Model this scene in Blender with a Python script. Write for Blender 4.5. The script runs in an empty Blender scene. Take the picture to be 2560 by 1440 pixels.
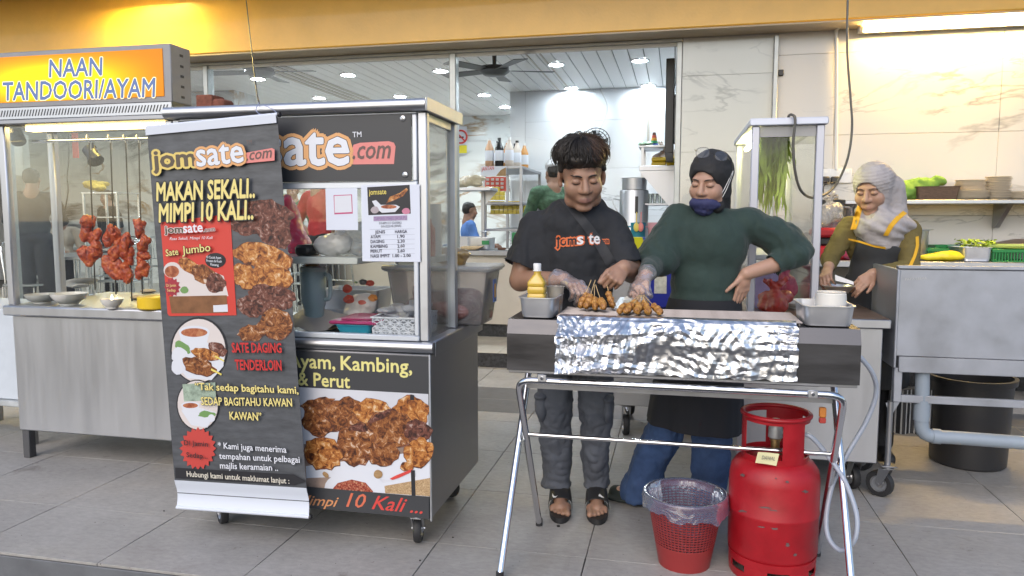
import bpy, bmesh, math, random
import numpy as np
from mathutils import Vector, Matrix
sc = bpy.context.scene
COL = sc.collection
random.seed(7)

# ------------------------------------------------------------ camera, sky, sun, exposure
CAM_H = 1.30
YAW, PITCH = math.radians(12.5), math.radians(5.4)
LENS_PX = 1850.0
cam_d = bpy.data.cameras.new('camera')
cam_d.sensor_width = 36.0
cam_d.lens = LENS_PX / 2560 * 36.0
cam_d.clip_start = 0.05
cam_d.clip_end = 2000
cam = bpy.data.objects.new('camera', cam_d)
cam.location = (0, 0, CAM_H)
cam.rotation_euler = (math.radians(90) - PITCH, 0, YAW)
COL.objects.link(cam)
sc.camera = cam

world = bpy.data.worlds.new('World')
sc.world = world
world.use_nodes = True
wn, wl = world.node_tree.nodes, world.node_tree.links
SUN_EL, SUN_AZ = math.radians(38), math.radians(192)
sky = wn.new('ShaderNodeTexSky')
sky.sky_type = 'NISHITA'
sky.sun_disc = False
sky.sun_elevation = SUN_EL
sky.sun_rotation = SUN_AZ
sky.air_density = 1.0
sky.dust_density = 2.0
wl.new(sky.outputs['Color'], wn['Background'].inputs['Color'])
wn['Background'].inputs['Strength'].default_value = 0.15
sun_d = bpy.data.lights.new('sun', 'SUN')
sun_d.energy = 0.55
sun_d.angle = math.radians(75)
sun_d.color = (1.0, 0.96, 0.92)
sun = bpy.data.objects.new('sun', sun_d)
sun.rotation_euler = (math.radians(90) - SUN_EL, 0, -(SUN_AZ - math.radians(180)))
COL.objects.link(sun)
sc.view_settings.view_transform = 'Standard'
sc.view_settings.look = 'None'
sc.view_settings.gamma = 1
sc.view_settings.use_curve_mapping = False
sc.view_settings.exposure = 0.62
sc.cycles.use_denoising = True
sc.cycles.denoiser = 'OPENIMAGEDENOISE'
sc.cycles.max_bounces = 8
sc.cycles.diffuse_bounces = 4
sc.cycles.glossy_bounces = 4
sc.cycles.transparent_max_bounces = 24
sc.cycles.sample_clamp_indirect = 8
sc.cycles.caustics_reflective = False
sc.cycles.caustics_refractive = False

# ------------------------------------------------------------ measuring the place from the camera's survey
_d = np.array([-math.sin(YAW) * math.cos(PITCH), math.cos(YAW) * math.cos(PITCH), -math.sin(PITCH)])
_r = np.array([math.cos(YAW), math.sin(YAW), 0.0])
_u = np.cross(_r, _d)
def _ray(u, v): return _d * LENS_PX + _r * (u - 1280) + _u * (720 - v)
def at(u, v, y):
    q = _ray(u, v); t = y / q[1]
    return Vector((q[0] * t, y, CAM_H + q[2] * t))
def atz(u, v, z):
    q = _ray(u, v); t = (z - CAM_H) / q[2]
    return Vector((q[0] * t, q[1] * t, z))

# ------------------------------------------------------------ materials
def _ramp(n, stops):
    r = n.new('ShaderNodeValToRGB')
    e = r.color_ramp.elements
    while len(e) < len(stops): e.new(0.5)
    for i, (p, c) in enumerate(stops):
        e[i].position = p; e[i].color = (*c, 1) if len(c) == 3 else c
    return r
_MC = {}
def mat(name, col, rough=0.5, metal=0.0, var=0.0, vscale=8.0, bump=0.0, bscale=120.0, stretch=(1, 1, 1), spec=0.5, emit=None, estr=0.0,
        alpha=1.0, trans=0.0, sss=0.0, coat=0.0, rvar=0.0, sheen=0.0, wear=None, wearscale=40, wearat=0.66):
    if name in _MC: return _MC[name]
    m = bpy.data.materials.new(name); m.use_nodes = True
    n, l = m.node_tree.nodes, m.node_tree.links
    b = n['Principled BSDF']
    b.inputs['Base Color'].default_value = (*col, 1)
    b.inputs['Roughness'].default_value = rough
    b.inputs['Metallic'].default_value = metal
    b.inputs['Specular IOR Level'].default_value = spec
    b.inputs['Alpha'].default_value = alpha
    b.inputs['Transmission Weight'].default_value = trans
    if coat: b.inputs['Coat Weight'].default_value = coat
    if sheen: b.inputs['Sheen Weight'].default_value = sheen
    if sss:
        b.inputs['Subsurface Weight'].default_value = sss
        b.inputs['Subsurface Radius'].default_value = (0.01, 0.004, 0.002)
    if emit:
        b.inputs['Emission Color'].default_value = (*emit, 1); b.inputs['Emission Strength'].default_value = estr
    if var or bump or rvar:
        tc = n.new('ShaderNodeTexCoord'); mp = n.new('ShaderNodeMapping'); mp.inputs['Scale'].default_value = stretch
        l.new(tc.outputs['Object'], mp.inputs['Vector'])
    if var or rvar:
        t = n.new('ShaderNodeTexNoise'); t.inputs['Scale'].default_value = vscale; t.inputs['Detail'].default_value = 6
        t.inputs['Roughness'].default_value = 0.62
        l.new(mp.outputs['Vector'], t.inputs['Vector'])
        if var:
            r = _ramp(n, [(0.28, tuple(max(0, c * (1 - var)) for c in col)), (0.72, tuple(min(1, c * (1 + var)) for c in col))])
            l.new(t.outputs['Fac'], r.inputs['Fac']); l.new(r.outputs['Color'], b.inputs['Base Color'])
        if rvar:
            mr = n.new('ShaderNodeMapRange'); mr.inputs['To Min'].default_value = max(0, rough - rvar); mr.inputs['To Max'].default_value = rough + rvar
            mr.inputs['From Min'].default_value = 0.3; mr.inputs['From Max'].default_value = 0.7
            l.new(t.outputs['Fac'], mr.inputs['Value']); l.new(mr.outputs['Result'], b.inputs['Roughness'])
    if wear:
        if not (var or rvar or bump):
            tc = n.new('ShaderNodeTexCoord'); mp = n.new('ShaderNodeMapping'); l.new(tc.outputs['Object'], mp.inputs['Vector'])
        t3 = n.new('ShaderNodeTexNoise'); t3.inputs['Scale'].default_value = wearscale; t3.inputs['Detail'].default_value = 9; t3.inputs['Roughness'].default_value = 0.7
        l.new(mp.outputs['Vector'], t3.inputs['Vector'])
        r3 = _ramp(n, [(wearat, (0, 0, 0)), (wearat + 0.03, (1, 1, 1))]); l.new(t3.outputs['Fac'], r3.inputs['Fac'])
        mw = n.new('ShaderNodeMix'); mw.data_type = 'RGBA'; l.new(r3.outputs['Color'], mw.inputs[0])
        src = b.inputs['Base Color'].links[0].from_socket if b.inputs['Base Color'].links else None
        if src: l.new(src, mw.inputs[6])
        else: mw.inputs[6].default_value = (*col, 1)
        mw.inputs[7].default_value = (*wear, 1); l.new(mw.outputs[2], b.inputs['Base Color'])
    if bump:
        t2 = n.new('ShaderNodeTexNoise'); t2.inputs['Scale'].default_value = bscale; t2.inputs['Detail'].default_value = 3
        l.new(mp.outputs['Vector'], t2.inputs['Vector'])
        bp = n.new('ShaderNodeBump'); bp.inputs['Strength'].default_value = bump; bp.inputs['Distance'].default_value = 0.004
        l.new(t2.outputs['Fac'], bp.inputs['Height']); l.new(bp.outputs['Normal'], b.inputs['Normal'])
    _MC[name] = m
    return m

def thin_film(name, tint=(1, 1, 1), base=0.03, rough=0.03, milk=0.0, milkcol=(0.9, 0.9, 0.9), wrinkle=0.0, wscale=30.0, fres=1.0):
    """window glass, cling film, plastic bag: see-through sheet with fresnel reflection and an optional milky share"""
    if name in _MC: return _MC[name]
    m = bpy.data.materials.new(name); m.use_nodes = True
    n, l = m.node_tree.nodes, m.node_tree.links
    n.remove(n['Principled BSDF'])
    out = n['Material Output']
    tr = n.new('ShaderNodeBsdfTransparent'); tr.inputs['Color'].default_value = (*tint, 1)
    gl = n.new('ShaderNodeBsdfGlossy'); gl.inputs['Roughness'].default_value = rough
    lw = n.new('ShaderNodeLayerWeight'); lw.inputs['Blend'].default_value = 0.25
    ma = n.new('ShaderNodeMath'); ma.operation = 'MULTIPLY_ADD'; ma.inputs[1].default_value = fres; ma.inputs[2].default_value = base
    ma.use_clamp = True
    l.new(lw.outputs['Fresnel'], ma.inputs[0])
    mx = n.new('ShaderNodeMixShader')
    l.new(ma.outputs[0], mx.inputs[0]); l.new(tr.outputs[0], mx.inputs[1]); l.new(gl.outputs[0], mx.inputs[2])
    last = mx
    if wrinkle:
        tc = n.new('ShaderNodeTexCoord'); t = n.new('ShaderNodeTexNoise'); t.inputs['Scale'].default_value = wscale; t.inputs['Distortion'].default_value = 1.5
        l.new(tc.outputs['Object'], t.inputs['Vector'])
        bp = n.new('ShaderNodeBump'); bp.inputs['Strength'].default_value = wrinkle; bp.inputs['Distance'].default_value = 0.02
        l.new(t.outputs['Fac'], bp.inputs['Height']); l.new(bp.outputs['Normal'], gl.inputs['Normal'])
        l.new(bp.outputs['Normal'], lw.inputs['Normal'])
    if milk:
        df = n.new('ShaderNodeBsdfDiffuse'); df.inputs['Color'].default_value = (*milkcol, 1)
        tl = n.new('ShaderNodeBsdfTranslucent'); tl.inputs['Color'].default_value = (*milkcol, 1)
        ad = n.new('ShaderNodeMixShader'); ad.inputs[0].default_value = 0.4
        l.new(df.outputs[0], ad.inputs[1]); l.new(tl.outputs[0], ad.inputs[2])
        m2 = n.new('ShaderNodeMixShader'); m2.inputs[0].default_value = milk
        l.new(mx.outputs[0], m2.inputs[1]); l.new(ad.outputs[0], m2.inputs[2])
        last = m2
    l.new(last.outputs[0], out.inputs['Surface'])
    _MC[name] = m
    return m

def marble(name, base, vein, scale=1.2, width=0.03, second=None, rough=0.18, rot=0.6, warm=None):
    if name in _MC: return _MC[name]
    m = bpy.data.materials.new(name); m.use_nodes = True
    n, l = m.node_tree.nodes, m.node_tree.links
    b = n['Principled BSDF']; b.inputs['Roughness'].default_value = rough
    ge = n.new('ShaderNodeNewGeometry'); mp = n.new('ShaderNodeMapping')
    mp.inputs['Rotation'].default_value = (0, rot, 0); mp.inputs['Scale'].default_value = (0.45, 1, 1.25)
    l.new(ge.outputs['Position'], mp.inputs['Vector'])
    cur = None
    for i, (sc_, w, c) in enumerate([(scale, width, vein)] + ([(scale * 1.9, width * 0.7, second)] if second else [])):
        t = n.new('ShaderNodeTexNoise'); t.inputs['Scale'].default_value = sc_; t.inputs['Detail'].default_value = 7
        t.inputs['Roughness'].default_value = 0.55; t.inputs['Distortion'].default_value = 0.6
        l.new(mp.outputs['Vector'], t.inputs['Vector'])
        s = n.new('ShaderNodeMath'); s.operation = 'SUBTRACT'; s.inputs[1].default_value = 0.5 + 0.03 * i
        a = n.new('ShaderNodeMath'); a.operation = 'ABSOLUTE'
        r = n.new('ShaderNodeMapRange'); r.inputs['From Max'].default_value = w; r.inputs['To Min'].default_value = 1; r.inputs['To Max'].default_value = 0
        l.new(t.outputs['Fac'], s.inputs[0]); l.new(s.outputs[0], a.inputs[0]); l.new(a.outputs[0], r.inputs['Value'])
        g = n.new('ShaderNodeTexNoise'); g.inputs['Scale'].default_value = sc_ * 1.1; g.inputs['Detail'].default_value = 2
        l.new(ge.outputs['Position'], g.inputs['Vector'])
        gr = n.new('ShaderNodeMapRange'); gr.inputs['From Min'].default_value = 0.42; gr.inputs['From Max'].default_value = 0.62
        l.new(g.outputs['Fac'], gr.inputs['Value'])
        mu = n.new('ShaderNodeMath'); mu.operation = 'MULTIPLY'
        l.new(r.outputs['Result'], mu.inputs[0]); l.new(gr.outputs['Result'], mu.inputs[1])
        mx = n.new('ShaderNodeMix'); mx.data_type = 'RGBA'
        l.new(mu.outputs[0], mx.inputs[0])
        if cur is None: mx.inputs[6].default_value = (*base, 1)
        else: l.new(cur, mx.inputs[6])
        mx.inputs[7].default_value = (*c, 1)
        cur = mx.outputs[2]
    l.new(cur, b.inputs['Base Color'])
    _MC[name] = m
    return m

def meat(name, cols, scale=30.0, rough=0.35, bump=0.6):
    """roasted meat: clumpy browns (also used flat, as the print on the posters)"""
    if name in _MC: return _MC[name]
    m = bpy.data.materials.new(name); m.use_nodes = True
    n, l = m.node_tree.nodes, m.node_tree.links
    b = n['Principled BSDF']; b.inputs['Roughness'].default_value = rough
    tc = n.new('ShaderNodeTexCoord')
    t = n.new('ShaderNodeTexNoise'); t.inputs['Scale'].default_value = scale; t.inputs['Detail'].default_value = 8
    t.inputs['Roughness'].default_value = 0.68; t.inputs['Distortion'].default_value = 0.8
    l.new(tc.outputs['Object'], t.inputs['Vector'])
    k = len(cols)
    r = _ramp(n, [(0.35 + 0.30 * i / (k - 1), c) for i, c in enumerate(cols)])
    l.new(t.outputs['Fac'], r.inputs['Fac']); l.new(r.outputs['Color'], b.inputs['Base Color'])
    if bump:
        bp = n.new('ShaderNodeBump'); bp.inputs['Strength'].default_value = bump; bp.inputs['Distance'].default_value = 0.006
        l.new(t.outputs['Fac'], bp.inputs['Height']); l.new(bp.outputs['Normal'], b.inputs['Normal'])
    _MC[name] = m
    return m

def glow(name, col, strength):
    return mat(name, (0.8, 0.8, 0.8), 0.5, emit=col, estr=strength)

STEEL = mat('brushed_steel', (0.56, 0.57, 0.60), 0.40, 1.0, var=0.03, vscale=2.2, bump=0.02, bscale=60, stretch=(7, 1, 0.6), rvar=0.05)
STEEL_D = mat('dull_steel', (0.36, 0.365, 0.385), 0.42, 1.0, var=0.06, vscale=3, bump=0.03, bscale=60, stretch=(8, 8, 0.5), rvar=0.06)
CHROME = mat('polished_tube', (0.74, 0.75, 0.78), 0.14, 1.0, rvar=0.06, vscale=20)
ALU = mat('aluminium_section', (0.55, 0.57, 0.60), 0.42, 0.75, var=0.08, vscale=12, rvar=0.08)
RUBBER = mat('black_rubber', (0.022, 0.022, 0.024), 0.6, var=0.3, vscale=30)
GLASS = thin_film('clear_glass', (0.985, 0.995, 0.99), 0.012, 0.02, fres=0.55)
WHITE_P = mat('white_plastic', (0.74, 0.74, 0.74), 0.35)
BLACK_P = mat('black_plastic', (0.025, 0.025, 0.028), 0.4)
CERAMIC = mat('white_ceramic', (0.76, 0.74, 0.70), 0.15, coat=0.3)
WOOD = mat('bamboo', (0.62, 0.44, 0.22), 0.6, var=0.15, vscale=40)

# ------------------------------------------------------------ mesh helpers
class MB:
    def __init__(s): s.v = []; s.f = []; s.m = []
    def add(s, vs, fs, mi=0):
        o = len(s.v); s.v += [tuple(p) for p in vs]; s.f += [tuple(i + o for i in f) for f in fs]; s.m += [mi] * len(fs); return s
    def box(s, a, b, bev=0.0, mi=0, rot=None, pivot=None):
        a, b = [min(p, q) for p, q in zip(a, b)], [max(p, q) for p, q in zip(a, b)]
        bev = min(bev, min(q - p for p, q in zip(a, b)) * 0.45)
        vs, fs = [], []
        if bev <= 0:
            vs = [(x, y, z) for x in (a[0], b[0]) for y in (a[1], b[1]) for z in (a[2], b[2])]
            fs = [(0, 1, 3, 2), (4, 6, 7, 5), (0, 4, 5, 1), (2, 3, 7, 6), (0, 2, 6, 4), (1, 5, 7, 3)]
        else:
            idx = {}
            for i in (0, 1):
                for j in (0, 1):
                    for k in (0, 1):
                        c = (i, j, k)
                        for ax in range(3):
                            p = [(a[q] if c[q] == 0 else b[q]) for q in range(3)]
                            for q in range(3):
                                if q != ax: p[q] += bev if c[q] == 0 else -bev
                            idx[c, ax] = len(vs); vs.append(p)
            for ax in range(3):
                o1, o2 = [q for q in range(3) if q != ax]
                for sd in (0, 1):
                    f = []
                    for (p, q) in ((0, 0), (1, 0), (1, 1), (0, 1)):
                        c = [0, 0, 0]; c[ax] = sd; c[o1] = p; c[o2] = q; f.append(idx[tuple(c), ax])
                    fs.append(f)
                for p in (0, 1):
                    for q in (0, 1):
                        c1 = [0, 0, 0]; c1[o1] = p; c1[o2] = q; c2 = list(c1); c2[ax] = 1
                        fs.append([idx[tuple(c1), o1], idx[tuple(c2), o1], idx[tuple(c2), o2], idx[tuple(c1), o2]])
            for i in (0, 1):
                for j in (0, 1):
                    for k in (0, 1): fs.append([idx[(i, j, k), 0], idx[(i, j, k), 1], idx[(i, j, k), 2]])
        if rot is not None:
            pv = Vector(pivot) if pivot is not None else (Vector(a) + Vector(b)) / 2
            vs = [rot @ (Vector(p) - pv) + pv for p in vs]
        return s.add(vs, fs, mi)
    def tube(s, path, r, n=8, mi=0, caps=True, closed=False):
        P = [Vector(p) for p in path]; N = len(P)
        R = r if isinstance(r, (list, tuple)) else [r] * N
        vs, fs = [], []
        up = None
        for i in range(N):
            if closed: t = P[(i + 1) % N] - P[i - 1]
            else: t = P[min(i + 1, N - 1)] - P[max(i - 1, 0)]
            if t.length < 1e-9: t = Vector((0, 0, 1))
            t.normalize()
            if up is None:
                up = Vector((0, 0, 1)) if abs(t.z) < 0.9 else Vector((1, 0, 0))
            a = t.cross(up)
            if a.length < 1e-6: a = t.cross(Vector((0.3, 0.9, 0.2)))
            a.normalize(); b = t.cross(a); up = a.cross(t)
            for k in range(n):
                w = 2 * math.pi * k / n
                vs.append(P[i] + (a * math.cos(w) + b * math.sin(w)) * R[i])
        M = N if closed else N - 1
        for i in range(M):
            for k in range(n):
                j = (i + 1) % N
                fs.append((i * n + k, i * n + (k + 1) % n, j * n + (k + 1) % n, j * n + k))
        if caps and not closed:
            fs.append(tuple(range(n))); fs.append(tuple((N - 1) * n + k for k in range(n)))
        return s.add(vs, fs, mi)
    def cyl(s, p0, p1, r, n=14, mi=0, r1=None): return s.tube([p0, p1], [r, r if r1 is None else r1], n, mi)
    def lathe(s, prof, c, n=24, mi=0, axis=None, closed=False, sx=1.0, sy=1.0):
        c = Vector(c); vs, fs = [], []
        for (r, z) in prof:
            for k in range(n):
                w = 2 * math.pi * k / n
                p = Vector((r * math.cos(w) * sx, r * math.sin(w) * sy, z))
                if axis is not None: p = axis @ p
                vs.append(c + p)
        L = len(prof)
        for i in range(L if closed else L - 1):
            j = (i + 1) % L
            for k in range(n): fs.append((i * n + k, i * n + (k + 1) % n, j * n + (k + 1) % n, j * n + k))
        if not closed:
            if prof[0][0] > 1e-5: fs.append(tuple(range(n)))
            if prof[-1][0] > 1e-5: fs.append(tuple((L - 1) * n + k for k in range(n)))
        return s.add(vs, fs, mi)
    def ell(s, c, r, n=14, m=9, mi=0, rot=None, jit=0.0, rnd=random):
        c = Vector(c); vs, fs = [], []
        for i in range(m + 1):
            th = math.pi * i / m
            for k in range(n):
                w = 2 * math.pi * k / n
                q = 1 + (rnd.uniform(-jit, jit) if jit else 0)
                p = Vector((r[0] * math.sin(th) * math.cos(w) * q, r[1] * math.sin(th) * math.sin(w) * q, r[2] * math.cos(th) * q))
                if rot is not None: p = rot @ p
                vs.append(c + p)
        for i in range(m):
            for k in range(n): fs.append((i * n + k, i * n + (k + 1) % n, (i + 1) * n + (k + 1) % n, (i + 1) * n + k))
        return s.add(vs, fs, mi)
    def prism(s, poly, ext, mi=0):
        P = [Vector(p) for p in poly]; e = Vector(ext); n = len(P)
        return s.add(P + [p + e for p in P], [tuple(range(n)), tuple(range(2 * n - 1, n - 1, -1))] + [(i, (i + 1) % n, n + (i + 1) % n, n + i) for i in range(n)], mi)
    def face(s, poly, mi=0): return s.add(poly, [tuple(range(len(poly)))], mi)
    def grid(s, fn, nu, nv, mi=0):
        vs = [fn(i / nu, j / nv) for j in range(nv + 1) for i in range(nu + 1)]
        w = nu + 1
        return s.add(vs, [(j * w + i, j * w + i + 1, (j + 1) * w + i + 1, (j + 1) * w + i) for j in range(nv) for i in range(nu)], mi)
    def sheet(s, fn, nu, nv, th, mi=0):
        """a thin closed sheet: fn(s,t) plus the same surface shifted by th"""
        th = Vector(th); w = nu + 1; k = w * (nv + 1)
        A = [Vector(fn(i / nu, j / nv)) for j in range(nv + 1) for i in range(nu + 1)]
        fs = []
        for j in range(nv):
            for i in range(nu):
                q = (j * w + i, j * w + i + 1, (j + 1) * w + i + 1, (j + 1) * w + i)
                fs.append(q); fs.append(tuple(k + x for x in reversed(q)))
        rim = [i for i in range(w)] + [j * w + nu for j in range(1, nv + 1)] + [nv * w + i for i in range(nu - 1, -1, -1)] + [j * w for j in range(nv - 1, 0, -1)]
        for a, b in zip(rim, rim[1:] + rim[:1]): fs.append((a, b, k + b, k + a))
        return s.add(A + [p + th for p in A], fs, mi)
    def build(s, name, mats, parent=None, loc=None, ang=38, fix=True, mesh_only=False):
        o = Vector(loc) if loc is not None else (ORG.get(parent.name, Vector()) if parent is not None else Vector())
        me = bpy.data.meshes.new(name)
        me.from_pydata([(p[0] - o.x, p[1] - o.y, p[2] - o.z) for p in s.v], [], s.f)
        if fix:
            bm = bmesh.new(); bm.from_mesh(me); bmesh.ops.recalc_face_normals(bm, faces=bm.faces); bm.to_mesh(me); bm.free()
        for m in (mats if isinstance(mats, (list, tuple)) else [mats]): me.materials.append(m)
        if any(s.m): me.polygons.foreach_set('material_index', s.m)
        if ang:
            me.polygons.foreach_set('use_smooth', [True] * len(me.polygons))
            if ang < 180: me.set_sharp_from_angle(angle=math.radians(ang))
        me.update()
        ob = bpy.data.objects.new(name, me); COL.objects.link(ob)
        if parent is not None:
            ob.parent = parent; ORG[ob.name] = ORG.get(parent.name, Vector())
        else:
            ob.location = o; ORG[ob.name] = o
        return ob
ORG = {}
def tag(o, label=None, cat=None, group=None, kind=None):
    if label: o['label'] = label
    if cat: o['category'] = cat
    if group: o['group'] = group
    if kind: o['kind'] = kind
    return o
def thing(name, label, cat, loc=(0, 0, 0), group=None):
    o = bpy.data.objects.new(name, None); COL.objects.link(o); o.location = loc; o.empty_display_size = 0.1
    ORG[o.name] = Vector(loc)
    return tag(o, label, cat, group)
def copy_tree(o, loc=None, rotz=None, label=None, parent=None):
    c = o.copy(); COL.objects.link(c)
    if parent is not None: c.parent = parent
    if loc is not None: c.location = loc; ORG[c.name] = Vector(loc)
    if rotz is not None: c.rotation_euler = (0, 0, rotz)
    if label: c['label'] = label
    for ch in list(o.children): copy_tree(ch, parent=c)
    return c
def piece(proto, parent, loc, scale=None, rot=None):
    """one more alike piece sharing the mesh of the first"""
    c = proto.copy(); COL.objects.link(c); c.parent = parent
    c.location = Vector(loc) - ORG.get(parent.name, Vector())
    if scale: c.scale = scale
    if rot: c.rotation_euler = rot
    return c

# ------------------------------------------------------------ lettering
_GC = {}
def glyphs(s, bold=0.0, shear=0.0, res=2):
    k = (s, bold, shear)
    if k not in _GC:
        cu = bpy.data.curves.new('lettering', 'FONT'); cu.body = s; cu.size = 1; cu.offset = bold; cu.shear = shear; cu.resolution_u = res; cu.fill_mode = 'FRONT'
        ob = bpy.data.objects.new('lettering', cu)
        me = bpy.data.meshes.new_from_object(ob)
        _GC[k] = (np.array([tuple(v.co) for v in me.vertices]).reshape(-1, 3), [tuple(p.vertices) for p in me.polygons])
        bpy.data.objects.remove(ob); bpy.data.curves.remove(cu); bpy.data.meshes.remove(me)
    return _GC[k]
CAP = None
def text(parent, s, y, pl, pr, cap, m, bold=0.0, outline=None, shear=0.0, up=None, lift=0.0012, name='lettering', pt=at, normal=(0, -1, 0)):
    """letters lying flat on the plane y: baseline from pixel pl to pr, cap height in pixels"""
    global CAP
    if CAP is None: CAP = glyphs('H')[0][:, 1].max()
    A, B = pt(*pl, y), pt(*pr, y)
    R = B - A; w = R.length; R.normalize()
    N = Vector(normal)
    U = Vector(up) if up is not None else N.cross(R) * 1.0
    if U.z < 0: U = -U
    U.normalize()
    h = (pt(pl[0], pl[1] - cap, y) - A).length
    v0 = glyphs(s, 0.0, shear)[0]
    x0, x1 = v0[:, 0].min(), v0[:, 0].max()
    sx, sy = w / (x1 - x0), h / CAP
    layers = [(m, bold)] + list(outline or [])
    out = []
    for i, (mm, off) in enumerate(layers):
        lf = N * (lift + 0.0005 * (len(layers) - 1 - i)); mb = MB()
        if off > 0.012:         # a wide rounded border: the letter swept round a small circle
            vv, ff = glyphs(s, 0.0, shear)
            nk = 14 if off > 0.04 else 7
            for k in range(nk):
                ox, oy = off * math.cos(k * 2 * math.pi / nk), off * math.sin(k * 2 * math.pi / nk)
                mb.add([A + R * ((p[0] + ox - x0) * sx) + U * ((p[1] + oy) * sy) + lf + N * (0.00002 * k) for p in vv], ff)
        else:
            vv, ff = glyphs(s, off, shear)
            mb.add([A + R * ((p[0] - x0) * sx) + U * (p[1] * sy) + lf for p in vv], ff)
        out.append(mb.build(name if i == 0 else 'lettering_outline', mm, parent, ang=0, fix=False))
    return out
def print_blob(pts, y, lift, pt=at, normal=(0, -1, 0)):
    return [pt(u, v, y) + Vector(normal) * lift for u, v in pts]
def blob(cu, cv, ru, rv, n=20, jit=0.1, rot=0.0, seed=0):
    r = random.Random(seed); out = []
    for k in range(n):
        w = 2 * math.pi * k / n; q = 1 + r.uniform(-jit, jit)
        x, yy = ru * math.cos(w) * q, rv * math.sin(w) * q
        out.append((cu + x * math.cos(rot) - yy * math.sin(rot), cv + x * math.sin(rot) + yy * math.cos(rot)))
    return out

# ------------------------------------------------------------ organic shapes: a blended distance field meshed with surface nets
def vnoise(P, freq, seed=0):
    q = P * freq + seed * 17.31
    i = np.floor(q).astype(np.int64); f = q - i; f = f * f * (3 - 2 * f)
    def h(a, b, c):
        n = (a * 73856093) ^ (b * 19349663) ^ (c * 83492791) ^ (seed * 2654435761)
        n = (n ^ (n >> 13)) * 1274126177
        return ((n ^ (n >> 16)) & 0xffff) / 32767.5 - 1.0
    x, y, z = i[..., 0], i[..., 1], i[..., 2]
    r = 0
    for dx in (0, 1):
        for dy in (0, 1):
            for dz in (0, 1):
                w = (f[..., 0] if dx else 1 - f[..., 0]) * (f[..., 1] if dy else 1 - f[..., 1]) * (f[..., 2] if dz else 1 - f[..., 2])
                r = r + w * h(x + dx, y + dy, z + dz)
    return r
def cap(p0, p1, r0, r1=None, k=None, sc=None): return ('c', np.array(p0, float), np.array(p1, float), r0, r0 if r1 is None else r1, k, sc)
def el(c, r, rot=None, k=None): return ('e', np.array(c, float), np.array(r, float), None if rot is None else np.array(rot.to_3x3()), k)
def cut(prim): return ('-', prim)
def _prim_d(p, X):
    if p[0] == 'c':
        _, a, b, r0, r1, k, s = p
        if s is not None:
            s = np.array(s, float); X = X * s; a = a * s; b = b * s
        ab = b - a; L = max(ab @ ab, 1e-12)
        t = np.clip(((X - a) @ ab) / L, 0, 1)
        d = np.linalg.norm(X - a - t[..., None] * ab, axis=-1) - (r0 + (r1 - r0) * t)
        return d / (s.max() if s is not None else 1)
    _, c, r, R, k = p
    q = X - c
    if R is not None: q = q @ R
    k0 = np.linalg.norm(q / r, axis=-1); k1 = np.linalg.norm(q / (r * r), axis=-1)
    return k0 * (k0 - 1) / np.maximum(k1, 1e-9)
def _prim_box(p):
    if p[0] == 'c':
        _, a, b, r0, r1, k, s = p
        r = max(r0, r1)
        e = r / np.array(s, float) if s is not None else np.array([r] * 3)
        return np.minimum(a, b) - e, np.maximum(a, b) + e
    r = p[2].max() if p[3] is not None else p[2]
    return p[1] - r, p[1] + r
def field(prims, h, k, extra=None):
    lo = np.min([_prim_box(p[1] if p[0] == '-' else p)[0] for p in prims if p[0] != '-'], axis=0) - 3 * h
    hi = np.max([_prim_box(p[1] if p[0] == '-' else p)[1] for p in prims if p[0] != '-'], axis=0) + 3 * h
    n = np.ceil((hi - lo) / h).astype(int) + 1
    F = np.full(n, 1.0)
    ax = [lo[i] + h * np.arange(n[i]) for i in range(3)]
    for p in prims:
        neg = p[0] == '-'; q = p[1] if neg else p
        kk = (q[5] if q[0] == 'c' else q[4]); kk = k if kk is None else kk
        b0, b1 = _prim_box(q); m = 2.5 * kk + 3 * h
        i0 = np.maximum(((b0 - m - lo) / h).astype(int), 0); i1 = np.minimum(((b1 + m - lo) / h).astype(int) + 2, n)
        if np.any(i1 <= i0): continue
        sl = tuple(slice(i0[i], i1[i]) for i in range(3))
        X = np.stack(np.meshgrid(*[ax[i][sl[i]] for i in range(3)], indexing='ij'), -1)
        d = _prim_d(q, X); f = F[sl]
        if neg:
            hh = np.clip(0.5 - 0.5 * (f + d) / max(kk, 1e-6), 0, 1)
            F[sl] = f * (1 - hh) + (-d) * hh + kk * hh * (1 - hh)
        else:
            hh = np.clip(0.5 + 0.5 * (f - d) / max(kk, 1e-6), 0, 1)
            F[sl] = f * (1 - hh) + d * hh - kk * hh * (1 - hh)
    if extra is not None:
        X = np.stack(np.meshgrid(*ax, indexing='ij'), -1)
        F = extra(F, X)
    return F, lo, h
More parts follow.
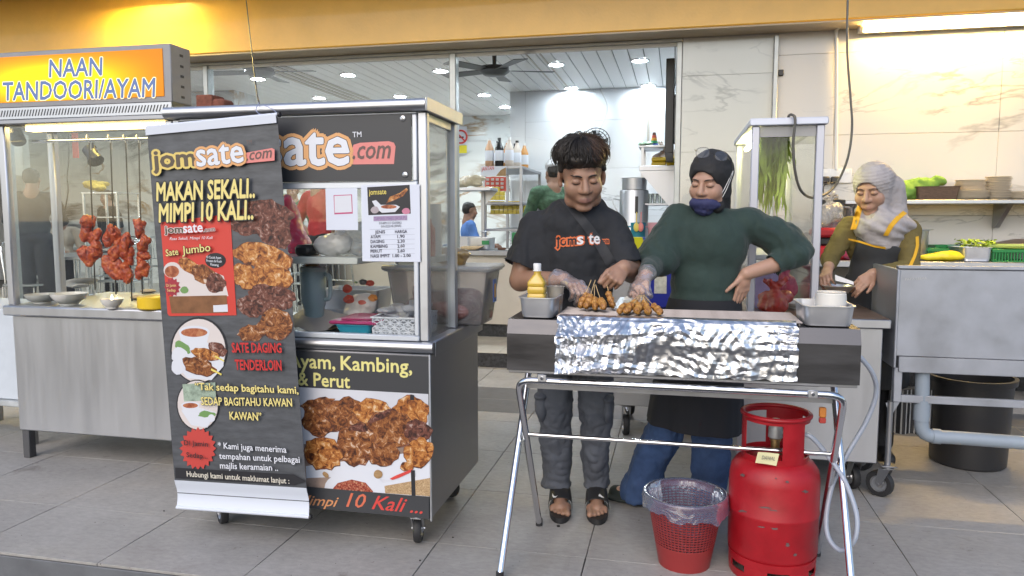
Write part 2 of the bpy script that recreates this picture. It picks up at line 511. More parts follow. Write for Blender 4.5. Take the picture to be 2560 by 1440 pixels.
def nets(F, lo, h):
    s = F < 0
    n = F.shape
    c = np.zeros((n[0] - 1, n[1] - 1, n[2] - 1), int)
    for dx in (0, 1):
        for dy in (0, 1):
            for dz in (0, 1): c += s[dx:n[0] - 1 + dx, dy:n[1] - 1 + dy, dz:n[2] - 1 + dz]
    act = (c > 0) & (c < 8)
    idx = np.full(c.shape, -1, int); cells = np.argwhere(act); idx[act] = np.arange(len(cells))
    P = np.zeros((len(cells), 3)); W = np.zeros(len(cells))
    cor = [(0, 0, 0), (1, 0, 0), (0, 1, 0), (1, 1, 0), (0, 0, 1), (1, 0, 1), (0, 1, 1), (1, 1, 1)]
    val = [F[cells[:, 0] + a, cells[:, 1] + b, cells[:, 2] + d] for a, b, d in cor]
    for i in range(8):
        for j in range(i + 1, 8):
            if sum(abs(cor[i][q] - cor[j][q]) for q in range(3)) != 1: continue
            vi, vj = val[i], val[j]; cr = (vi < 0) != (vj < 0)
            t = np.where(cr, vi / np.where(vi == vj, 1, vi - vj), 0)[:, None]
            P += np.where(cr[:, None], np.array(cor[i]) * (1 - t) + np.array(cor[j]) * t, 0); W += cr
    V = lo + h * (cells + P / W[:, None])
    Q = []
    for axn in range(3):
        o1, o2 = [q for q in range(3) if q != axn]
        sa = [slice(None)] * 3; sb = [slice(None)] * 3
        sa[axn] = slice(0, n[axn] - 1); sb[axn] = slice(1, n[axn])
        ch = np.argwhere(s[tuple(sa)] != s[tuple(sb)])
        ok = np.all([(ch[:, q] >= 1) & (ch[:, q] < n[q] - 1) for q in (o1, o2)], axis=0); ch = ch[ok]
        def cell(d1, d2):
            e = ch.copy(); e[:, o1] -= d1; e[:, o2] -= d2; return idx[e[:, 0], e[:, 1], e[:, 2]]
        q = np.stack([cell(0, 0), cell(1, 0), cell(1, 1), cell(0, 1)], 1)
        ins = s[ch[:, 0], ch[:, 1], ch[:, 2]]
        flip = ins if axn != 1 else ~ins
        q[flip] = q[flip][:, ::-1]
        Q.append(q)
    Q = np.concatenate(Q); Q = Q[(Q >= 0).all(1)]
    return V, Q
def vnormals(V, Q):
    fn = np.cross(V[Q[:, 2]] - V[Q[:, 0]], V[Q[:, 3]] - V[Q[:, 1]])
    N = np.zeros_like(V)
    for i in range(4): np.add.at(N, Q[:, i], fn)
    return N / np.maximum(np.linalg.norm(N, axis=1, keepdims=True), 1e-12)
def relax(V, Q, it=2, f=0.5):
    for _ in range(it):
        S = np.zeros_like(V); C = np.zeros(len(V))
        for i in range(4):
            for j in (1, 3):
                np.add.at(S, Q[:, i], V[Q[:, (i + j) % 4]]); np.add.at(C, Q[:, i], 1)
        V = V + f * (S / np.maximum(C, 1)[:, None] - V)
    return V
def organic(name, prims, h, k, mats, parent=None, loc=None, noise=(), it=2, mask=None, extra=None, disp=None):
    """noise: list of (amplitude, frequency, seed) or (amplitude, (fx,fy,fz), seed); mask(centres)->material index"""
    F, lo, hh = field(prims, h, k, extra)
    V, Q = nets(F, lo, hh)
    V = relax(V, Q, it)
    if noise or disp:
        N = vnormals(V, Q); d = np.zeros(len(V))
        for nz in noise:
            a, fr, sd = nz[:3]; w_ = vnoise((V + (0.02 * np.stack([vnoise(V, 12, sd + 5), vnoise(V, 12, sd + 6), vnoise(V, 12, sd + 7)], 1) if len(nz) > 3 else 0)) * np.array(fr if isinstance(fr, (tuple, list)) else (fr,) * 3), 1.0, sd)
            d += a * ((1 - 2.4 * np.abs(w_)) if len(nz) > 3 else w_)     # a fourth entry makes sharp folds
        if disp is not None: d += disp(V, N)
        V = V + N * d[:, None]
    o = np.array(loc if loc is not None else (ORG.get(parent.name, Vector()) if parent is not None else (0, 0, 0)), float)
    me = bpy.data.meshes.new(name)
    me.vertices.add(len(V)); me.vertices.foreach_set('co', (V - o).astype(np.float32).ravel())
    me.loops.add(4 * len(Q)); me.loops.foreach_set('vertex_index', Q.astype(np.int32).ravel())
    me.polygons.add(len(Q)); me.polygons.foreach_set('loop_start', np.arange(0, 4 * len(Q), 4, dtype=np.int32))
    me.update(calc_edges=True)
    me.polygons.foreach_set('use_smooth', np.ones(len(Q), bool))
    for m in (mats if isinstance(mats, (list, tuple)) else [mats]): me.materials.append(m)
    if mask is not None:
        cen = V[Q].mean(1)
        me.polygons.foreach_set('material_index', np.asarray(mask(cen), np.int32))
    me.validate(); me.update()
    ob = bpy.data.objects.new(name, me); COL.objects.link(ob)
    if parent is not None: ob.parent = parent; ORG[ob.name] = ORG.get(parent.name, Vector())
    else: ob.location = o; ORG[ob.name] = Vector(o)
    return ob
def bez(pts, n=16):
    """smooth path through points (Catmull-Rom)"""
    P = [Vector(p) for p in pts]; P = [P[0] * 2 - P[1]] + P + [P[-1] * 2 - P[-2]]; out = []
    for i in range(1, len(P) - 2):
        for j in range(n):
            t = j / n; a, b, c, d = P[i - 1:i + 3]
            out.append(0.5 * ((2 * b) + (c - a) * t + (2 * a - 5 * b + 4 * c - d) * t * t + (3 * b - a - 3 * c + d) * t ** 3))
    out.append(P[-2]); return out
def rotm(axis, deg): return Matrix.Rotation(math.radians(deg), 3, axis)
# ------------------------------------------------------------ the setting: road, kerb, five-foot way, shop shell
W = 6.2                                     # the shopfront line
Z1 = 0.128                                  # raised shop floor
ASPHALT = mat('asphalt', (0.05, 0.05, 0.053), 0.9, var=0.3, vscale=60, bump=0.5, bscale=200)
CONC = mat('grey_concrete', (0.13, 0.135, 0.145), 0.85, var=0.25, vscale=5, bump=0.3, bscale=90)
def floor_tile_mat():
    m = bpy.data.materials.new('stone_look_tile'); m.use_nodes = True
    n, l = m.node_tree.nodes, m.node_tree.links; b = n['Principled BSDF']
    ge = n.new('ShaderNodeNewGeometry'); oi = n.new('ShaderNodeObjectInfo')
    def noise(scale, det, rough, st=(1, 1, 1), dist=0.0):
        mp = n.new('ShaderNodeMapping'); mp.inputs['Scale'].default_value = st; l.new(ge.outputs['Position'], mp.inputs['Vector'])
        t = n.new('ShaderNodeTexNoise'); t.inputs['Scale'].default_value = scale; t.inputs['Detail'].default_value = det; t.inputs['Roughness'].default_value = rough; t.inputs['Distortion'].default_value = dist
        l.new(mp.outputs['Vector'], t.inputs['Vector']); return t.outputs['Fac']
    def mul(a, c, f=1.0):
        x = n.new('ShaderNodeMix'); x.data_type = 'RGBA'; x.blend_type = 'MULTIPLY'; x.inputs[0].default_value = f; l.new(a, x.inputs[6]); l.new(c, x.inputs[7]); return x.outputs[2]
    base = _ramp(n, [(0.3, (0.33, 0.316, 0.298)), (0.7, (0.46, 0.44, 0.415))]); l.new(noise(26, 8, .7, (1, 2, 1)), base.inputs['Fac'])
    cloud = _ramp(n, [(0.30, (0.80, 0.79, 0.78)), (0.62, (1.0, 1.0, 1.0))]); l.new(noise(1.7, 5, .6, dist=.5), cloud.inputs['Fac'])
    stain = _ramp(n, [(0.30, (0.62, 0.59, 0.56)), (0.37, (1, 1, 1))]); l.new(noise(4.2, 7, .68, dist=1.0), stain.inputs['Fac'])
    speck = _ramp(n, [(0.285, (0.35, 0.33, 0.30)), (0.31, (1, 1, 1))]); l.new(noise(55, 3, .6), speck.inputs['Fac'])
    tint = _ramp(n, [(0.0, (0.93, 0.93, 0.93)), (1.0, (1.0, 1.0, 1.0))]); l.new(oi.outputs['Random'], tint.inputs['Fac'])
    l.new(mul(mul(mul(mul(base.outputs['Color'], cloud.outputs['Color']), stain.outputs['Color'], .8), speck.outputs['Color']), tint.outputs['Color']), b.inputs['Base Color'])
    rr_ = n.new('ShaderNodeMapRange'); rr_.inputs['From Min'].default_value = .3; rr_.inputs['From Max'].default_value = .7; rr_.inputs['To Min'].default_value = .38; rr_.inputs['To Max'].default_value = .68
    l.new(noise(3.5, 5, .6), rr_.inputs['Value']); l.new(rr_.outputs['Result'], b.inputs['Roughness'])
    bp = n.new('ShaderNodeBump'); bp.inputs['Strength'].default_value = .35; bp.inputs['Distance'].default_value = .003; l.new(noise(130, 4, .6, (1, 2, 1)), bp.inputs['Height']); l.new(bp.outputs['Normal'], b.inputs['Normal'])
    return m
TILE = floor_tile_mat()
TILE_IN = mat('cream_floor_tile', (0.55, 0.51, 0.43), 0.28, var=0.1, vscale=6)
GROUT = mat('dark_grout', (0.16, 0.15, 0.14), 0.9)
GRANITE = mat('black_granite', (0.03, 0.031, 0.034), 0.14, var=0.8, vscale=45)
BAND = mat('dark_grey_tile', (0.10, 0.105, 0.115), 0.3, var=0.2, vscale=14)

MB().grid(lambda s, t: (-300 + 600 * s, -300 + 302.27 * t, -0.36), 8, 8).build('road', ASPHALT, ang=0)['kind'] = 'structure'
MB().box((-60, 2.283, -0.5), (60, 2.43, -0.014), 0.004).build('kerb', CONC)['kind'] = 'structure'
pave = MB().box((-60, 2.43, -0.5), (60, W, -0.012)).build('pavement', GROUT)
pave['kind'] = 'structure'
TS, JT = 0.6, 0.0018
tile_p = MB().box((JT, JT, -0.011), (TS - JT, TS - JT, 0.0), 0.0012).build('paving_tile', TILE, pave)
first = True
XO, YO = -0.315 - TS * 12, 2.73 - TS
for j in range(6):
    y0 = YO + j * TS
    for i in range(21):
        x0 = XO + i * TS
        ysz = 1.0
        if y0 < 2.28: y0b = 2.284; ysz = (YO + TS - y0b) / TS
        else: y0b = y0
        if 4.72 < y0b < 5.4: continue
        if y0b + TS > 6.19: ysz = (6.19 - y0b) / TS
        if first: tile_p.location = (x0, y0b, 0); tile_p.scale = (1, ysz, 1); first = False
        else: piece(tile_p, pave, (x0, y0b, 0), (1, ysz, 1))
# the dark border course
bt = MB().box((JT, 0.003, -0.011), (TS - JT, 0.353, 0.0005), 0.0025).build('border_tile', BAND, pave)
for i in range(21):
    for k in range(2):
        if i == 0 and k == 0: bt.location = (XO, 4.735, 0)
        else: piece(bt, pave, (XO + i * TS, 4.735 + 0.356 * k, 0))
for j, yb in enumerate((5.447,)):
    for i in range(21): piece(tile_p, pave, (XO + i * TS, yb, 0), (1, 0.745 / TS, 1))

# raised shop floor with a black granite step
fl = MB().box((-14, W + 0.02, -0.3), (3, 13.0, Z1 - 0.012)).build('shop_floor', GROUT); fl['kind'] = 'structure'
MB().box((-14, W - 0.012, -0.02), (3, W + 0.019, Z1 - 0.002), 0.002).build('step_riser', GRANITE, fl)
ft = MB().box((0.002, 0.002, -0.011), (0.598, 0.598, 0), 0.002).build('floor_tile', TILE_IN, fl)
k = 0
for i in range(20):
    for j in range(11):
        x0, y0 = -11.1 + 0.6 * i, W - 0.012 + 0.6 * j
        if k == 0: ft.location = (x0, y0, Z1)
        else: piece(ft, fl, (x0, y0, Z1))
        k += 1

# walls
M_LIGHT = marble('light_marble_tile', (0.62, 0.60, 0.57), (0.30, 0.29, 0.28), 0.8, 0.012, (0.42, 0.41, 0.40), 0.2, 0.75)
M_WHITE = marble('white_marble_tile', (0.78, 0.80, 0.83), (0.42, 0.43, 0.46), 0.6, 0.008, None, 0.15, 0.5)
M_BOLD = marble('veined_marble_tile', (0.78, 0.80, 0.79), (0.05, 0.05, 0.055), 0.85, 0.045, (0.35, 0.22, 0.10), 0.15, 0.9)
BACKING = mat('wall_render', (0.5, 0.49, 0.47), 0.9)
def slabs(parent, x0, x1, z0, z1, y, w, h, m, name='marble_slab', xoff=0.0, zoff=0.0, th=0.012):
    """big wall tiles with real joints, each its own piece (front face at y)"""
    x = x0
    while x < x1 - 0.01:
        xe = min(x + (w - (xoff if x == x0 else 0)), x1); z = z0
        while z < z1 - 0.01:
            ze = min(z + (h - (zoff if z == z0 else 0)), z1)
            MB().box((x + 0.001, y, z + 0.001), (xe - 0.001, y + th, ze - 0.001), 0.0015).build(name, m, parent)
            z = ze
        x = xe
wr = MB().box((0.02, W + 0.013, Z1), (4.2, W + 0.3, 2.80)).build('marble_wall', BACKING)
tag(wr, 'pale marble tiled wall right of the shop opening, under the lit tube', 'wall')
slabs(wr, 0.02, 0.735, Z1, 2.80, W, 1.2, 0.6, M_LIGHT, zoff=0.1)
slabs(wr, 0.74, 4.2, Z1, 2.80, W + 0.002, 1.14, 0.62, M_LIGHT, xoff=0.71, zoff=0.05)
ORANGE = mat('orange_paint', (0.88, 0.50, 0.075), 0.32, var=0.08, vscale=3, bump=0.35, bscale=55, coat=0.25)
SOFFIT = mat('cream_soffit', (0.55, 0.45, 0.32), 0.5, var=0.08, vscale=5)
fb = MB().box((-12, 5.95, 2.742), (5, 6.34, 3.75), 0.01).build('fascia_beam', ORANGE)
tag(fb, 'glossy orange painted beam running across the top of the shopfront', 'beam')
MB().box((-12, 5.955, 2.728), (5, 6.335, 2.741), 0.002).build('soffit_strip', SOFFIT, fb)
# unseen five-foot way ceiling slab, cut short so sky light reaches the beam
pc = MB().box((-12, 4.75, 3.35), (5, 5.949, 3.5)).build('porch_ceiling', mat('porch_paint', (0.78, 0.76, 0.70), 0.8, var=0.06)); pc['kind'] = 'structure'

# shop interior shell
CZ = 2.92
WHITE_C = mat('white_ceiling_strip', (0.80, 0.80, 0.80), 0.35)
ce = MB().box((-14, 6.345, CZ + 0.012), (1, 13, CZ + 0.1)).build('shop_ceiling', mat('ceiling_void', (0.3, 0.3, 0.3), 0.9)); ce['kind'] = 'structure'
cs = MB().box((0.004, 0, 0), (0.146, 6.6, 0.011), 0.003).build('ceiling_strip', WHITE_C, ce)
k = 0
for i in range(72):
    x0 = -10.4 + 0.15 * i
    if k == 0: cs.location = (x0, 6.36, CZ); k = 1
    else: piece(cs, ce, (x0, 6.36, CZ))
TRIM = mat('beige_trim', (0.5, 0.46, 0.4), 0.5)
for i, x in enumerate((-4.46, -4.36, -4.26, -4.16)): MB().box((x, 6.36, CZ - 0.012), (x + 0.05, 11.4, CZ - 0.001), 0.003).build('ceiling_trim', TRIM, ce)
for x in (-1.5, -1.36): MB().box((x, 6.36, CZ - 0.012), (x + 0.018, 9.5, CZ - 0.001), 0.003).build('ceiling_trim', TRIM, ce)
KY = 9.5
kw = MB().box((-1.93, KY + 0.013, Z1), (0.5, KY + 0.2, CZ)).build('kitchen_back_wall', BACKING)
tag(kw, 'white marble back wall of the kitchen behind the standing man', 'wall')
slabs(kw, -1.93, 0.5, Z1, CZ, KY, 1.2, 0.6, M_WHITE, zoff=0.0, xoff=0.3)
ks = MB().box((-2.13, KY - 0.0, Z1), (-1.932, 11.6, CZ)).build('kitchen_return_wall', M_WHITE)
tag(ks, 'white return wall at the corner beside the bottle shelf', 'wall')
rw = MB().box((0.012, 6.51, Z1), (0.3, KY - 0.002, CZ)).build('kitchen_side_wall', M_WHITE)
tag(rw, 'white side wall behind the wall mounted screen', 'wall')
bw = MB().box((-14, 11.613, Z1), (-2.14, 11.8, CZ)).build('hall_back_wall', BACKING)
tag(bw, 'boldly veined marble wall at the far end of the dining hall', 'wall')
slabs(bw, -12.2, -2.14, Z1, CZ, 11.6, 1.2, 0.6, M_BOLD)
lw_ = MB().box((-13.2, 6.35, Z1), (-13.0, 11.6, CZ)).build('hall_left_wall', M_BOLD)
tag(lw_, 'veined marble wall at the left end of the dining hall', 'wall')
pil = MB().box((-6.35, 8.6, Z1), (-5.52, 9.1, CZ), 0.004).build('marble_pillar', marble('grey_marble', (0.62, 0.64, 0.65), (0.03, 0.03, 0.03), 1.3, 0.10, (0.4, 0.25, 0.12), 0.15, 1.1))
tag(pil, 'grey marble pillar with black and gold veins behind the tandoori skewers', 'pillar')

# shopfront frame and glass
FR = mat('frame_aluminium', (0.42, 0.44, 0.44), 0.4, 0.6, var=0.1, vscale=10)
sf = thing('shopfront', 'fixed glass shopfront in grey aluminium frame left of the opening', 'shopfront', (-4, 6.25, Z1))
MB().box((-6.6, 6.2, 2.6995), (0.018, 6.3, 2.727), 0.004).build('head_rail', FR, sf)
MB().box((-1.925, 6.2, Z1), (-1.868, 6.3, 2.699), 0.005).build('mullion', FR, sf)
MB().box((-6.6, 6.2, Z1), (-6.54, 6.3, 2.699), 0.005).build('mullion', FR, sf)
MB().box((-4.3, 6.2, Z1), (-4.25, 6.3, 2.699), 0.005).build('mullion', FR, sf)
MB().box((-0.028, 6.2, Z1), (0.018, 6.3, 2.699), 0.005).build('mullion', FR, sf)
for a, b in ((-6.538, -4.302), (-4.248, -1.927)):
    MB().box((a, 6.245, Z1 + 0.06), (b, 6.253, 2.699)).build('pane', GLASS, sf)
    MB().box((a, 6.21, Z1 + 0.001), (b, 6.29, Z1 + 0.06), 0.004).build('bottom_rail', FR, sf)
MB().box((-6.538, 6.225, 2.668), (0.0, 6.238, 2.6985), 0.002).build('transom_strip', M_LIGHT, sf)
# sliding glass leaf folded against the marble wall
sl = thing('glass_door_leaf', 'clear glass sliding leaf edge standing against the marble wall', 'door', (0.73, 6.16, Z1))
MB().box((0.705, 6.14, 0.03), (0.74, 6.19, 2.70), 0.004).build('stile', FR, sl)
MB().box((0.02, 6.16, 0.06), (0.703, 6.168, 2.70)).build('pane', GLASS, sl)
MB().box((0.745, 6.175, 2.40), (0.785, 6.199, 2.445), 0.004).build('door_stop', BLACK_P, sl)

# lamps
def downlight(u, v, near, pw=26, wall=False):
    p = atz(u, v, CZ); p.z = CZ - 0.012
    d = tag(bpy.data.objects.new('downlight', None), 'round white ceiling downlight ' + near, 'downlight', 'recessed downlights in the shop ceiling')
    COL.objects.link(d); d.location = p; ORG[d.name] = p.copy()
    MB().lathe([(0.075, 0.0), (0.095, -0.004), (0.1, 0.0), (0.1, 0.011), (0.075, 0.011)], p, 20, closed=True).build('trim_ring', WHITE_P, d)
    MB().lathe([(0.0, 0.004), (0.075, 0.004), (0.075, 0.010), (0.0, 0.010)], p, 20).build('diffuser', glow('downlight_led', (0.82, 0.93, 1.0), pw), d)
for u, v, n in [(1390, 160, 'behind the blade of the right ceiling fan'), (1600, 150, 'nearest the wall mounted screen'), (1428, 219, 'at the kitchen back wall, above the man'),
                (1620, 213, 'at the kitchen back wall, above the storage rack'), (870, 186, 'between the two fans, over the satay cart sign'), (1210, 236, 'left of the kitchen corner, higher of the two'),
                (1262, 266, 'left of the kitchen corner, lower of the two'), (1000, 240, 'just above the right end of the satay cart roof'), (798, 244, 'low above the middle of the satay cart roof'),
                (645, 196, 'below the hub of the left ceiling fan'), (1102, 176, 'left of the window mullion'), (590, 158, 'near the left end of the window top')]:
    downlight(u, v, n, 185)
# more of the same row run deeper and left inside the hall
for x, y, n in ((-7.2, 8.0, 'above the marble pillar, nearest the window'), (-7.2, 9.8, 'behind the marble pillar'), (-9.5, 8.8, 'farthest left in the hall'), (-6.1, 10.6, 'against the far hall wall, left')):
    p = Vector((x, y, CZ - 0.012))
    d = tag(bpy.data.objects.new('downlight', None), 'round white ceiling downlight ' + n, 'downlight', 'recessed downlights in the shop ceiling'); COL.objects.link(d); d.location = p; ORG[d.name] = p.copy()
    MB().lathe([(0.075, 0.0), (0.095, -0.004), (0.1, 0.0), (0.1, 0.011), (0.075, 0.011)], p, 20, closed=True).build('trim_ring', WHITE_P, d)
    MB().lathe([(0.0, 0.004), (0.075, 0.004), (0.075, 0.010), (0.0, 0.010)], p, 20).build('diffuser', glow('downlight_led', (0.92, 0.96, 1.0), 185), d)
def tube_lamp(x0, x1, y, z, label, col, st):
    t = thing('tube_light', label, 'tube light', ((x0 + x1) / 2, y, z))
    MB().box((x0, y + 0.016, z - 0.02), (x1, y + 0.06, z + 0.03), 0.006).build('batten', WHITE_P, t)
    MB().cyl((x0 + 0.03, y, z), (x1 - 0.03, y, z), 0.014, 12).build('tube', glow('tube_' + label[:4], col, st), t)
    for x in (x0, x1 - 0.03): MB().box((x, y - 0.017, z - 0.02), (x + 0.03, y + 0.016, z + 0.02), 0.004).build('lamp_holder', WHITE_P, t)
    return t
tube_lamp(1.30, 2.52, 6.11, 2.70, 'warm glowing tube light on the wall above the hijab woman', (1.0, 0.66, 0.20), 270)
tube_lamp(-4.9, -4.3, 5.72, 3.27, 'yellow tube light on the orange beam above the tandoori sign', (1.0, 0.78, 0.2), 480)
# ------------------------------------------------------------ shared small builders
def castor(parent, c, r, w=0.03, turn=0.0, dark=False):
    """swivel castor hanging from the point c[2] down to the floor"""
    x, y, ztop = c
    R = Matrix.Rotation(turn, 3, 'Z')
    def q(p): return R @ Vector(p) + Vector((x, y, 0))
    ax = R @ Vector((1, 0, 0)); rot = Vector((0, 0, 1)).rotation_difference(ax).to_matrix()
    off = q((0, 0.03, r))
    f = MB()
    f.box((x - 0.035, y - 0.035, ztop - 0.006), (x + 0.035, y + 0.035, ztop), 0.002)
    f.cyl((x, y, ztop - 0.02), (x, y, ztop - 0.006), 0.02, 12)
    for s in (-1, 1):
        hw = s * (w / 2 + 0.004)
        f.prism([q((hw, -0.022, ztop - 0.018)), q((hw, 0.028, ztop - 0.018)), q((hw, 0.043, r)), q((hw, 0.03, r - 0.014)), q((hw, 0.014, r))], R @ Vector((s * 0.003, 0, 0)))
    f.box((x - w / 2 - 0.006, y - 0.022, ztop - 0.02), (x + w / 2 + 0.006, y + 0.028, ztop - 0.016))
    f.cyl(off - ax * (w / 2 + 0.012), off + ax * (w / 2 + 0.012), 0.006, 8)
    fo = f.build('castor_fork', STEEL_D if dark else mat('zinc_plate', (0.62, 0.63, 0.65), 0.3, 0.9, var=0.1), parent)
    h = w / 2
    MB().lathe([(r * 0.62, -h), (r * 0.94, -h), (r, -h * 0.55), (r, h * 0.55), (r * 0.94, h), (r * 0.62, h)], off, 26, axis=rot, closed=True).build('castor_tyre', RUBBER, fo)
    MB().lathe([(0.006, -h * 0.8), (r * 0.3, -h * 0.9), (r * 0.36, -h * 0.5), (r * 0.55, -h * 0.55), (r * 0.62, -h), (r * 0.62, h), (r * 0.55, h * 0.55), (r * 0.36, h * 0.5), (r * 0.3, h * 0.9), (0.006, h * 0.8)], off, 22, axis=rot).build('castor_hub', mat('zinc_hub', (0.55, 0.56, 0.58), 0.3, 0.9), fo)
    return fo
def bowl(parent_or_none, p, r, h, m, name, label, cat, group=None, foot=0.45, inner=None):
    prof = [(0, 0.004), (r * foot, 0.004), (r * foot, 0.0), (r * foot + 0.003, 0.0), (r * foot + 0.004, 0.008), (r * 0.78, h * 0.42), (r * 0.95, h * 0.8), (r, h), (r - 0.004, h), (r * 0.9, h * 0.78), (r * 0.72, h * 0.44), (r * foot * 0.9, 0.012), (0, 0.012)]
    return tag(MB().lathe(prof, p, 28).build(name, m, None, loc=p), label, cat, group)

# ------------------------------------------------------------ the tandoori food cabinet (left)
cx0, cx1, cy0 = -3.457, -2.40, 3.22
cab = thing('food_cabinet', 'stainless steel food display cabinet under the lit NAAN TANDOORI/AYAM sign', 'cabinet', ((cx0 + cx1) / 2, 3.5, 0))
MB().box((cx0, cy0 + 0.03, 0.156), (cx1, 3.95, 0.785), 0.006).build('body', STEEL, cab)
MB().box((cx0 + 0.085, cy0 + 0.024, 0.162), (cx1 - 0.01, cy0 + 0.0295, 0.78), 0.002).build('front_panel', STEEL, cab)
MB().box((cx0 - 0.02, cy0 - 0.01, 0.786), (cx1 + 0.01, 3.97, 0.84), 0.008).build('worktop', STEEL, cab)
for x in (cx0 + 0.03, cx1 - 0.03):
    for y in (cy0 + 0.06, 3.9):
        MB().box((x - 0.022, y - 0.022, 0.0), (x + 0.022, y + 0.022, 0.155), 0.003).build('leg', mat('dark_leg', (0.07, 0.07, 0.075), 0.5), cab)
for x in (cx0 + 0.01, cx1 - 0.055):
    for y, h in ((cy0 + 0.0, 0), (3.53, 0)):
        MB().box((x, y, 0.841), (x + 0.045, y + 0.04, 1.775), 0.006).build('post', STEEL, cab)
MB().box((cx0 + 0.056, cy0 + 0.012, 0.842), (cx1 - 0.056, cy0 + 0.017, 1.774)).build('glass_pane', GLASS, cab)
for x in (cx0 + 0.03, cx1 - 0.034): MB().box((x, cy0 + 0.042, 0.842), (x + 0.004, 3.529, 1.774)).build('glass_pane', GLASS, cab)
MB().box((cx0 - 0.02, cy0 - 0.03, 1.776), (cx1 + 0.01, 3.6, 1.80), 0.004).build('hood_plate', STEEL_D, cab)
vs = MB().box((cx0 - 0.02, cy0 - 0.028, 1.801), (cx1 + 0.01, cy0 - 0.022, 1.858), 0.001).build('vent_strip', ALU, cab)
sl_ = MB()
for i in range(60):
    x = cx0 + i * 0.0175
    sl_.prism([(x, cy0 - 0.0285, 1.814), (x + 0.006, cy0 - 0.0285, 1.814), (x + 0.018, cy0 - 0.0285, 1.846), (x + 0.012, cy0 - 0.0285, 1.846)], (0, -0.0004, 0))
sl_.build('vent_slot', BLACK_P, vs)
# sign box
MB().box((cx0 - 0.3, cy0 - 0.02, 1.859), (cx1 + 0.012, cy0 + 0.13, 2.135), 0.004).build('sign_box', mat('grey_sign_frame', (.27, .27, .28), .5, .4, var=.08), cab)
sg = glow('sign_amber', (1.0, 0.42, 0.0), 1.0)
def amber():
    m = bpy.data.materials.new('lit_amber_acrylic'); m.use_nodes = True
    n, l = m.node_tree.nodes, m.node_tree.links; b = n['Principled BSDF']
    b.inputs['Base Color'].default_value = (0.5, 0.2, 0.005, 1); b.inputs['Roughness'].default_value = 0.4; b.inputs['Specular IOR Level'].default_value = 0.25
    # backlight painted into the emission: strongest mid panel, fading towards the edges
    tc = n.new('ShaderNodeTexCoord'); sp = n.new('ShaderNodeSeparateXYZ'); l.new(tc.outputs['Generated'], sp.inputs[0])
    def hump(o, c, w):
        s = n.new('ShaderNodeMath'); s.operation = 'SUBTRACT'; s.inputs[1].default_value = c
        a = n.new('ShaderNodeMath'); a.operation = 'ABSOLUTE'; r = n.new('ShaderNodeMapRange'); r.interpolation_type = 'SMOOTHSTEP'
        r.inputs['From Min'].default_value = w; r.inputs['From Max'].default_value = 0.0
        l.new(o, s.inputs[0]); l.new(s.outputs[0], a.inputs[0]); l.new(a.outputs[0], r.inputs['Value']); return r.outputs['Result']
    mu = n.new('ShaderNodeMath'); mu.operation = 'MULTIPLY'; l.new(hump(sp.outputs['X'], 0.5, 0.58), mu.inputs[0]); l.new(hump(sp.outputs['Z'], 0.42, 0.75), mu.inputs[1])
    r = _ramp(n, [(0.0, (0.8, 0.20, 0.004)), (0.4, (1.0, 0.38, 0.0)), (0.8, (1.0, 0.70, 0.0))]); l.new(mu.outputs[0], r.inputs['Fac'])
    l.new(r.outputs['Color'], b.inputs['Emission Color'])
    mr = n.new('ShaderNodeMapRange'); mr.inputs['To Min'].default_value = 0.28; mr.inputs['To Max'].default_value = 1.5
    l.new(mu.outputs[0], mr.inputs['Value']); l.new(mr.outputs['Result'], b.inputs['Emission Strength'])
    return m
sx0, sx1 = cx0 - 0.25, cx1 - 0.03
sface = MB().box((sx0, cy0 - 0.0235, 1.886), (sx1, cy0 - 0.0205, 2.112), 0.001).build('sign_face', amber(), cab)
BLUE = mat('blue_letter', (0.12, 0.20, 0.45), 0.4)
CREAM = mat('cream_edge', (0.85, 0.78, 0.55), 0.4, emit=(1, 0.8, 0.4), estr=0.5)
ysg = cy0 - 0.0235
text(sface, 'NAAN', ysg, (124, 193), (258, 188), 43, BLUE, 0.02, [(CREAM, 0.05)], shear=0.1)
text(sface, 'TANDOORI/AYAM', ysg, (10, 251), (390, 242), 44, BLUE, 0.02, [(CREAM, 0.05)], shear=0.1)
for v in (140, 167, 192, 218, 244):
    p = at(450, v, cy0 + 0.06); MB().box((cx1 + 0.0118, p.y - 0.012, p.z - 0.006), (cx1 + 0.0135, p.y + 0.012, p.z + 0.006)).build('vent_hole', BLACK_P, cab)
MB().box((cx0 + 0.1, cy0 + 0.09, 1.757), (cx1 - 0.06, cy0 + 0.14, 1.775)).build('cabinet_lamp', glow('cabinet_led', (1.0, 0.72, 0.25), 9), cab)
RY = 3.40
MB().cyl((cx0 + 0.05, RY, 1.712), (cx1 - 0.05, RY, 1.712), 0.009, 12).build('hanging_rail', CHROME, cab)

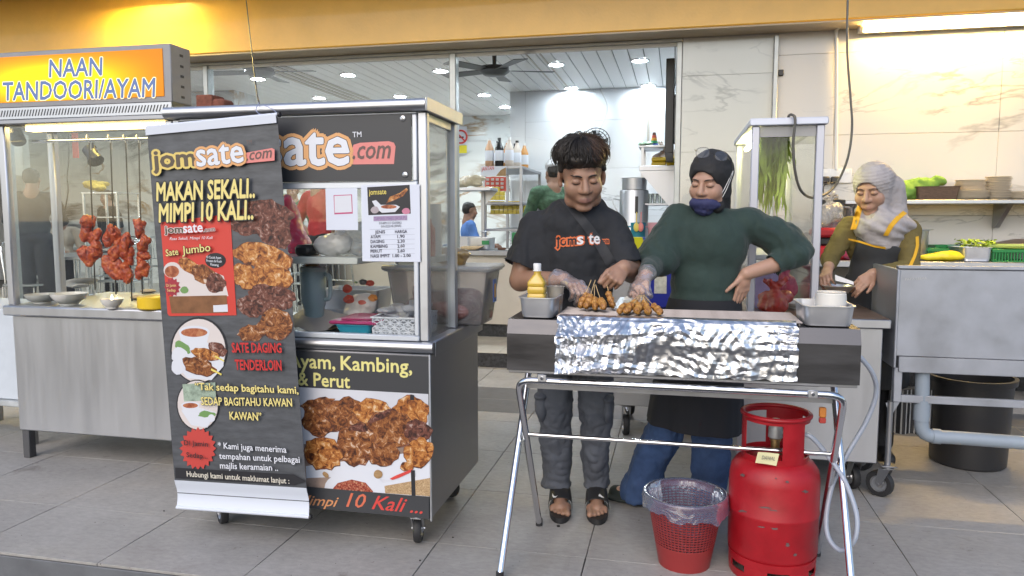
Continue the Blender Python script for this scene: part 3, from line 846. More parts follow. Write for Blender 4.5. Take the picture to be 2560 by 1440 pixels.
# tandoori skewers
TANDOORI = meat('tandoori_chicken', [(0.08, 0.012, 0.006), (0.32, 0.035, 0.014), (0.50, 0.085, 0.022), (0.60, 0.17, 0.045)], 26, 0.36, 0.7)
IRON = mat('dark_iron', (0.05, 0.045, 0.04), 0.5, 0.8)
def tandoori(utop, utip, vtip, chunks, label):
    top, tip = at(utop, 352, RY), at(utip, vtip, RY)
    t = thing('chicken_skewer', label, 'skewer', tuple(top), 'tandoori chicken skewers hanging in the cabinet')
    MB().tube([top, tip], [0.0035, 0.0035], 6).build('rod', IRON, t)
    hk = [top + Vector((0, 0, -0.01)), top + Vector((-0.004, -0.006, 0.03)), Vector((top.x - 0.004, RY - 0.014, 1.718)), Vector((top.x - 0.004, RY, 1.728)), Vector((top.x - 0.004, RY + 0.014, 1.716)), Vector((top.x - 0.006, RY + 0.014, 1.66))]
    MB().tube(bez(hk, 5), 0.0035, 6).build('hook', STEEL, t)
    for (u, v, ru, rv, ang, sd) in chunks:
        c = at(u, v, RY); s = (at(u + 1, v, RY) - c).length
        rr = random.Random(sd); a = math.radians(ang)
        P = []
        for i in range(6):
            o = Vector((rr.uniform(-.5, .5) * ru * s, rr.uniform(-.4, .4) * 0.03, rr.uniform(-.55, .55) * rv * s))
            P.append(el(c + rotm('Y', ang) @ o, (ru * s * rr.uniform(.42, .70), 0.016 * rr.uniform(.8, 1.5), rv * s * rr.uniform(.45, .78)), rotm('Y', ang + rr.uniform(-30, 30)) @ rotm('Z', rr.uniform(-25, 25))))
        organic('meat_piece', P, 0.004, 0.008, TANDOORI, t, noise=[(0.006, 48, sd), (0.003, 110, sd + 1)], it=1)
tandoori(223, 238, 725, [(225, 572, 27, 30, 25, 1), (234, 610, 13, 26, -10, 2), (226, 642, 25, 26, -35, 3)], 'leftmost tandoori chicken skewer, its meat hanging the highest of the three left ones')
tandoori(276, 290, 736, [(277, 592, 24, 28, -30, 4), (292, 622, 12, 28, 8, 5), (281, 670, 23, 34, -40, 6)], 'second tandoori chicken skewer from the left, with the widest pieces')
tandoori(314, 330, 753, [(318, 610, 15, 26, 8, 7), (322, 640, 17, 18, 20, 8), (322, 680, 18, 26, 12, 9)], 'third tandoori chicken skewer from the left, its rod reaching lowest')
tandoori(347, 356, 735, [(350, 570, 11, 28, -12, 10), (360, 605, 14, 18, 5, 11), (360, 640, 19, 17, 30, 12), (356, 668, 13, 24, -5, 13)], 'rightmost tandoori chicken skewer beside the printed banner')
# crockery on the cabinet worktop
def onz(u, v, z): return atz(u, v, z)
bowl(None, onz(106, 758, 0.841), 0.085, 0.05, CERAMIC, 'bowl', 'shallow white bowl at the left end of the cabinet worktop', 'bowl', 'white bowls in the food cabinet')
bowl(None, onz(174, 762, 0.841), 0.092, 0.062, CERAMIC, 'bowl', 'deep white bowl standing beside the shallow one in the cabinet', 'bowl', 'white bowls in the food cabinet')
bb = bowl(None, onz(183, 738, 0.841) + Vector((0, 0, 0.012)), 0.098, 0.03, CERAMIC, 'plate', 'white oval dish leaning up behind the deep bowl', 'dish'); bb.rotation_euler = (math.radians(-10), math.radians(-14), 0); bb.location.z += 0.035; bb.location.y += 0.06
cb = bowl(None, onz(281, 771, 0.841), 0.055, 0.05, CERAMIC, 'candle_bowl', 'small white bowl holding a lit candle beneath the skewers', 'candle bowl')
MB().lathe([(0, 0.03), (0.042, 0.03), (0.042, 0.034), (0, 0.034)], cb.location, 16).build('wax', mat('wax', (0.85, 0.6, 0.35), 0.4, emit=(1, .45, .15), estr=0.35), cb)
MB().lathe([(0.001, 0.034), (0.006, 0.042), (0.005, 0.052), (0.0005, 0.07)], cb.location, 8).build('flame', glow('flame', (1.0, 0.75, 0.4), 14), cb)
BREAD = mat('flatbread', (0.62, 0.48, 0.3), 0.7, var=0.25, vscale=40)
for u, v, l in ((370, 732, 'puffed round flatbread under the rightmost skewer'), (347, 748, 'pale flatbread lying near the yellow tub')):
    p = onz(u, v, 0.841); tag(MB().ell(p + Vector((0, 0, 0.012)), (0.05, 0.04, 0.012), 16, 8).build('flatbread', BREAD, None, loc=p), l, 'flatbread', 'flatbreads in the cabinet')
p = onz(392, 770, 0.841)
tag(MB().lathe([(0, 0), (0.085, 0), (0.09, 0.006), (0.09, 0.058), (0.084, 0.062), (0, 0.064)], p, 28).build('yellow_tub', mat('yellow_plastic', (0.75, 0.50, 0.02), 0.35), None, loc=p), 'round yellow plastic tub half hidden by the banner', 'tub')
# spot lamps hanging in the cabinet
def spot(c, ds, label, L=0.11, r=0.036):
    c = Vector(c); t = thing('spot_lamp', label, 'spot lamp', tuple(c))
    b = MB()
    for d in ds:
        d = Vector(d).normalized(); b2 = MB().tube([c - d * L * 0.55, c - d * L * 0.5, c + d * L * 0.5, c + d * L * 0.42], [r * 0.5, r * 0.9, r, r * 0.7], 16)
        b2.build('lamp_can', BLACK_P, t)
    MB().cyl(c + Vector((0, 0, 0.02)), c + Vector((0, 0, 0.1)), 0.012, 8).build('stem', BLACK_P, t)
spot(at(40, 336, 3.36), [(0.6, -0.3, -0.75)], 'black can spot lamp in the top left corner of the food cabinet')
spot(at(232, 388, 5.2), [(0.5, -0.4, -0.7), (0.75, -0.2, -0.6)], 'black twin spot lamp hanging behind the tandoori skewers', 0.16, 0.05)
# white cabinet at the left edge
wc = thing('white_cabinet', 'pale blue white cabinet cut off by the left picture edge', 'cabinet', (-3.85, 3.6, 0))
MB().box((-4.3, 3.42, 0.27), (-3.54, 3.9, 0.79), 0.006).build('body', mat('pale_enamel', (0.55, 0.6, 0.66), 0.4, var=0.06), wc)
MB().box((-4.32, 3.40, 0.235), (-3.53, 3.92, 0.268), 0.004).build('plinth', mat('worn_enamel', (0.4, 0.42, 0.43), 0.6, var=0.3), wc)
for x in (-4.25, -3.6):
    for y in (3.47, 3.85): MB().box((x - 0.02, y - 0.02, 0), (x + 0.02, y + 0.02, 0.234)).build('leg', STEEL_D, wc)

# ------------------------------------------------------------ the satay cart
FY = 2.64
cart = thing('satay_cart', 'steel satay push cart with glass top and jomsate sign', 'cart', (-1.45, 2.95, 0))
MB().box((-2.0, FY + 0.004, 0.135), (-0.905, 3.34, 0.784), 0.005).build('body', STEEL_D, cart)
MB().box((-2.02, FY + 0.012, 0.786), (-0.893, 3.36, 0.83), 0.006).build('worktop', STEEL, cart)
MB().cyl((-2.02, FY + 0.012, 0.808), (-0.893, FY + 0.012, 0.808), 0.0215, 20).build('worktop_nosing', STEEL, cart)
MB().box((-0.892, 2.66, 0.772), (-0.888, 3.362, 0.829), 0.0015).build('edge_trim', STEEL_D, cart)
for x in (-1.985, -0.948):
    for y in (FY + 0.012, 3.005): MB().box((x, y, 0.831), (x + 0.036, y + 0.034, 1.692), 0.004).build('post', ALU, cart)
rf = MB().box((-2.0, FY - 0.005, 1.694), (-0.905, 3.07, 1.738), 0.004).build('roof', STEEL_D, cart)
MB().cyl((-2.0, FY - 0.006, 1.716), (-0.905, FY - 0.006, 1.716), 0.0225, 20).build('roof_nosing', STEEL, rf)
MB().box((-0.904, FY - 0.028, 1.69), (-0.896, 3.075, 1.742), 0.003).build('roof_end_cap', ALU, rf)
fy = FY + 0.006
for nm, a, b in (('frame_rail', (-1.949, fy, 1.685), (-0.949, fy + 0.03, 1.693)), ('frame_rail', (-1.949, fy, 1.412), (-0.949, fy + 0.03, 1.438)), ('frame_rail', (-1.949, fy, 0.831), (-0.949, fy + 0.03, 0.852)),
                 ('frame_stile', (-0.968, fy, 0.853), (-0.949, fy + 0.03, 1.411)), ('frame_stile', (-0.968, fy, 1.439), (-0.949, fy + 0.03, 1.684))):
    MB().box(a, b, 0.003).build(nm, mat('pale_aluminium', (0.62, 0.66, 0.72), 0.4, 0.4), cart)
MB().box((-1.949, fy + 0.012, 0.853), (-0.969, fy + 0.016, 1.411)).build('glass_pane', GLASS, cart)
MB().box((-0.935, FY + 0.047, 0.832), (-0.931, 3.004, 1.66)).build('glass_pane', GLASS, cart)
MB().box((-0.94, FY + 0.047, 1.661), (-0.925, 3.004, 1.6925), 0.002).build('side_rail', ALU, cart)
shf = MB().box((-1.948, FY + 0.06, 1.118), (-1.22, 3.0, 1.146), 0.003).build('inner_shelf', mat('shelf_white', (0.6, 0.62, 0.6), 0.4), cart)
for x, y, a in ((-0.985, 2.70, 0.2), (-0.985, 3.2, 0.9), (-1.85, 2.70, 0.8), (-1.85, 3.2, 0.5)): castor(cart, (x, y, 0.134), 0.057, 0.03, a)
# sign board
SLATE = mat('charcoal_print', (0.045, 0.047, 0.052), 0.45)
sb = MB().box((-1.948, FY - 0.001, 1.4385), (-0.9685, FY + 0.004, 1.6845)).build('sign_board', SLATE, cart)
ys = FY - 0.001
WHITE_L = mat('white_print', (0.72, 0.74, 0.80), 0.5)
TAN = mat('orange_tan_print', (0.72, 0.38, 0.16), 0.5)
PINK = mat('salmon_print', (0.72, 0.24, 0.22), 0.5)
INK = mat('black_print', (0.02, 0.02, 0.025), 0.5)
YEL = mat('yellow_print', (0.75, 0.62, 0.14), 0.5)
RED = mat('red_print', (0.62, 0.06, 0.05), 0.5)
GREYT = mat('grey_brown_print', (0.14, 0.09, 0.08), 0.5)
text(sb, 'sate', ys, (664, 412), (872, 411), 97, WHITE_L, 0.022, [(INK, 0.034), (TAN, 0.092)])
MB().face(print_blob([(884, 362), (900, 357), (972, 353), (985, 357), (989, 366), (985, 410), (880, 411), (876, 385)], ys, 0.0006)).build('com_patch', PINK, sb, ang=0, fix=False)
text(sb, '.com', ys, (882, 397), (977, 395), 46, GREYT, 0.012, shear=0.25, lift=0.0018)
text(sb, 'TM', ys, (882, 343), (904, 342), 13, WHITE_L, 0.01)
for u, v in ((1007, 296), (1013, 437)):
    p = at(u, v, ys); s = MB().lathe([(0, 0), (0.0105, 0), (0.0105, 0.003), (0.008, 0.0045), (0, 0.005)], p, 18, axis=rotm('X', 90)).build('mirror_screw', mat('zinc_plate', (0.6, 0.6, 0.6), 0.3, 0.9), sb)
    MB().box((p.x - 0.008, p.y - 0.0054, p.z - 0.001), (p.x + 0.008, p.y - 0.0048, p.z + 0.001), rot=rotm('Y', 40)).build('screw_slot', BLACK_P, s)
# lower poster
po = MB().box((-1.99, FY - 0.004, 0.14), (-0.909, FY + 0.003, 0.776), 0.001).build('poster_panel', SLATE, cart)
MB().box((-0.9085, FY - 0.006, 0.13), (-0.902, FY + 0.003, 0.783), 0.001).build('poster_edge', ALU, cart)
yp = FY - 0.004
PAPER = mat('print_white', (0.66, 0.68, 0.74), 0.5)
MB().face([(-1.99, yp - 0.0006, 0.632), (-0.911, yp - 0.0006, 0.632), (-0.911, yp - 0.0006, 0.228), (-1.99, yp - 0.0006, 0.228)]).build('photo_ground', mat('print_cloth', (0.60, 0.61, 0.66), 0.5, var=0.1, vscale=4), po, ang=0, fix=False)
SATAY_P = meat('printed_satay', [(0.03, 0.01, 0.008), (0.10, 0.032, 0.014), (0.24, 0.08, 0.026), (0.38, 0.16, 0.05), (0.66, 0.52, 0.42)], 42, 0.4, 0)  # palest colours of the meat prints are highlights painted into the print
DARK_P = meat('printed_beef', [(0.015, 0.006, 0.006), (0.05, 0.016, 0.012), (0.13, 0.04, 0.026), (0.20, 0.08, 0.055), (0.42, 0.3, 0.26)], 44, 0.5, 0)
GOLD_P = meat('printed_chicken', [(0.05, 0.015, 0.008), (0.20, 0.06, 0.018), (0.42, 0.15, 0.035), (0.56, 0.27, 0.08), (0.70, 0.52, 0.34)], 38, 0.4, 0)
CHILI_P = meat('printed_chili', [(0.05, 0.01, 0.01), (0.25, 0.03, 0.02), (0.4, 0.1, 0.05), (0.6, 0.4, 0.25)], 120, 0.5, 0)
SAUCE_P = meat('printed_sauce', [(0.22, 0.05, 0.02), (0.4, 0.12, 0.05), (0.5, 0.22, 0.1)], 40, 0.5, 0)
GRAIN_P = meat('printed_grain', [(0.25, 0.15, 0.07), (0.45, 0.3, 0.16), (0.6, 0.45, 0.28)], 160, 0.5, 0)
WOOD_P = mat('printed_wood', (0.36, 0.22, 0.1), 0.6, var=0.35, vscale=30, stretch=(1, 1, 8))
def print_shapes(parent, y, items, lift=0.001, pt=at):
    its = []
    for it in items:
        if it[0] in ('printed_satay', 'printed_beef', 'printed_chicken'):      # shade painted into the print: a darker rim under each chunk
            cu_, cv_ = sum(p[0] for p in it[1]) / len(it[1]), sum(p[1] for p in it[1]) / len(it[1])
            its.append(('printed_rim_shade', [(cu_ + (a - cu_) * 1.03, cv_ + (b - cv_) * 1.05 + 1) for a, b in it[1]], DARK_P))
        its.append(it)
    for i, (nm, pts, m) in enumerate(its):
        MB().face(print_blob(pts, y, lift + 0.00008 * i, pt)).build(nm, m, parent, ang=0, fix=False)
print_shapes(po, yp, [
    ('printed_table', [(760, 1110), (1076, 1110), (1076, 1160), (762, 1240)], mat('print_wood_table', (0.3, 0.22, 0.18), 0.6, var=0.3, vscale=20)),  # brown wooden table top in the printed picture
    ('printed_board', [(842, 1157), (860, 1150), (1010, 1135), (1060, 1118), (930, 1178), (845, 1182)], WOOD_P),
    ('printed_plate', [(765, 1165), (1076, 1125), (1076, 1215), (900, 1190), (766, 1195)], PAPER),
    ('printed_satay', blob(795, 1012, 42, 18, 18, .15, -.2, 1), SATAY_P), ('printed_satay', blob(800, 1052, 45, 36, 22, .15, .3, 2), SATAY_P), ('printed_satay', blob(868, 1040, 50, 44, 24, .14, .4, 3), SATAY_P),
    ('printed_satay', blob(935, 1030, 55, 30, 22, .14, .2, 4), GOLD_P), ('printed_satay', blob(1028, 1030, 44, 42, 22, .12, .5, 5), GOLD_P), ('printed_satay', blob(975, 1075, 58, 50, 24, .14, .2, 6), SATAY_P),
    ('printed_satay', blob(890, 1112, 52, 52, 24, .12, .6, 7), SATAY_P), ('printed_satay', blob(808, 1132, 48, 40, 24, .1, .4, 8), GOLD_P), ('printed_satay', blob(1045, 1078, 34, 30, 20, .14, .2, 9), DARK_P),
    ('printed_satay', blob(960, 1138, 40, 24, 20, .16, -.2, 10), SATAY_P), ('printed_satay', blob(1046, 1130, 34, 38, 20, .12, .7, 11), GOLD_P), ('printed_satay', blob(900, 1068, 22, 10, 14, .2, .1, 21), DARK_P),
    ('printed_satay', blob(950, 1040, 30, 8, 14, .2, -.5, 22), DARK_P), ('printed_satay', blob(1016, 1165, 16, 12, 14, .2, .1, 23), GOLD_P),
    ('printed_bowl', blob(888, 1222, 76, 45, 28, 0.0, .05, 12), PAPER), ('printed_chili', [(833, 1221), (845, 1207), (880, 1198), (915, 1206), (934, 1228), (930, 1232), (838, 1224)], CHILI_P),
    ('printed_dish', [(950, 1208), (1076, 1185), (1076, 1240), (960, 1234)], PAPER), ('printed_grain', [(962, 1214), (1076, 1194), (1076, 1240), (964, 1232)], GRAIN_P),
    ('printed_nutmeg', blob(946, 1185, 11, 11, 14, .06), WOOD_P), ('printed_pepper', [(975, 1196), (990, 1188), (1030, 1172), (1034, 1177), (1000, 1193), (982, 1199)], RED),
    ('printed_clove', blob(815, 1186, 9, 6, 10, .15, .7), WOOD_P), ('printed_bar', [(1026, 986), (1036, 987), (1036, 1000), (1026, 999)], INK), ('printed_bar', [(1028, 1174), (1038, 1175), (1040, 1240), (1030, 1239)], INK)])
MB().face([(-1.99, yp - 0.006, 0.229), (-0.911, yp - 0.006, 0.229), (-0.911, yp - 0.006, 0.142), (-1.99, yp - 0.006, 0.142)]).build('caption_strip', SLATE, po, ang=0, fix=False)
YEL2 = mat('pale_yellow_print', (0.74, 0.68, 0.26), 0.5)
text(po, 'Ayam,', yp, (722, 917), (838, 923), 34, YEL2, 0.018)
text(po, 'Kambing,', yp, (853, 924), (1030, 933), 34, YEL2, 0.018)
text(po, '& Perut', yp, (746, 962), (875, 970), 32, YEL2, 0.018)
ORG_T = mat('orange_red_print', (0.62, 0.15, 0.08), 0.5)
text(po, 'Mimpi', yp - 0.006, (742, 1260), (848, 1267), 24, mat('orange_print', (0.65, 0.28, 0.12), 0.5), 0.008, shear=0.45)
text(po, '10', yp - 0.006, (866, 1266), (916, 1270), 34, ORG_T, 0.008, shear=0.35)
text(po, 'Kali ...', yp - 0.006, (930, 1272), (1056, 1284), 34, RED, 0.008, shear=0.45)

# papers stuck on the cart glass
yq = fy - 0.0015
pl = tag(MB().box(tuple(at(906, 653, yq) + Vector((0, 0, 0))), tuple(at(1049, 461, yq) + Vector((0, 0.001, 0)))).build('price_list', mat('copy_paper', (0.66, 0.70, 0.80), 0.6), None, loc=tuple(at(978, 655, yq))), 'white price list sheet with satay prices taped to the cart glass', 'price list')
y2 = yq
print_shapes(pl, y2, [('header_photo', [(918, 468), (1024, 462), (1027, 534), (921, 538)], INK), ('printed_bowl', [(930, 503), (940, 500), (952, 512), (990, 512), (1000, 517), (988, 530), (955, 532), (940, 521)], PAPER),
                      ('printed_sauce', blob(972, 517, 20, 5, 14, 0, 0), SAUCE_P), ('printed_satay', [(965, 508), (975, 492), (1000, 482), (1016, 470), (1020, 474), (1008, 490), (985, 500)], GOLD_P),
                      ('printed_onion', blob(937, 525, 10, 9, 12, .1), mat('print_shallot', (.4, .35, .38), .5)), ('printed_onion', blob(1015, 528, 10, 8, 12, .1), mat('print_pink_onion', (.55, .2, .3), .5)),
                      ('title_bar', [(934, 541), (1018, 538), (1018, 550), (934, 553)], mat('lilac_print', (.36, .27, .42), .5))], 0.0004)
text(pl, 'jomsate', y2, (923, 487), (966, 485), 13, YEL, 0.01)
text(pl, 'TAMAN MAJU JAYA P.J', y2, (936, 551), (1016, 548), 8, mat('purple_print', (.2, .13, .28), .5))
DK = mat('dark_ink', (0.05, 0.05, 0.08), 0.6)
text(pl, '010-8091313 (DANIAL)', y2, (948, 561), (1004, 559), 6, DK); text(pl, '010-3223146 (IRNA)', y2, (953, 569), (1003, 567), 6, DK)
for a, b, v in (('JENIS', 'HARGA', 584), ('AYAM', '1.90', 596), ('DAGING', '2.30', 608), ('KAMBING', '2.60', 620), ('PERUT', '2.60', 632), ('NASI IMPIT', '1.00 - 2.00', 644)):
    wa = {'JENIS': 25, 'AYAM': 24, 'DAGING': 34, 'KAMBING': 42, 'PERUT': 29, 'NASI IMPIT': 48}[a]; wb = {'HARGA': 30, '1.00 - 2.00': 45}.get(b, 18)
    ua = 938 if a == 'JENIS' else 927; ub = 1003 - wb / 2
    if a == 'NASI IMPIT': ub = 982
    text(pl, a, y2, (ua, v), (ua + wa, v - 1), 7.5, DK, 0.02); text(pl, b, y2, (ub, v - 1), (ub + wb, v - 2), 7.5, DK, 0.02)
gl_ = MB()
for v in (573, 587, 599, 611, 623, 635):
    a, b = at(925, v + 1, y2), at(1037, v - 1, y2); gl_.face([a + Vector((0, -.0008, 0)), b + Vector((0, -.0008, 0)), b + Vector((0, -.0008, .0008)), a + Vector((0, -.0008, .0008))])
gl_.build('table_rule', mat('grey_ink', (.35, .38, .45), .6), pl, ang=0, fix=False)
qc = tag(MB().box(tuple(at(816, 575, yq)), tuple(at(893, 470, yq) + Vector((0, 0.001, 0)))).build('payment_card', mat('copy_paper', (0.66, 0.70, 0.80), 0.6), None, loc=tuple(at(855, 575, yq))), 'blank white payment card with a pink edged box taped to the cart glass', 'card')
print_shapes(qc, yq, [('pink_border', [(834, 488), (880, 486), (882, 534), (836, 536)], mat('magenta_print', (.5, .08, .2), .5)), ('white_field', [(836, 490), (878, 488), (880, 530), (837, 532)], PAPER)], 0.0004)

# ------------------------------------------------------------ hanging banner
BY = 2.55
TL, TR, BL, BR = at(367, 321, BY), at(693, 289, BY), at(442, 1268, BY), at(772, 1292, BY)
def bn(s, t, h=0.0):
    p = (TL * (1 - s) + TR * s) * (1 - t) + (BL * (1 - s) + BR * s) * t
    curl = 0.012 * math.sin(max(0, t - 0.93) / 0.07 * math.pi) if t > 0.93 else 0.0
    return p + Vector((0, -h + curl, 0))
ban = thing('banner', 'long charcoal printed banner hanging crooked in front of the satay cart', 'banner', tuple((TL + TR) / 2))
SLATE_B = mat('slate_print', (0.085, 0.09, 0.10), 0.42, var=0.35, vscale=9, stretch=(1, 1, 4), bump=0.04, bscale=14)
sh = MB().sheet(lambda s, t: bn(s, t), 6, 40, (0, 0.0012, 0)).build('cloth', [SLATE_B], ban)
MB().sheet(lambda s, t: bn(s, 0.925 + 0.075 * t, 0.0012), 6, 8, (0, -0.0005, 0)).build('white_hem', mat('banner_white', (0.62, 0.66, 0.74), 0.45), ban)
MB().tube([bn(-0.006, 0.0, 0) + Vector((0, .002, .004)), bn(1.006, 0.0, 0) + Vector((0, .002, .004))], 0.0075, 12).build('top_rod', mat('banner_white', (0.62, 0.66, 0.74), 0.45), ban)
MB().sheet(lambda s, t: bn(s, -0.002 + 0.02 * t, 0.009), 4, 2, (0, -0.0008, 0)).build('top_hem', mat('banner_white', (0.62, 0.66, 0.74), 0.45), ban)
MB().tube([bn(0.0, 1.0, 0), bn(1.006, 1.0, 0)], 0.0075, 12).build('bottom_rod', mat('banner_white', (0.62, 0.66, 0.74), 0.45), ban)
for e in (bn(1.006, 0, 0) + Vector((0, .002, .004)), bn(1.006, 1, 0)): MB().cyl(e, e + Vector((0.008, 0, 0)), 0.010, 10).build('rod_cap', BLACK_P, ban)
UPB = (TL + TR - BL - BR).normalized()
RED_B = mat('bright_red_print', (0.60, 0.055, 0.04), 0.4)
CRM = mat('print_cream', (0.66, 0.6, 0.58), 0.5)
GRN = mat('print_green', (0.16, 0.3, 0.1), 0.5)
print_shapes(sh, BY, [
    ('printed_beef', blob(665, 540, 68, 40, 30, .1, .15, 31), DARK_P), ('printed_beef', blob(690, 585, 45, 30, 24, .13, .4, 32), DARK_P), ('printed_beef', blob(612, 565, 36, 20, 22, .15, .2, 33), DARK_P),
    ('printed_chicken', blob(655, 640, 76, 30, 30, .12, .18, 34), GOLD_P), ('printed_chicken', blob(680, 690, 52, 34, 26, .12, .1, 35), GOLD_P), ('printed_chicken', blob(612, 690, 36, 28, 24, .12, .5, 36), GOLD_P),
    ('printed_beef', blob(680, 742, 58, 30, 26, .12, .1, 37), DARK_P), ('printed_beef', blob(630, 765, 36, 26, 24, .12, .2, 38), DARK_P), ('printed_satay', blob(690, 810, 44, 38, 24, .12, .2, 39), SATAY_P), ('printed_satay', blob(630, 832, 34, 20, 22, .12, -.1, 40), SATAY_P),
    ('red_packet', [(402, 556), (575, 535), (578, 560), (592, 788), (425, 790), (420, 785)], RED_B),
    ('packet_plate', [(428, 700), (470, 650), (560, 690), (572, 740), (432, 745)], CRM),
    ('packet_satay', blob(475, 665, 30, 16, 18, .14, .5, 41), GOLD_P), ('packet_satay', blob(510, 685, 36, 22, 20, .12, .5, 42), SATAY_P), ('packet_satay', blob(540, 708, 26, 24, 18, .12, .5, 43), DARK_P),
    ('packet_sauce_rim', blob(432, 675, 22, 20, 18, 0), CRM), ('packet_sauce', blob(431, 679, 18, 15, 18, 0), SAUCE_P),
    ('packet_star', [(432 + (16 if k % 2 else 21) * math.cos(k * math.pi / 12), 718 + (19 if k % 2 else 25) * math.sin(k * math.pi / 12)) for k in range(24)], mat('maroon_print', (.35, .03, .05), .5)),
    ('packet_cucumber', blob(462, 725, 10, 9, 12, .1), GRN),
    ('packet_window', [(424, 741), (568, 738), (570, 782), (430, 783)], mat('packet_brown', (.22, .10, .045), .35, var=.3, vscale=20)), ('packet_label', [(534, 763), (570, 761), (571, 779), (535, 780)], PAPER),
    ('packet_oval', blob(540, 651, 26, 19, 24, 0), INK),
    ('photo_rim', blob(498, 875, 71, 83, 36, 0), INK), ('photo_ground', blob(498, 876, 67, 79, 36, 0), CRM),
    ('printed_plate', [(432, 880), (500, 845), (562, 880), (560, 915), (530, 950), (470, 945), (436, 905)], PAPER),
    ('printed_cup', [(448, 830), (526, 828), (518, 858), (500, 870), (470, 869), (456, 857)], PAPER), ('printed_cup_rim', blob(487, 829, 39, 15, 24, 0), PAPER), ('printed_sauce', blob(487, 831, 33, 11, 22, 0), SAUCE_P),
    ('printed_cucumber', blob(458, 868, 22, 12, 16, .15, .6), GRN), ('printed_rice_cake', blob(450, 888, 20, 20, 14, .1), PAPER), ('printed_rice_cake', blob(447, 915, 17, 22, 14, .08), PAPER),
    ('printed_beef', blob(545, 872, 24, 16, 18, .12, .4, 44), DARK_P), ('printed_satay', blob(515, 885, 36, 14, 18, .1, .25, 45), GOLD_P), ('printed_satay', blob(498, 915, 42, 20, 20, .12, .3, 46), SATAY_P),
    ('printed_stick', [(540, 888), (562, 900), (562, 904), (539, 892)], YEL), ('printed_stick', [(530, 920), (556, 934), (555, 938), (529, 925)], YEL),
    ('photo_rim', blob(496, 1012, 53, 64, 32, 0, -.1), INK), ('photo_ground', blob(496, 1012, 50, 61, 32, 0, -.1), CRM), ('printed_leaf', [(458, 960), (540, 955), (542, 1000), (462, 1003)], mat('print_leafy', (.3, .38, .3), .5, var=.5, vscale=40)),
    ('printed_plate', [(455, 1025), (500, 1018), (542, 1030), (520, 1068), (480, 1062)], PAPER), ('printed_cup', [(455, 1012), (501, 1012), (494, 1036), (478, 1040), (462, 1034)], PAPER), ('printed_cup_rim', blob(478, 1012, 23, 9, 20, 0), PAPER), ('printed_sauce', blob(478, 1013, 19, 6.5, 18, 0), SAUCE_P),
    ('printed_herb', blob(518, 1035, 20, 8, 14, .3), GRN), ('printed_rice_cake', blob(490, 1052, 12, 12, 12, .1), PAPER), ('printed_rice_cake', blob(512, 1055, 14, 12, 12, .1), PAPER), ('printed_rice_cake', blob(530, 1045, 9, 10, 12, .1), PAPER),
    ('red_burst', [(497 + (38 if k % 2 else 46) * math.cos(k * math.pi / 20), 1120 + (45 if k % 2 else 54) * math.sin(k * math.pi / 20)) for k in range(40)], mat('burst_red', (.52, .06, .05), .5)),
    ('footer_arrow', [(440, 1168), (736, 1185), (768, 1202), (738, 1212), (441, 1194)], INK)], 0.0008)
lf = 0.014
LB = dict(up=UPB, lift=lf - 0.001)
GRAD = mat('umber_print', (0.10, 0.075, 0.05), 0.45)
YEL_O = mat('gold_print', (0.72, 0.55, 0.16), 0.5)
text(sh, 'jom', BY, (391, 420), (495, 414), 42, GRAD, 0.03, [(YEL_O, 0.12)], up=UPB, lift=lf)
text(sh, 'sate', BY, (500, 416), (615, 405), 58, WHITE_L, 0.022, [(INK, 0.036), (TAN, 0.11)], up=UPB, lift=lf + 0.002)
MB().face(print_blob([(618, 383), (684, 371), (691, 374), (691, 402), (616, 409)], BY, lf - .001)).build('com_patch', PINK, sh, ang=0, fix=False)
text(sh, '.com', BY, (621, 402), (685, 394), 27, GREYT, 0.012, shear=0.25, up=UPB, lift=lf)
text(sh, 'TM', BY, (621, 362), (635, 360), 10, GREYT, 0.0, up=UPB, lift=lf)
YT = mat('butter_print', (0.78, 0.66, 0.24), 0.5)
text(sh, 'MAKAN SEKALI..', BY, (398, 502), (642, 493), 44, YT, 0.03, [(INK, 0.075)], shear=0.18, up=UPB, lift=lf)
text(sh, 'MIMPI 10 KALI..', BY, (404, 555), (638, 547), 44, YT, 0.03, [(INK, 0.075)], shear=0.18, up=UPB, lift=lf)
text(sh, 'jom', BY, (420, 582), (465, 581), 17, GRAD, 0.03, [(CRM, 0.08)], up=UPB, lift=lf + .003)
text(sh, 'sate', BY, (466, 582), (514, 579), 24, WHITE_L, 0.02, [(RED, 0.06)], up=UPB, lift=lf + .003)
text(sh, '.com', BY, (516, 580), (544, 577), 11, GREYT, 0.01, [(CRM, 0.06)], up=UPB, lift=lf + .003)
text(sh, 'Rasa Sekali, Mimpi 10 Kali', BY, (430, 600), (538, 597), 7, WHITE_L, 0.0, shear=0.3, up=UPB, lift=lf)
text(sh, 'Sate', BY, (421, 640), (452, 636), 16, YT, 0.01, [(INK, 0.05)], up=UPB, lift=lf)
text(sh, 'Jumbo', BY, (462, 635), (532, 627), 19, YT, 0.01, [(INK, 0.05)], up=UPB, lift=lf)
for i, (s_, u0, u1) in enumerate((('10 Cucuk Ayam', 522, 558), ('Frozen & Kuah', 522, 560), ('Kacang', 532, 552))):
    text(sh, s_, BY, (u0, 645 + 9 * i), (u1, 647 + 9 * i), 6, WHITE_L, 0.01, up=UPB, lift=lf)
text(sh, 'Di Jamin', BY, (422, 716), (446, 716), 7, YT, 0.0, up=UPB, lift=lf); text(sh, 'Sedap', BY, (424, 728), (445, 728), 7, YT, 0.0, up=UPB, lift=lf)
RT = mat('crimson_print', (0.55, 0.03, 0.03), 0.5)
text(sh, 'SATE DAGING', BY, (586, 879), (709, 880), 23, RT, 0.03, [(INK, 0.06)], up=UPB, lift=lf)
text(sh, 'TENDERLOIN', BY, (594, 922), (709, 924), 24, RT, 0.03, [(INK, 0.06)], up=UPB, lift=lf)
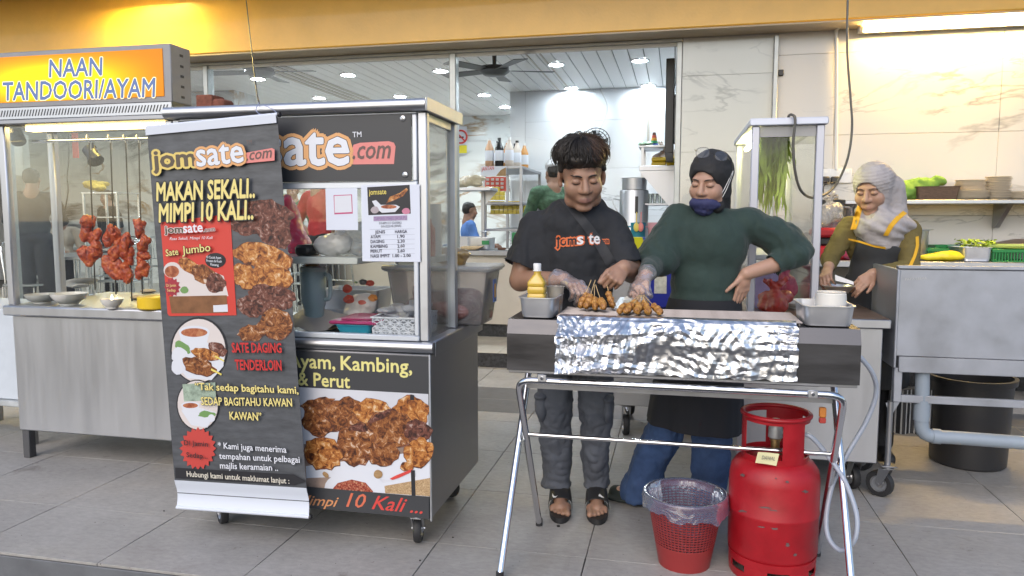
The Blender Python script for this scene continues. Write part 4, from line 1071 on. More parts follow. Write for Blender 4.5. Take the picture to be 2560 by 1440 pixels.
text(sh, '“Tak sedap bagitahu kami,', BY, (494, 972), (751, 982), 17, YT, 0.02, [(INK, 0.05)], up=UPB, lift=lf)
text(sh, 'SEDAP BAGITAHU KAWAN', BY, (509, 1010), (735, 1014), 19, YT, 0.02, [(INK, 0.05)], up=UPB, lift=lf)
text(sh, 'KAWAN”', BY, (580, 1046), (659, 1049), 19, YT, 0.02, [(INK, 0.05)], up=UPB, lift=lf)
text(sh, 'Di Jamin', BY, (466, 1110), (525, 1114), 12, INK, 0.01, up=UPB, lift=lf); text(sh, 'Sedap...', BY, (472, 1140), (524, 1144), 12, INK, 0.01, up=UPB, lift=lf)
text(sh, '* Kami juga menerima', BY, (551, 1118), (721, 1129), 15, WHITE_L, 0.012, [(INK, 0.035)], up=UPB, lift=lf)
text(sh, 'tempahan untuk pelbagai', BY, (554, 1144), (754, 1154), 15, WHITE_L, 0.012, [(INK, 0.035)], up=UPB, lift=lf)
text(sh, 'majlis keramaian ..', BY, (556, 1168), (700, 1174), 15, WHITE_L, 0.012, [(INK, 0.035)], up=UPB, lift=lf)
text(sh, 'Hubungi kami untuk maklumat lanjut :', BY, (473, 1188), (728, 1206), 13, mat('cream_print', (.68, .64, .55), .5), 0.012, up=UPB, lift=lf)
# its string up to the beam
tag(MB().tube(bez([(at(615, -5, 5.6)), at(622, 60, 4.6), at(640, 215, 3.2), at(648, 258, 2.9)], 8), 0.0035, 6).build('hanging_wire', mat('dark_wire', (.05, .045, .05), .5), None, loc=tuple(at(640, 215, 3.2))), 'thin dark wire hanging from the orange beam down to the cart roof', 'wire')
MB().tube(bez([at(648, 256, 2.62), at(640, 275, 2.58), at(655, 287, 2.56), at(690, 287, 2.545), at(684, 275, 2.58), at(660, 262, 2.62)], 6), 0.0016, 5).build('tie_string', mat('blue_string', (.3, .33, .5), .6), ban)
# brick on the roof
p = at(540, 262, 2.85); p.z = 1.7395
br = MB().box((p.x - 0.065, p.y - 0.045, p.z), (p.x + 0.012, p.y + 0.045, p.z + 0.075), 0.004).box((p.x + 0.005, p.y - 0.042, p.z + 0.001), (p.x + 0.062, p.y + 0.042, p.z + 0.057), 0.009)
tag(br.build('broken_brick', mat('clay_brick', (.2, .07, .045), .9, var=.35, vscale=50, bump=.8, bscale=120), None, loc=tuple(p)), 'broken red brown brick lying on the satay cart roof', 'brick')
# ------------------------------------------------------------ satay grill on its folding stand
GSTEEL = mat('smoked_steel', (0.10, 0.10, 0.108), 0.38, 1.0, var=0.15, vscale=4, bump=0.03, stretch=(1, 1, 5), rvar=0.08)
gr = thing('satay_grill', 'long steel satay grill on a folding tube stand', 'grill', (0, 2.78, 0))
gx0, gx1, gy0, gy1 = -0.60, 0.607, 2.62, 2.95
def gsec(x): return [(x, gy0, .744), (x, gy0, .879), (x, gy0 + .02, .93), (x, gy0 + .09, .93), (x, gy0 + .09, .905), (x, gy1 - .05, .905), (x, gy1 - .05, .93), (x, gy1, .93), (x, gy1, .744)]
def gend(x): return [(x, gy0, .744), (x, gy0, .879), (x, gy0 + .02, .93), (x, gy1, .93), (x, gy1, .744)]
fb_ = MB().prism([(x_, y_, z_) for x_, y_, z_ in [(-0.41, gy0, .744), (-0.41, gy0, .879), (-0.41, gy0 + .02, .93), (-0.41, gy0 + .03, .93), (-0.41, gy0 + .03, .744)]], (0.82, 0, 0)).build('fire_box', GSTEEL, gr, ang=10)
MB().box((-0.41, gy0 + 0.031, .744), (0.41, gy1, .80)).build('coal_tray', mat('ash_black', (0.05, 0.045, 0.04), 0.9, var=0.6, vscale=60, bump=0.8), gr)
MB().box((-0.41, gy1 - .012, .80), (0.41, gy1, .93)).build('rear_plate', GSTEEL, gr)
for a, b in ((gx0, -0.4105), (0.4105, gx1)): MB().prism(gend(a), (b - a, 0, 0)).build('end_shelf', GSTEEL, gr, ang=10)
MB().box((gx0 + 0.005, gy0 + 0.008, .732), (gx1 - 0.005, gy1 - 0.005, .7435), 0.002).build('base_plate', STEEL_D, gr)
HEAT = mat('heat_tinted_steel', (0.26, 0.235, 0.225), 0.38, 1.0, var=0.35, vscale=14, rvar=0.1)
gt = MB().tube([(-0.42, gy0 + 0.028, .944), (0.425, gy0 + 0.028, .944)], 0.0032, 6).build('grate_bar', HEAT, gr)
for i in range(1, 15): piece(gt, gr, (0, 2.78, 0) if False else (0, 2.78 + 0.0195 * i, 0))
for x in (-0.41, -0.2, 0.0, 0.2, 0.415): MB().tube([(x, gy0 + 0.025, .9375), (x, gy1 - 0.015, .9375)], 0.0032, 6).build('grate_rail', HEAT, gr)
# folding stand
T = 0.0128
def ubend(a, b, c, d, r=0.055):
    a, b, c, d = map(Vector, (a, b, c, d))
    def corner(p, q, s):
        e1, e2 = (p - q).normalized(), (s - q).normalized(); o = q + (e1 + e2) * r; out = []
        for k in range(7):
            w = k / 6; out.append((q + e1 * r) * (1 - w) ** 2 + q * 2 * w * (1 - w) + (q + e2 * r) * w * w)
        return out
    return [a] + corner(a, b, c) + corner(b, c, d) + [d]
u1 = MB().tube(ubend((-0.545, 2.99, 0.012), (-0.555, 2.60, .712), (0.558, 2.60, .712), (0.556, 2.945, 0.012)), T, 14).build('rear_footed_frame', CHROME, gr)
u2 = MB().tube(ubend((-0.597, 2.49, 0.012), (-0.575, 2.935, .715), (0.585, 2.935, .715), (0.592, 2.49, 0.012)), T, 14).build('front_footed_frame', CHROME, gr)
for f, pts in ((u1, ((-0.545, 2.99), (0.556, 2.945))), (u2, ((-0.597, 2.49), (0.592, 2.49)))):
    for x, y in pts: MB().cyl((x, y, 0.0), (x, y, 0.03), 0.0145, 12).build('rubber_foot', RUBBER, f)
MB().tube([(-0.552, 2.735, .470), (0.556, 2.73, .470)], 0.0085, 12).build('cross_tube', CHROME, gr)
MB().box((-0.53, 2.645, .672), (0.53, 2.65, .712), 0.001).build('flat_brace', STEEL_D, gr)
MB().box((-0.53, 2.90, .672), (0.53, 2.905, .712), 0.001).build('flat_brace', STEEL_D, gr)
for u, v in ((1355, 945), (2032, 985)):
    p = at(u, v, 2.585); c = MB().box((p.x - 0.016, 2.5815, p.z - 0.013), (p.x + 0.016, 2.5855, p.z + 0.013), 0.002).build('clamp_plate', STEEL, gr)
    MB().cyl((p.x, 2.5815, p.z), (p.x, 2.575, p.z), 0.006, 10).build('wing_nut', CHROME, c)
p = at(2057, 1018, 2.66)
tp = MB().box((p.x - 0.011, 2.65, p.z - 0.035), (p.x + 0.011, 2.668, p.z), 0.003).build('burner_tap', mat('orange_tap', (.55, .2, .04), .4), gr)
MB().box((p.x - 0.011, 2.65, p.z - 0.055), (p.x + 0.011, 2.668, p.z - 0.036), 0.003).build('tap_grip', mat('red_tap', (.4, .05, .04), .4), tp)
# crumpled foil over the front
FOIL = mat('kitchen_foil', (0.74, 0.75, 0.78), 0.34, 1.0, rvar=0.06, vscale=30)
def foil(s, t):
    x = -0.411 + 0.817 * s
    prof = [(2.672, .9485), (2.640, .946), (2.628, .936), (2.612, .882), (2.612, .80), (2.614, .752)]
    q = t * (len(prof) - 1); i = min(int(q), len(prof) - 2); f = q - i
    return x, prof[i][0] * (1 - f) + prof[i + 1][0] * f, prof[i][1] * (1 - f) + prof[i + 1][1] * f
nu, nv = 230, 84
P = np.array([foil(i / nu, j / nv) for j in range(nv + 1) for i in range(nu + 1)])
S = np.tile(np.linspace(0, 1, nu + 1), nv + 1); Tt = np.repeat(np.linspace(0, 1, nv + 1), nu + 1)
wp = P + 0.012 * np.stack([vnoise(P, 11, 5), vnoise(P, 11, 6), vnoise(P, 11, 7)], 1)
fr_ = np.random.RandomState(4)
d = np.zeros(len(P))
for k in range(20):      # folded creases: sharp-edged triangle waves in random directions
    an = fr_.uniform(0, math.pi); fq = fr_.uniform(8, 46); q = (wp[:, 0] * math.cos(an) + (wp[:, 2] + wp[:, 1]) * math.sin(an)) * fq + fr_.uniform(0, 1)
    loc = np.clip(vnoise(P, fr_.uniform(5, 11), 20 + k) * 3.0 - 0.2, 0, 1)
    d += np.abs(q - np.floor(q) - 0.5) * 2 * loc * fr_.uniform(0.16, 0.5) / (2 * fq)
amp = 0.45 + 0.8 * np.clip((vnoise(P, 5, 3) + 0.35 + 0.7 * np.clip((0.4 - S) * 5, 0, 1)) * 1.3, 0, 1)
face = np.clip((Tt - 0.38) / 0.1, 0, 1)
d = d * amp * (0.3 + 0.7 * face) + (0.003 * vnoise(wp, 10, 77) + 0.0016 * (1 - np.abs(vnoise(wp, 62, 78)) * 2.4) * amp) * face
P[:, 1] -= np.maximum(d, -0.002) + 0.002 + 0.004 * np.exp(-((Tt - 0.66) / 0.03) ** 2)
P[:, 2] += 0.3 * d * (1 - face)
P[:, 0] += (S < 0.004) * (0.006 * vnoise(P, 60, 4)) + (S > 0.996) * 0.006 * vnoise(P, 60, 8)
P[:, 2] += (Tt > 0.995) * 0.006 * vnoise(P, 40, 9)
mb = MB(); w = nu + 1
mb.add([tuple(p) for p in P], [(j * w + i, j * w + i + 1, (j + 1) * w + i + 1, (j + 1) * w + i) for j in range(nv) for i in range(nu)])
tag(mb.build('foil_sheet', FOIL, None, loc=(0, 2.61, .75), ang=7, fix=False), 'crumpled silver kitchen foil wrapped over the front of the grill', 'foil')

# satay on the grate
SATAY = meat('grilled_satay', [(0.10, 0.035, 0.012), (0.32, 0.13, 0.03), (0.50, 0.25, 0.06), (0.58, 0.33, 0.1)], 60, 0.38, 0.4)
def satay(tip, end, sd, label, n=3, r=0.0135):
    tip, end = Vector(tip), Vector(end); dr = (end - tip).normalized()
    t = thing('satay_stick', label, 'satay', tuple(tip), 'satay sticks on the grill')
    MB().tube([tip, end], 0.0014, 5).build('bamboo_stick', WOOD, t)
    rr = random.Random(sd); pr = []
    for i in range(n):
        c = tip + dr * (0.012 + 0.021 * i); R = Vector((0, 0, 1)).rotation_difference(dr).to_matrix()
        pr.append(el(c + Vector((rr.uniform(-.003, .003), 0, rr.uniform(-.002, .003))), (r * rr.uniform(.85, 1.2), r * rr.uniform(.8, 1.05), 0.0165), R @ rotm('Z', rr.uniform(0, 90)) @ rotm('X', rr.uniform(-22, 22))))
    organic('meat', pr, 0.0026, 0.004, SATAY, t, noise=[(0.0022, 120, sd), (0.001, 300, sd + 3)], it=1)
GZ = 0.957
hL = at(1487, 704, 2.86)
for i, (u, v, eu, ev, l) in enumerate([(1451, 757, 1478, 700, 'leftmost satay stick under the man\'s gloved hand'), (1466, 759, 1488, 700, 'satay stick second from the left under the gloved hand'), (1486, 760, 1486, 712, 'satay stick in the middle of the man\'s bunch'),
                                       (1509, 762, 1489, 712, 'satay stick leaning left at the right side of the man\'s bunch'), (1531, 757, 1517, 712, 'single satay stick held up by the man\'s bare hand')]):
    tp_ = atz(u, v + 10, GZ + 0.006)
    satay(tp_, at(eu, ev, 2.885), 50 + i, l, 3)
for i, (u, v, l) in enumerate([(1545, 771, 'leftmost satay stick of the woman\'s fan'), (1566, 772, 'second satay stick of the woman\'s fan'), (1594, 773, 'middle satay stick of the woman\'s fan'), (1622, 775, 'fourth satay stick of the woman\'s fan, pointing right'), (1650, 772, 'rightmost satay stick of the woman\'s fan, lying flattest')]):
    tp_ = atz(u, v, GZ + 0.004)
    if tp_.y > 2.76 or tp_.y < 2.66: tp_ = at(u, v, 2.69); tp_.z = GZ + 0.004
    satay(tp_, at(1604 + 3 * (i - 2), 738, 2.84), 70 + i, l, 3, 0.0145)
for i, (u, l) in enumerate([(1580, 'half hidden satay stick lying behind the woman\'s fan, left'), (1612, 'half hidden satay stick lying behind the woman\'s fan, right')]):
    tp_ = at(u, 758, 2.77); tp_.z = GZ + 0.012
    satay(tp_, at(1604 + 3 * i, 738, 2.86), 90 + i, l, 2, 0.013)

# deep trays on the grill shelves
TRAY = mat('pressed_steel', (0.72, 0.73, 0.76), 0.36, 0.8, var=0.06, vscale=8, rvar=0.06)
def rrect(x0, x1, y0, y1, r, n=5):
    out = []
    for cx, cy, a0 in ((x1 - r, y1 - r, 0), (x0 + r, y1 - r, 90), (x0 + r, y0 + r, 180), (x1 - r, y0 + r, 270)):
        for k in range(n + 1):
            w = math.radians(a0 + 90 * k / n); out.append((cx + r * math.cos(w), cy + r * math.sin(w)))
    return out
def pan(x0, x1, y0, y1, z, h, r=0.03, flare=0.006, th=0.0025, rim=0.006):
    """rounded rectangular tray as one closed shell"""
    rows = []
    def ring(i, zz): rows.append([(x, y, zz) for x, y in rrect(x0 + i, x1 - i, y0 + i, y1 - i, max(r - i * .5, .004))])
    ring(flare + 0.012, z); ring(flare + 0.003, z + 0.004); ring(flare, z + 0.016); ring(0, z + h - 0.001); ring(-rim, z + h); ring(-rim, z + h + 0.003); ring(0.001, z + h + 0.003)
    ring(flare + th, z + 0.018); ring(flare + th + 0.004, z + 0.008); ring(flare + 0.016, z + 0.004)
    mb = MB(); n = len(rows[0]); vs = [p for rw in rows for p in rw]; fs = []
    for j in range(len(rows) - 1):
        for i in range(n): fs.append((j * n + i, j * n + (i + 1) % n, (j + 1) * n + (i + 1) % n, (j + 1) * n + i))
    fs.append(tuple(range(n))); fs.append(tuple((len(rows) - 1) * n + i for i in range(n)))
    return mb.add(vs, fs)
tag(pan(-0.562, -0.428, 2.65, 2.86, .9315, .075).build('deep_tray', TRAY, None, loc=(-0.49, 2.75, .9315)), 'deep steel tray on the left grill shelf holding the yellow bottle', 'tray', 'deep steel trays on the grill')
tag(pan(0.428, 0.592, 2.65, 2.88, .9315, .07).build('deep_tray', TRAY, None, loc=(0.51, 2.76, .9315)), 'deep steel tray on the right grill shelf with an upturned tub in it', 'tray', 'deep steel trays on the grill')
# oil bottle
p = at(1343, 745, 2.735); p.z = .9358
bt_ = thing('oil_bottle', 'square ribbed bottle of yellow marinade with white cap in the left tray', 'bottle', tuple(p))
OIL = mat('yellow_oil', (0.78, 0.52, 0.07), 0.18, trans=0.25, coat=0.4)
rows = []
for i, z in enumerate([0, .004, .012, .02, .024, .028, .042, .046, .05, .064, .068, .072, .086, .09, .094, .104, .128, .134, .14]):
    if z < .1: r = .033 - (.0026 if i in (4, 7, 10, 13) else 0) - (.004 if i == 0 else 0)
    else: r = .033 if z < .106 else (.0135 if z > .126 else .033)
    rows.append([(p.x + x, p.y + y, p.z + z * 1.2) for x, y in rrect(-r, r, -r, r, r * (.25 if z < .11 else .95), 3)])
n = len(rows[0]); bm_ = MB()
bm_.add([q for rw in rows for q in rw], [(j * n + i, j * n + (i + 1) % n, (j + 1) * n + (i + 1) % n, (j + 1) * n + i) for j in range(len(rows) - 1) for i in range(n)] + [tuple(range(n)), tuple((len(rows) - 1) * n + i for i in range(n))])
bm_.build('bottle_body', OIL, bt_)
MB().lathe([(0.0165, .166), (0.0165, .169), (0.0148, .170), (0.0150, .192), (0.013, .195), (0, .195)], p, 20).build('cap', WHITE_P, bt_)
# sauce tub
p = at(1388, 745, 2.80); p.z = .9358
tb = thing('sauce_tub', 'clear plastic tub half full of orange sauce behind the bottle', 'tub', tuple(p))
MB().lathe([(0, 0), (0.026, 0), (0.034, .10), (0.036, .101), (0.036, .104), (0.033, .103), (0.025, .002), (0, .002)], p, 24).build('tub_wall', thin_film('clear_plastic', (0.95, 0.95, 0.93), 0.05, 0.1, milk=0.3, milkcol=(.8, .76, .7)), tb)
MB().lathe([(0, 0.003), (0.0245, 0.003), (0.0295, .055), (0, .056)], p, 24).build('sauce', mat('orange_sauce', (.55, .2, .03), .3), tb)
p = Vector((0.535, 2.77, .9358))
ut = thing('upturned_tub', 'white upturned plastic tub standing in the right grill tray', 'tub', tuple(p))
MB().lathe([(0.053, 0), (0.056, .004), (0.05, .10), (0.046, .104), (0.02, .102), (0, .102)], p, 28).build('tub_shell', mat('milky_plastic', (.72, .70, .66), .35), ut)
MB().lathe([(0.040, .1035), (0.047, .1035), (0.049, .107), (0.038, .107)], p, 28, closed=True).build('tub_rim', mat('milky_plastic', (.72, .70, .66), .35), ut)

# ------------------------------------------------------------ gas cylinder
gp = Vector((0.368, 2.785, 0))
GRED = mat('red_enamel', (0.34, 0.006, 0.013), 0.42, var=0.22, vscale=9, rvar=0.14, bump=0.06, bscale=90, wear=(.13, .05, .045), wearscale=26, wearat=.70)
gas = thing('gas_cylinder', 'scuffed red gas cylinder with a pale note stuck on its shoulder', 'gas cylinder', tuple(gp))
MB().lathe([(0, .05), (.10, .052), (.145, .07), (.158, .10), (.1585, .235), (.1600, .238), (.1600, .246), (.1585, .249), (.158, .36), (.152, .395), (.135, .42), (.105, .438), (.05, .447), (.02, .449), (0, .449)], gp, 48).build('tank', GRED, gas, ang=60)
fr = MB(); N = 60
def arc(mb, r0, r1, z0, z1, a0, a1, th=0.004, n=8):
    vs, fs = [], []
    for i in range(n + 1):
        w = math.radians(a0 + (a1 - a0) * i / n); c, s = math.cos(w), math.sin(w)
        for (r, z) in ((r0, z0), (r1, z1), (r1 - th, z1), (r0 - th, z0)): vs.append((gp.x + r * c, gp.y + r * s, z))
    for i in range(n):
        for k in range(4): fs.append((i * 4 + k, i * 4 + (k + 1) % 4, (i + 1) * 4 + (k + 1) % 4, (i + 1) * 4 + k))
    fs.append((0, 1, 2, 3)); fs.append(tuple(n * 4 + k for k in range(4)))
    mb.add(vs, fs)
arc(fr, .150, .153, .0, .030, 0, 359.9, n=48); arc(fr, .153, .156, .0545, .085, 0, 359.9, n=48)
for k in range(6): arc(fr, .153, .153, .0301, .0544, 60 * k - 88 + 14, 60 * k - 88 + 46, n=6)
fr.build('foot_ring', GRED, gas)
co = MB()
arc(co, .117, .1175, .432, .585, -85, -42, .004); arc(co, .117, .1175, .432, .585, 158, 202, .004); arc(co, .117, .1175, .432, .585, 30, 100, .004)
arc(co, .1168, .117, .43, .452, 0, 359.9, n=40); arc(co, .1172, .1175, .575, .59, 0, 359.9, n=40)
col = co.build('collar', GRED, gas)
ringp = [(gp.x + .117 * math.cos(2 * math.pi * k / 40), gp.y + .117 * math.sin(2 * math.pi * k / 40), .594) for k in range(40)]
MB().tube(ringp, .0085, 10, closed=True).build('collar_rim', GRED, col)
va = MB().lathe([(0.03, .448), (0.03, .456), (0.016, .458), (0.016, .49), (0.02, .492), (0.02, .50), (0, .50)], gp, 18).build('valve', mat('brass', (.35, .25, .12), .4, .9, var=.2), gas)
MB().lathe([(0.022, .501), (0.026, .505), (0.026, .535), (0.02, .555), (0.014, .56), (0.014, .572), (0, .574)], gp, 18).build('regulator', mat('grey_cast', (.35, .36, .37), .45, .4), va)
MB().cyl(gp + Vector((0.02, -0.005, .525)), gp + Vector((0.075, -0.02, .52)), 0.009, 10).build('outlet_spout', mat('grey_cast', (.35, .36, .37), .45, .4), va)
def onshoulder(u, v, lift=0.0012):
    q = np.array(_ray(u, v)); best = None
    for t in np.linspace(2.4, 3.0, 2400):
        w = q * t / q[1]; X = np.array([w[0] - gp.x, w[1] - gp.y]); r = np.linalg.norm(X); z = CAM_H + w[2]
        R = np.interp(z, [.2, .36, .395, .42, .438, .447], [.1585, .158, .152, .135, .105, .05])
        if r <= R + lift and z < .447: return Vector((w[0], w[1], z))
    return Vector((w[0], w[1], z))
na, nb_, nc_, nd = at(1895, 1130, 2.662), at(1948, 1135, 2.662), at(1941, 1165, 2.655), at(1888, 1157, 2.655)
def npt(a, b): return (na * (1 - a) + nb_ * a) * (1 - b) + (nd * (1 - a) + nc_ * a) * b + Vector((0, .004 * math.sin(3 * a), 0))
nt = MB().sheet(npt, 8, 4, (0, .0006, 0)).build('sticky_note', mat('pale_note', (.66, .62, .36), .7), gas)
text(nt, 'DANIAL', 2.655, (1904, 1147), (1937, 1151), 9, DK, 0.0, shear=0.2, lift=0.003)
SCUF = mat('bare_scuff', (.16, .10, .10), .6, .3)
for i, (u, v, ru, rv) in enumerate([(1912, 1269, 14, 2.2), (1933, 1276, 12, 1.6), (1856, 1278, 9, 3), (1936, 1322, 10, 2.4), (1905, 1318, 9, 2), (1969, 1362, 5, 4), (1856, 1188, 5, 4), (1940, 1196, 3, 2), (1968, 1205, 5, 3), (2014, 1229, 8, 4), (1988, 1387, 4, 4)]):
    def onside(u, v):
        q = np.array(_ray(u, v)); A = q[0] ** 2 + q[1] ** 2; B = -2 * (q[0] * gp.x + q[1] * gp.y); C_ = gp.x ** 2 + gp.y ** 2 - .1596 ** 2
        t = (-B - math.sqrt(max(B * B - 4 * A * C_, 0))) / (2 * A); return Vector(q * t) + Vector((0, 0, CAM_H))
    MB().face([onside(*q) for q in blob(u, v, ru, rv, 12, .4, .1, i)]).build('scuff', SCUF, gas, ang=0, fix=False)
# hose
HOSE = mat('milky_hose', (.50, .56, .68), .28, trans=.35)
hp = [gp + Vector((0.075, -0.02, .52)), at(2025, 1090, 2.74), at(2062, 1130, 2.74), at(2092, 1170, 2.72), at(2118, 1215, 2.70), at(2142, 1290, 2.66), at(2136, 1350, 2.64), at(2103, 1376, 2.66), at(2072, 1345, 2.70), at(2066, 1290, 2.74), at(2082, 1210, 2.78), at(2118, 1135, 2.80), at(2165, 1055, 2.82), at(2190, 985, 2.82), at(2182, 935, 2.80), at(2150, 893, 2.79), at(2130, 885, 2.79)]
for q in hp: q.z = max(q.z, .009)
tag(MB().tube(bez(hp, 8), .0085, 10).build('gas_hose', HOSE, None, loc=tuple(hp[0]), ang=180), 'milky blue gas hose looping from the red cylinder up to the grill', 'hose')

# ------------------------------------------------------------ waste basket with liner
kp = Vector((0.053, 2.775, 0))
BRED = mat('red_basket_plastic', (0.27, 0.028, 0.028), 0.4, var=0.06)
wb = thing('waste_basket', 'red perforated plastic waste basket beside the gas cylinder', 'waste basket', tuple(kp))
def bw_r(z): return .095 + .048 * z / .265
nc, nr = 108, 26
vs, fs = [], []
for j in range(nr * 2 + 1):
    z = .265 * j / (nr * 2)
    for i in range(nc):
        w = 2 * math.pi * (i + (0.25 if i % 2 else -0.25)) / nc; r = bw_r(z)
        vs.append((kp.x + r * math.cos(w), kp.y + r * math.sin(w), z))
for j in range(nr * 2):
    for i in range(nc):
        if j > 15 and j < nr * 2 - 4 and (j % 2 == 1) and (i % 2 == 0): continue
        fs.append((j * nc + i, j * nc + (i + 1) % nc, (j + 1) * nc + (i + 1) % nc, (j + 1) * nc + i))
fs.append(tuple(range(nc)))
bk = MB().add(vs, fs).build('basket_wall', BRED, wb, fix=False)
sm = bk.modifiers.new('thickness', 'SOLIDIFY'); sm.thickness = 0.0022; sm.offset = -1
MB().lathe([(.142, .262), (.151, .262), (.152, .272), (.142, .272)], kp, 48, closed=True).build('basket_rim', BRED, wb)
LIN = thin_film('blue_liner', (0.62, 0.70, 0.86), 0.10, 0.18, milk=0.25, milkcol=(.42, .5, .74), wrinkle=0.25, wscale=18)
def liner(s, t):
    w = 2 * math.pi * s; n1 = math.sin(7 * w + 1) * .5 + math.sin(13 * w) * .3 + math.sin(23 * w + 2) * .2
    if t < .45:
        f = t / .45; z = .06 + .215 * f; r = bw_r(z) - .008 - .006 * (n1 + 1) * (1 - f * .4)
    elif t < .55: f = (t - .45) / .1; z = .275 + .004 * math.sin(f * math.pi); r = .138 + .018 * f
    else: f = (t - .55) / .45; z = .277 - (.045 + .012 * n1 + .018 * math.sin(w + 2.4)) * f; r = .156 + .008 * f + .005 * n1 * f
    return (kp.x + r * math.cos(w), kp.y + r * math.sin(w), z)
tag(MB().grid(liner, 120, 26).build('bin_liner', LIN, None, loc=tuple(kp), ang=180, fix=False), 'pale blue bin liner folded over the rim of the red basket', 'bin liner')
rr = random.Random(3)
tr_ = organic('trash', [el(kp + Vector((rr.uniform(-.05, .05), rr.uniform(-.05, .05), .15 + rr.uniform(0, .03))), (.045, .04, .03), rotm('Z', rr.uniform(0, 180))) for _ in range(7)], .006, .01, thin_film('crumpled_film', (.85, .87, .92), .15, .15, milk=.45, milkcol=(.6, .63, .7), wrinkle=.8, wscale=50), None, loc=tuple(kp + Vector((0, 0, .13))), noise=[(.008, 40, 2), (.004, 90, 5)])
tag(tr_, 'crumpled clear wrapping lying inside the red waste basket', 'rubbish')

# ------------------------------------------------------------ wheeled prep cabinet with the vegetable showcase (right)
pc_ = thing('prep_cabinet', 'steel prep cabinet on castors with a worn brown top, right of the cylinder', 'cabinet', (.62, 4.0, 0))
MB().box((.30, 3.625, .165), (.93, 4.58, .80), .005).build('body', STEEL, pc_)
MB().box((.28, 3.60, .801), (.955, 4.60, .842), .004).build('worktop_edge', STEEL, pc_)
MB().box((.285, 3.605, .8425), (.95, 4.595, .8455), .001).build('worktop', mat('worn_brown_top', (.13, .09, .07), .4, var=.4, vscale=7), pc_)
for x, y, a in ((.86, 3.72, .3), (.37, 3.72, 1.2), (.86, 4.48, .8), (.37, 4.48, .2)): castor(pc_, (x, y, .164), .058, .032, a)
pt_ = thing('prep_table', 'low steel table on castors behind the two cooks', 'table', (-.05, 4.6, 0))
MB().box((-.36, 4.30, .735), (.26, 4.95, .775), .004).build('table_top', STEEL, pt_)
MB().box((-.345, 4.32, .20), (.24, 4.92, .734), .004).build('body', STEEL, pt_)
for x, y, a in ((-.27, 4.38, .2), (.18, 4.38, .7), (-.27, 4.85, .4), (.18, 4.85, .1)): castor(pt_, (x, y, .199), .062, .034, a, True)
p = at(1650, 800, 4.40); p.z = .776
bc = thing('blue_container', 'blue plastic container with a peeling white label between the cooks', 'container', tuple(p))
MB().box((p.x - .09, p.y - .06, p.z), (p.x + .11, p.y + .08, p.z + .26), .012).build('body', mat('royal_blue', (.02, .03, .28), .35), bc)
MB().box((p.x - .095, p.y - .065, p.z + .261), (p.x + .115, p.y + .085, p.z + .285), .006).build('lid', mat('sky_blue_lid', (.08, .16, .5), .35), bc)
MB().box((p.x - .035, p.y - .0622, p.z + .09), (p.x + .035, p.y - .0606, p.z + .19)).build('label', mat('dirty_label', (.55, .55, .48), .7, var=.3, vscale=30), bc)
p = at(1590, 790, 4.42); p.z = .776
sk = MB()
for k in range(4): sk.box((p.x - .06 - .004 * k, p.y - .08, p.z + .006 * k + .001), (p.x + .09 - .003 * k, p.y + .1, p.z + .006 * k + .006), .001)
tag(MB().box((p.x - .07, p.y - .08, p.z + .001), (p.x + .08, p.y + .1, p.z + .05), .004).build('paper_stack', mat('white_paper', (.62, .62, .60), .8, var=.1), None, loc=tuple(p)), 'stack of white wrapping paper on the table beside the blue container', 'paper stack')

SH_M = mat('showcase_alu', (.48, .49, .55), .4, .5)
vc = thing('vegetable_showcase', 'aluminium framed glass showcase of green vegetables on the prep cabinet', 'showcase', (.48, 4.0, .846))
vx0, vx1, vy0, vy1, vz0, vz1 = .33, .645, 3.615, 4.57, .847, 1.72
for x in (vx0, vx1 - .035):
    for y in (vy0, vy1 - .035): MB().box((x, y, vz0), (x + .035, y + .035, vz1), .004).build('post', SH_M, vc)
MB().box((vx0 - .012, vy0 - .015, vz1 + .001), (vx1 + .012, vy0 + .05, vz1 + .034), .004).build('top_rail', mat('showcase_white', (.6, .63, .72), .4, .2), vc)
MB().box((vx0 - .012, vy0 + .051, vz1 + .001), (vx1 + .012, vy1, vz1 + .03), .003).build('roof', SH_M, vc)
MB().box((vx0 + .036, vy0 + .012, vz1 - .05), (vx1 - .036, vy0 + .016, vz1), .001).build('valance', thin_film('taped_plastic', (.9, .9, .9), .1, .25, milk=.45, milkcol=(.6, .6, .65)), vc)
MB().box((vx0 + .036, vy0 + .02, vz0 + .02), (vx1 - .036, vy0 + .024, vz1 - .051)).build('glass_pane', GLASS, vc)
for x in (vx0 + .012, vx1 - .016): MB().box((x, vy0 + .036, vz0 + .02), (x + .004, vy1 - .036, vz1)).build('glass_pane', GLASS, vc)
MB().box((vx0 + .036, vy0 + .1, 1.10), (vx1 - .036, vy1 - .04, 1.125), .003).build('shelf', SH_M, vc)
MB().cyl((vx0 + .05, vy0 + .3, vz1 - .03), (vx0 + .05, vy1 - .1, vz1 - .03), .012, 10).build('lamp_tube', glow('veg_lamp', (1.0, .92, .4), 90), vc)
LEAF = mat('green_leaf', (.33, .46, .05), .5, var=.4, vscale=14, trans=.0)
rr = random.Random(11); gm = MB()
g0 = at(1936, 330, 3.95)
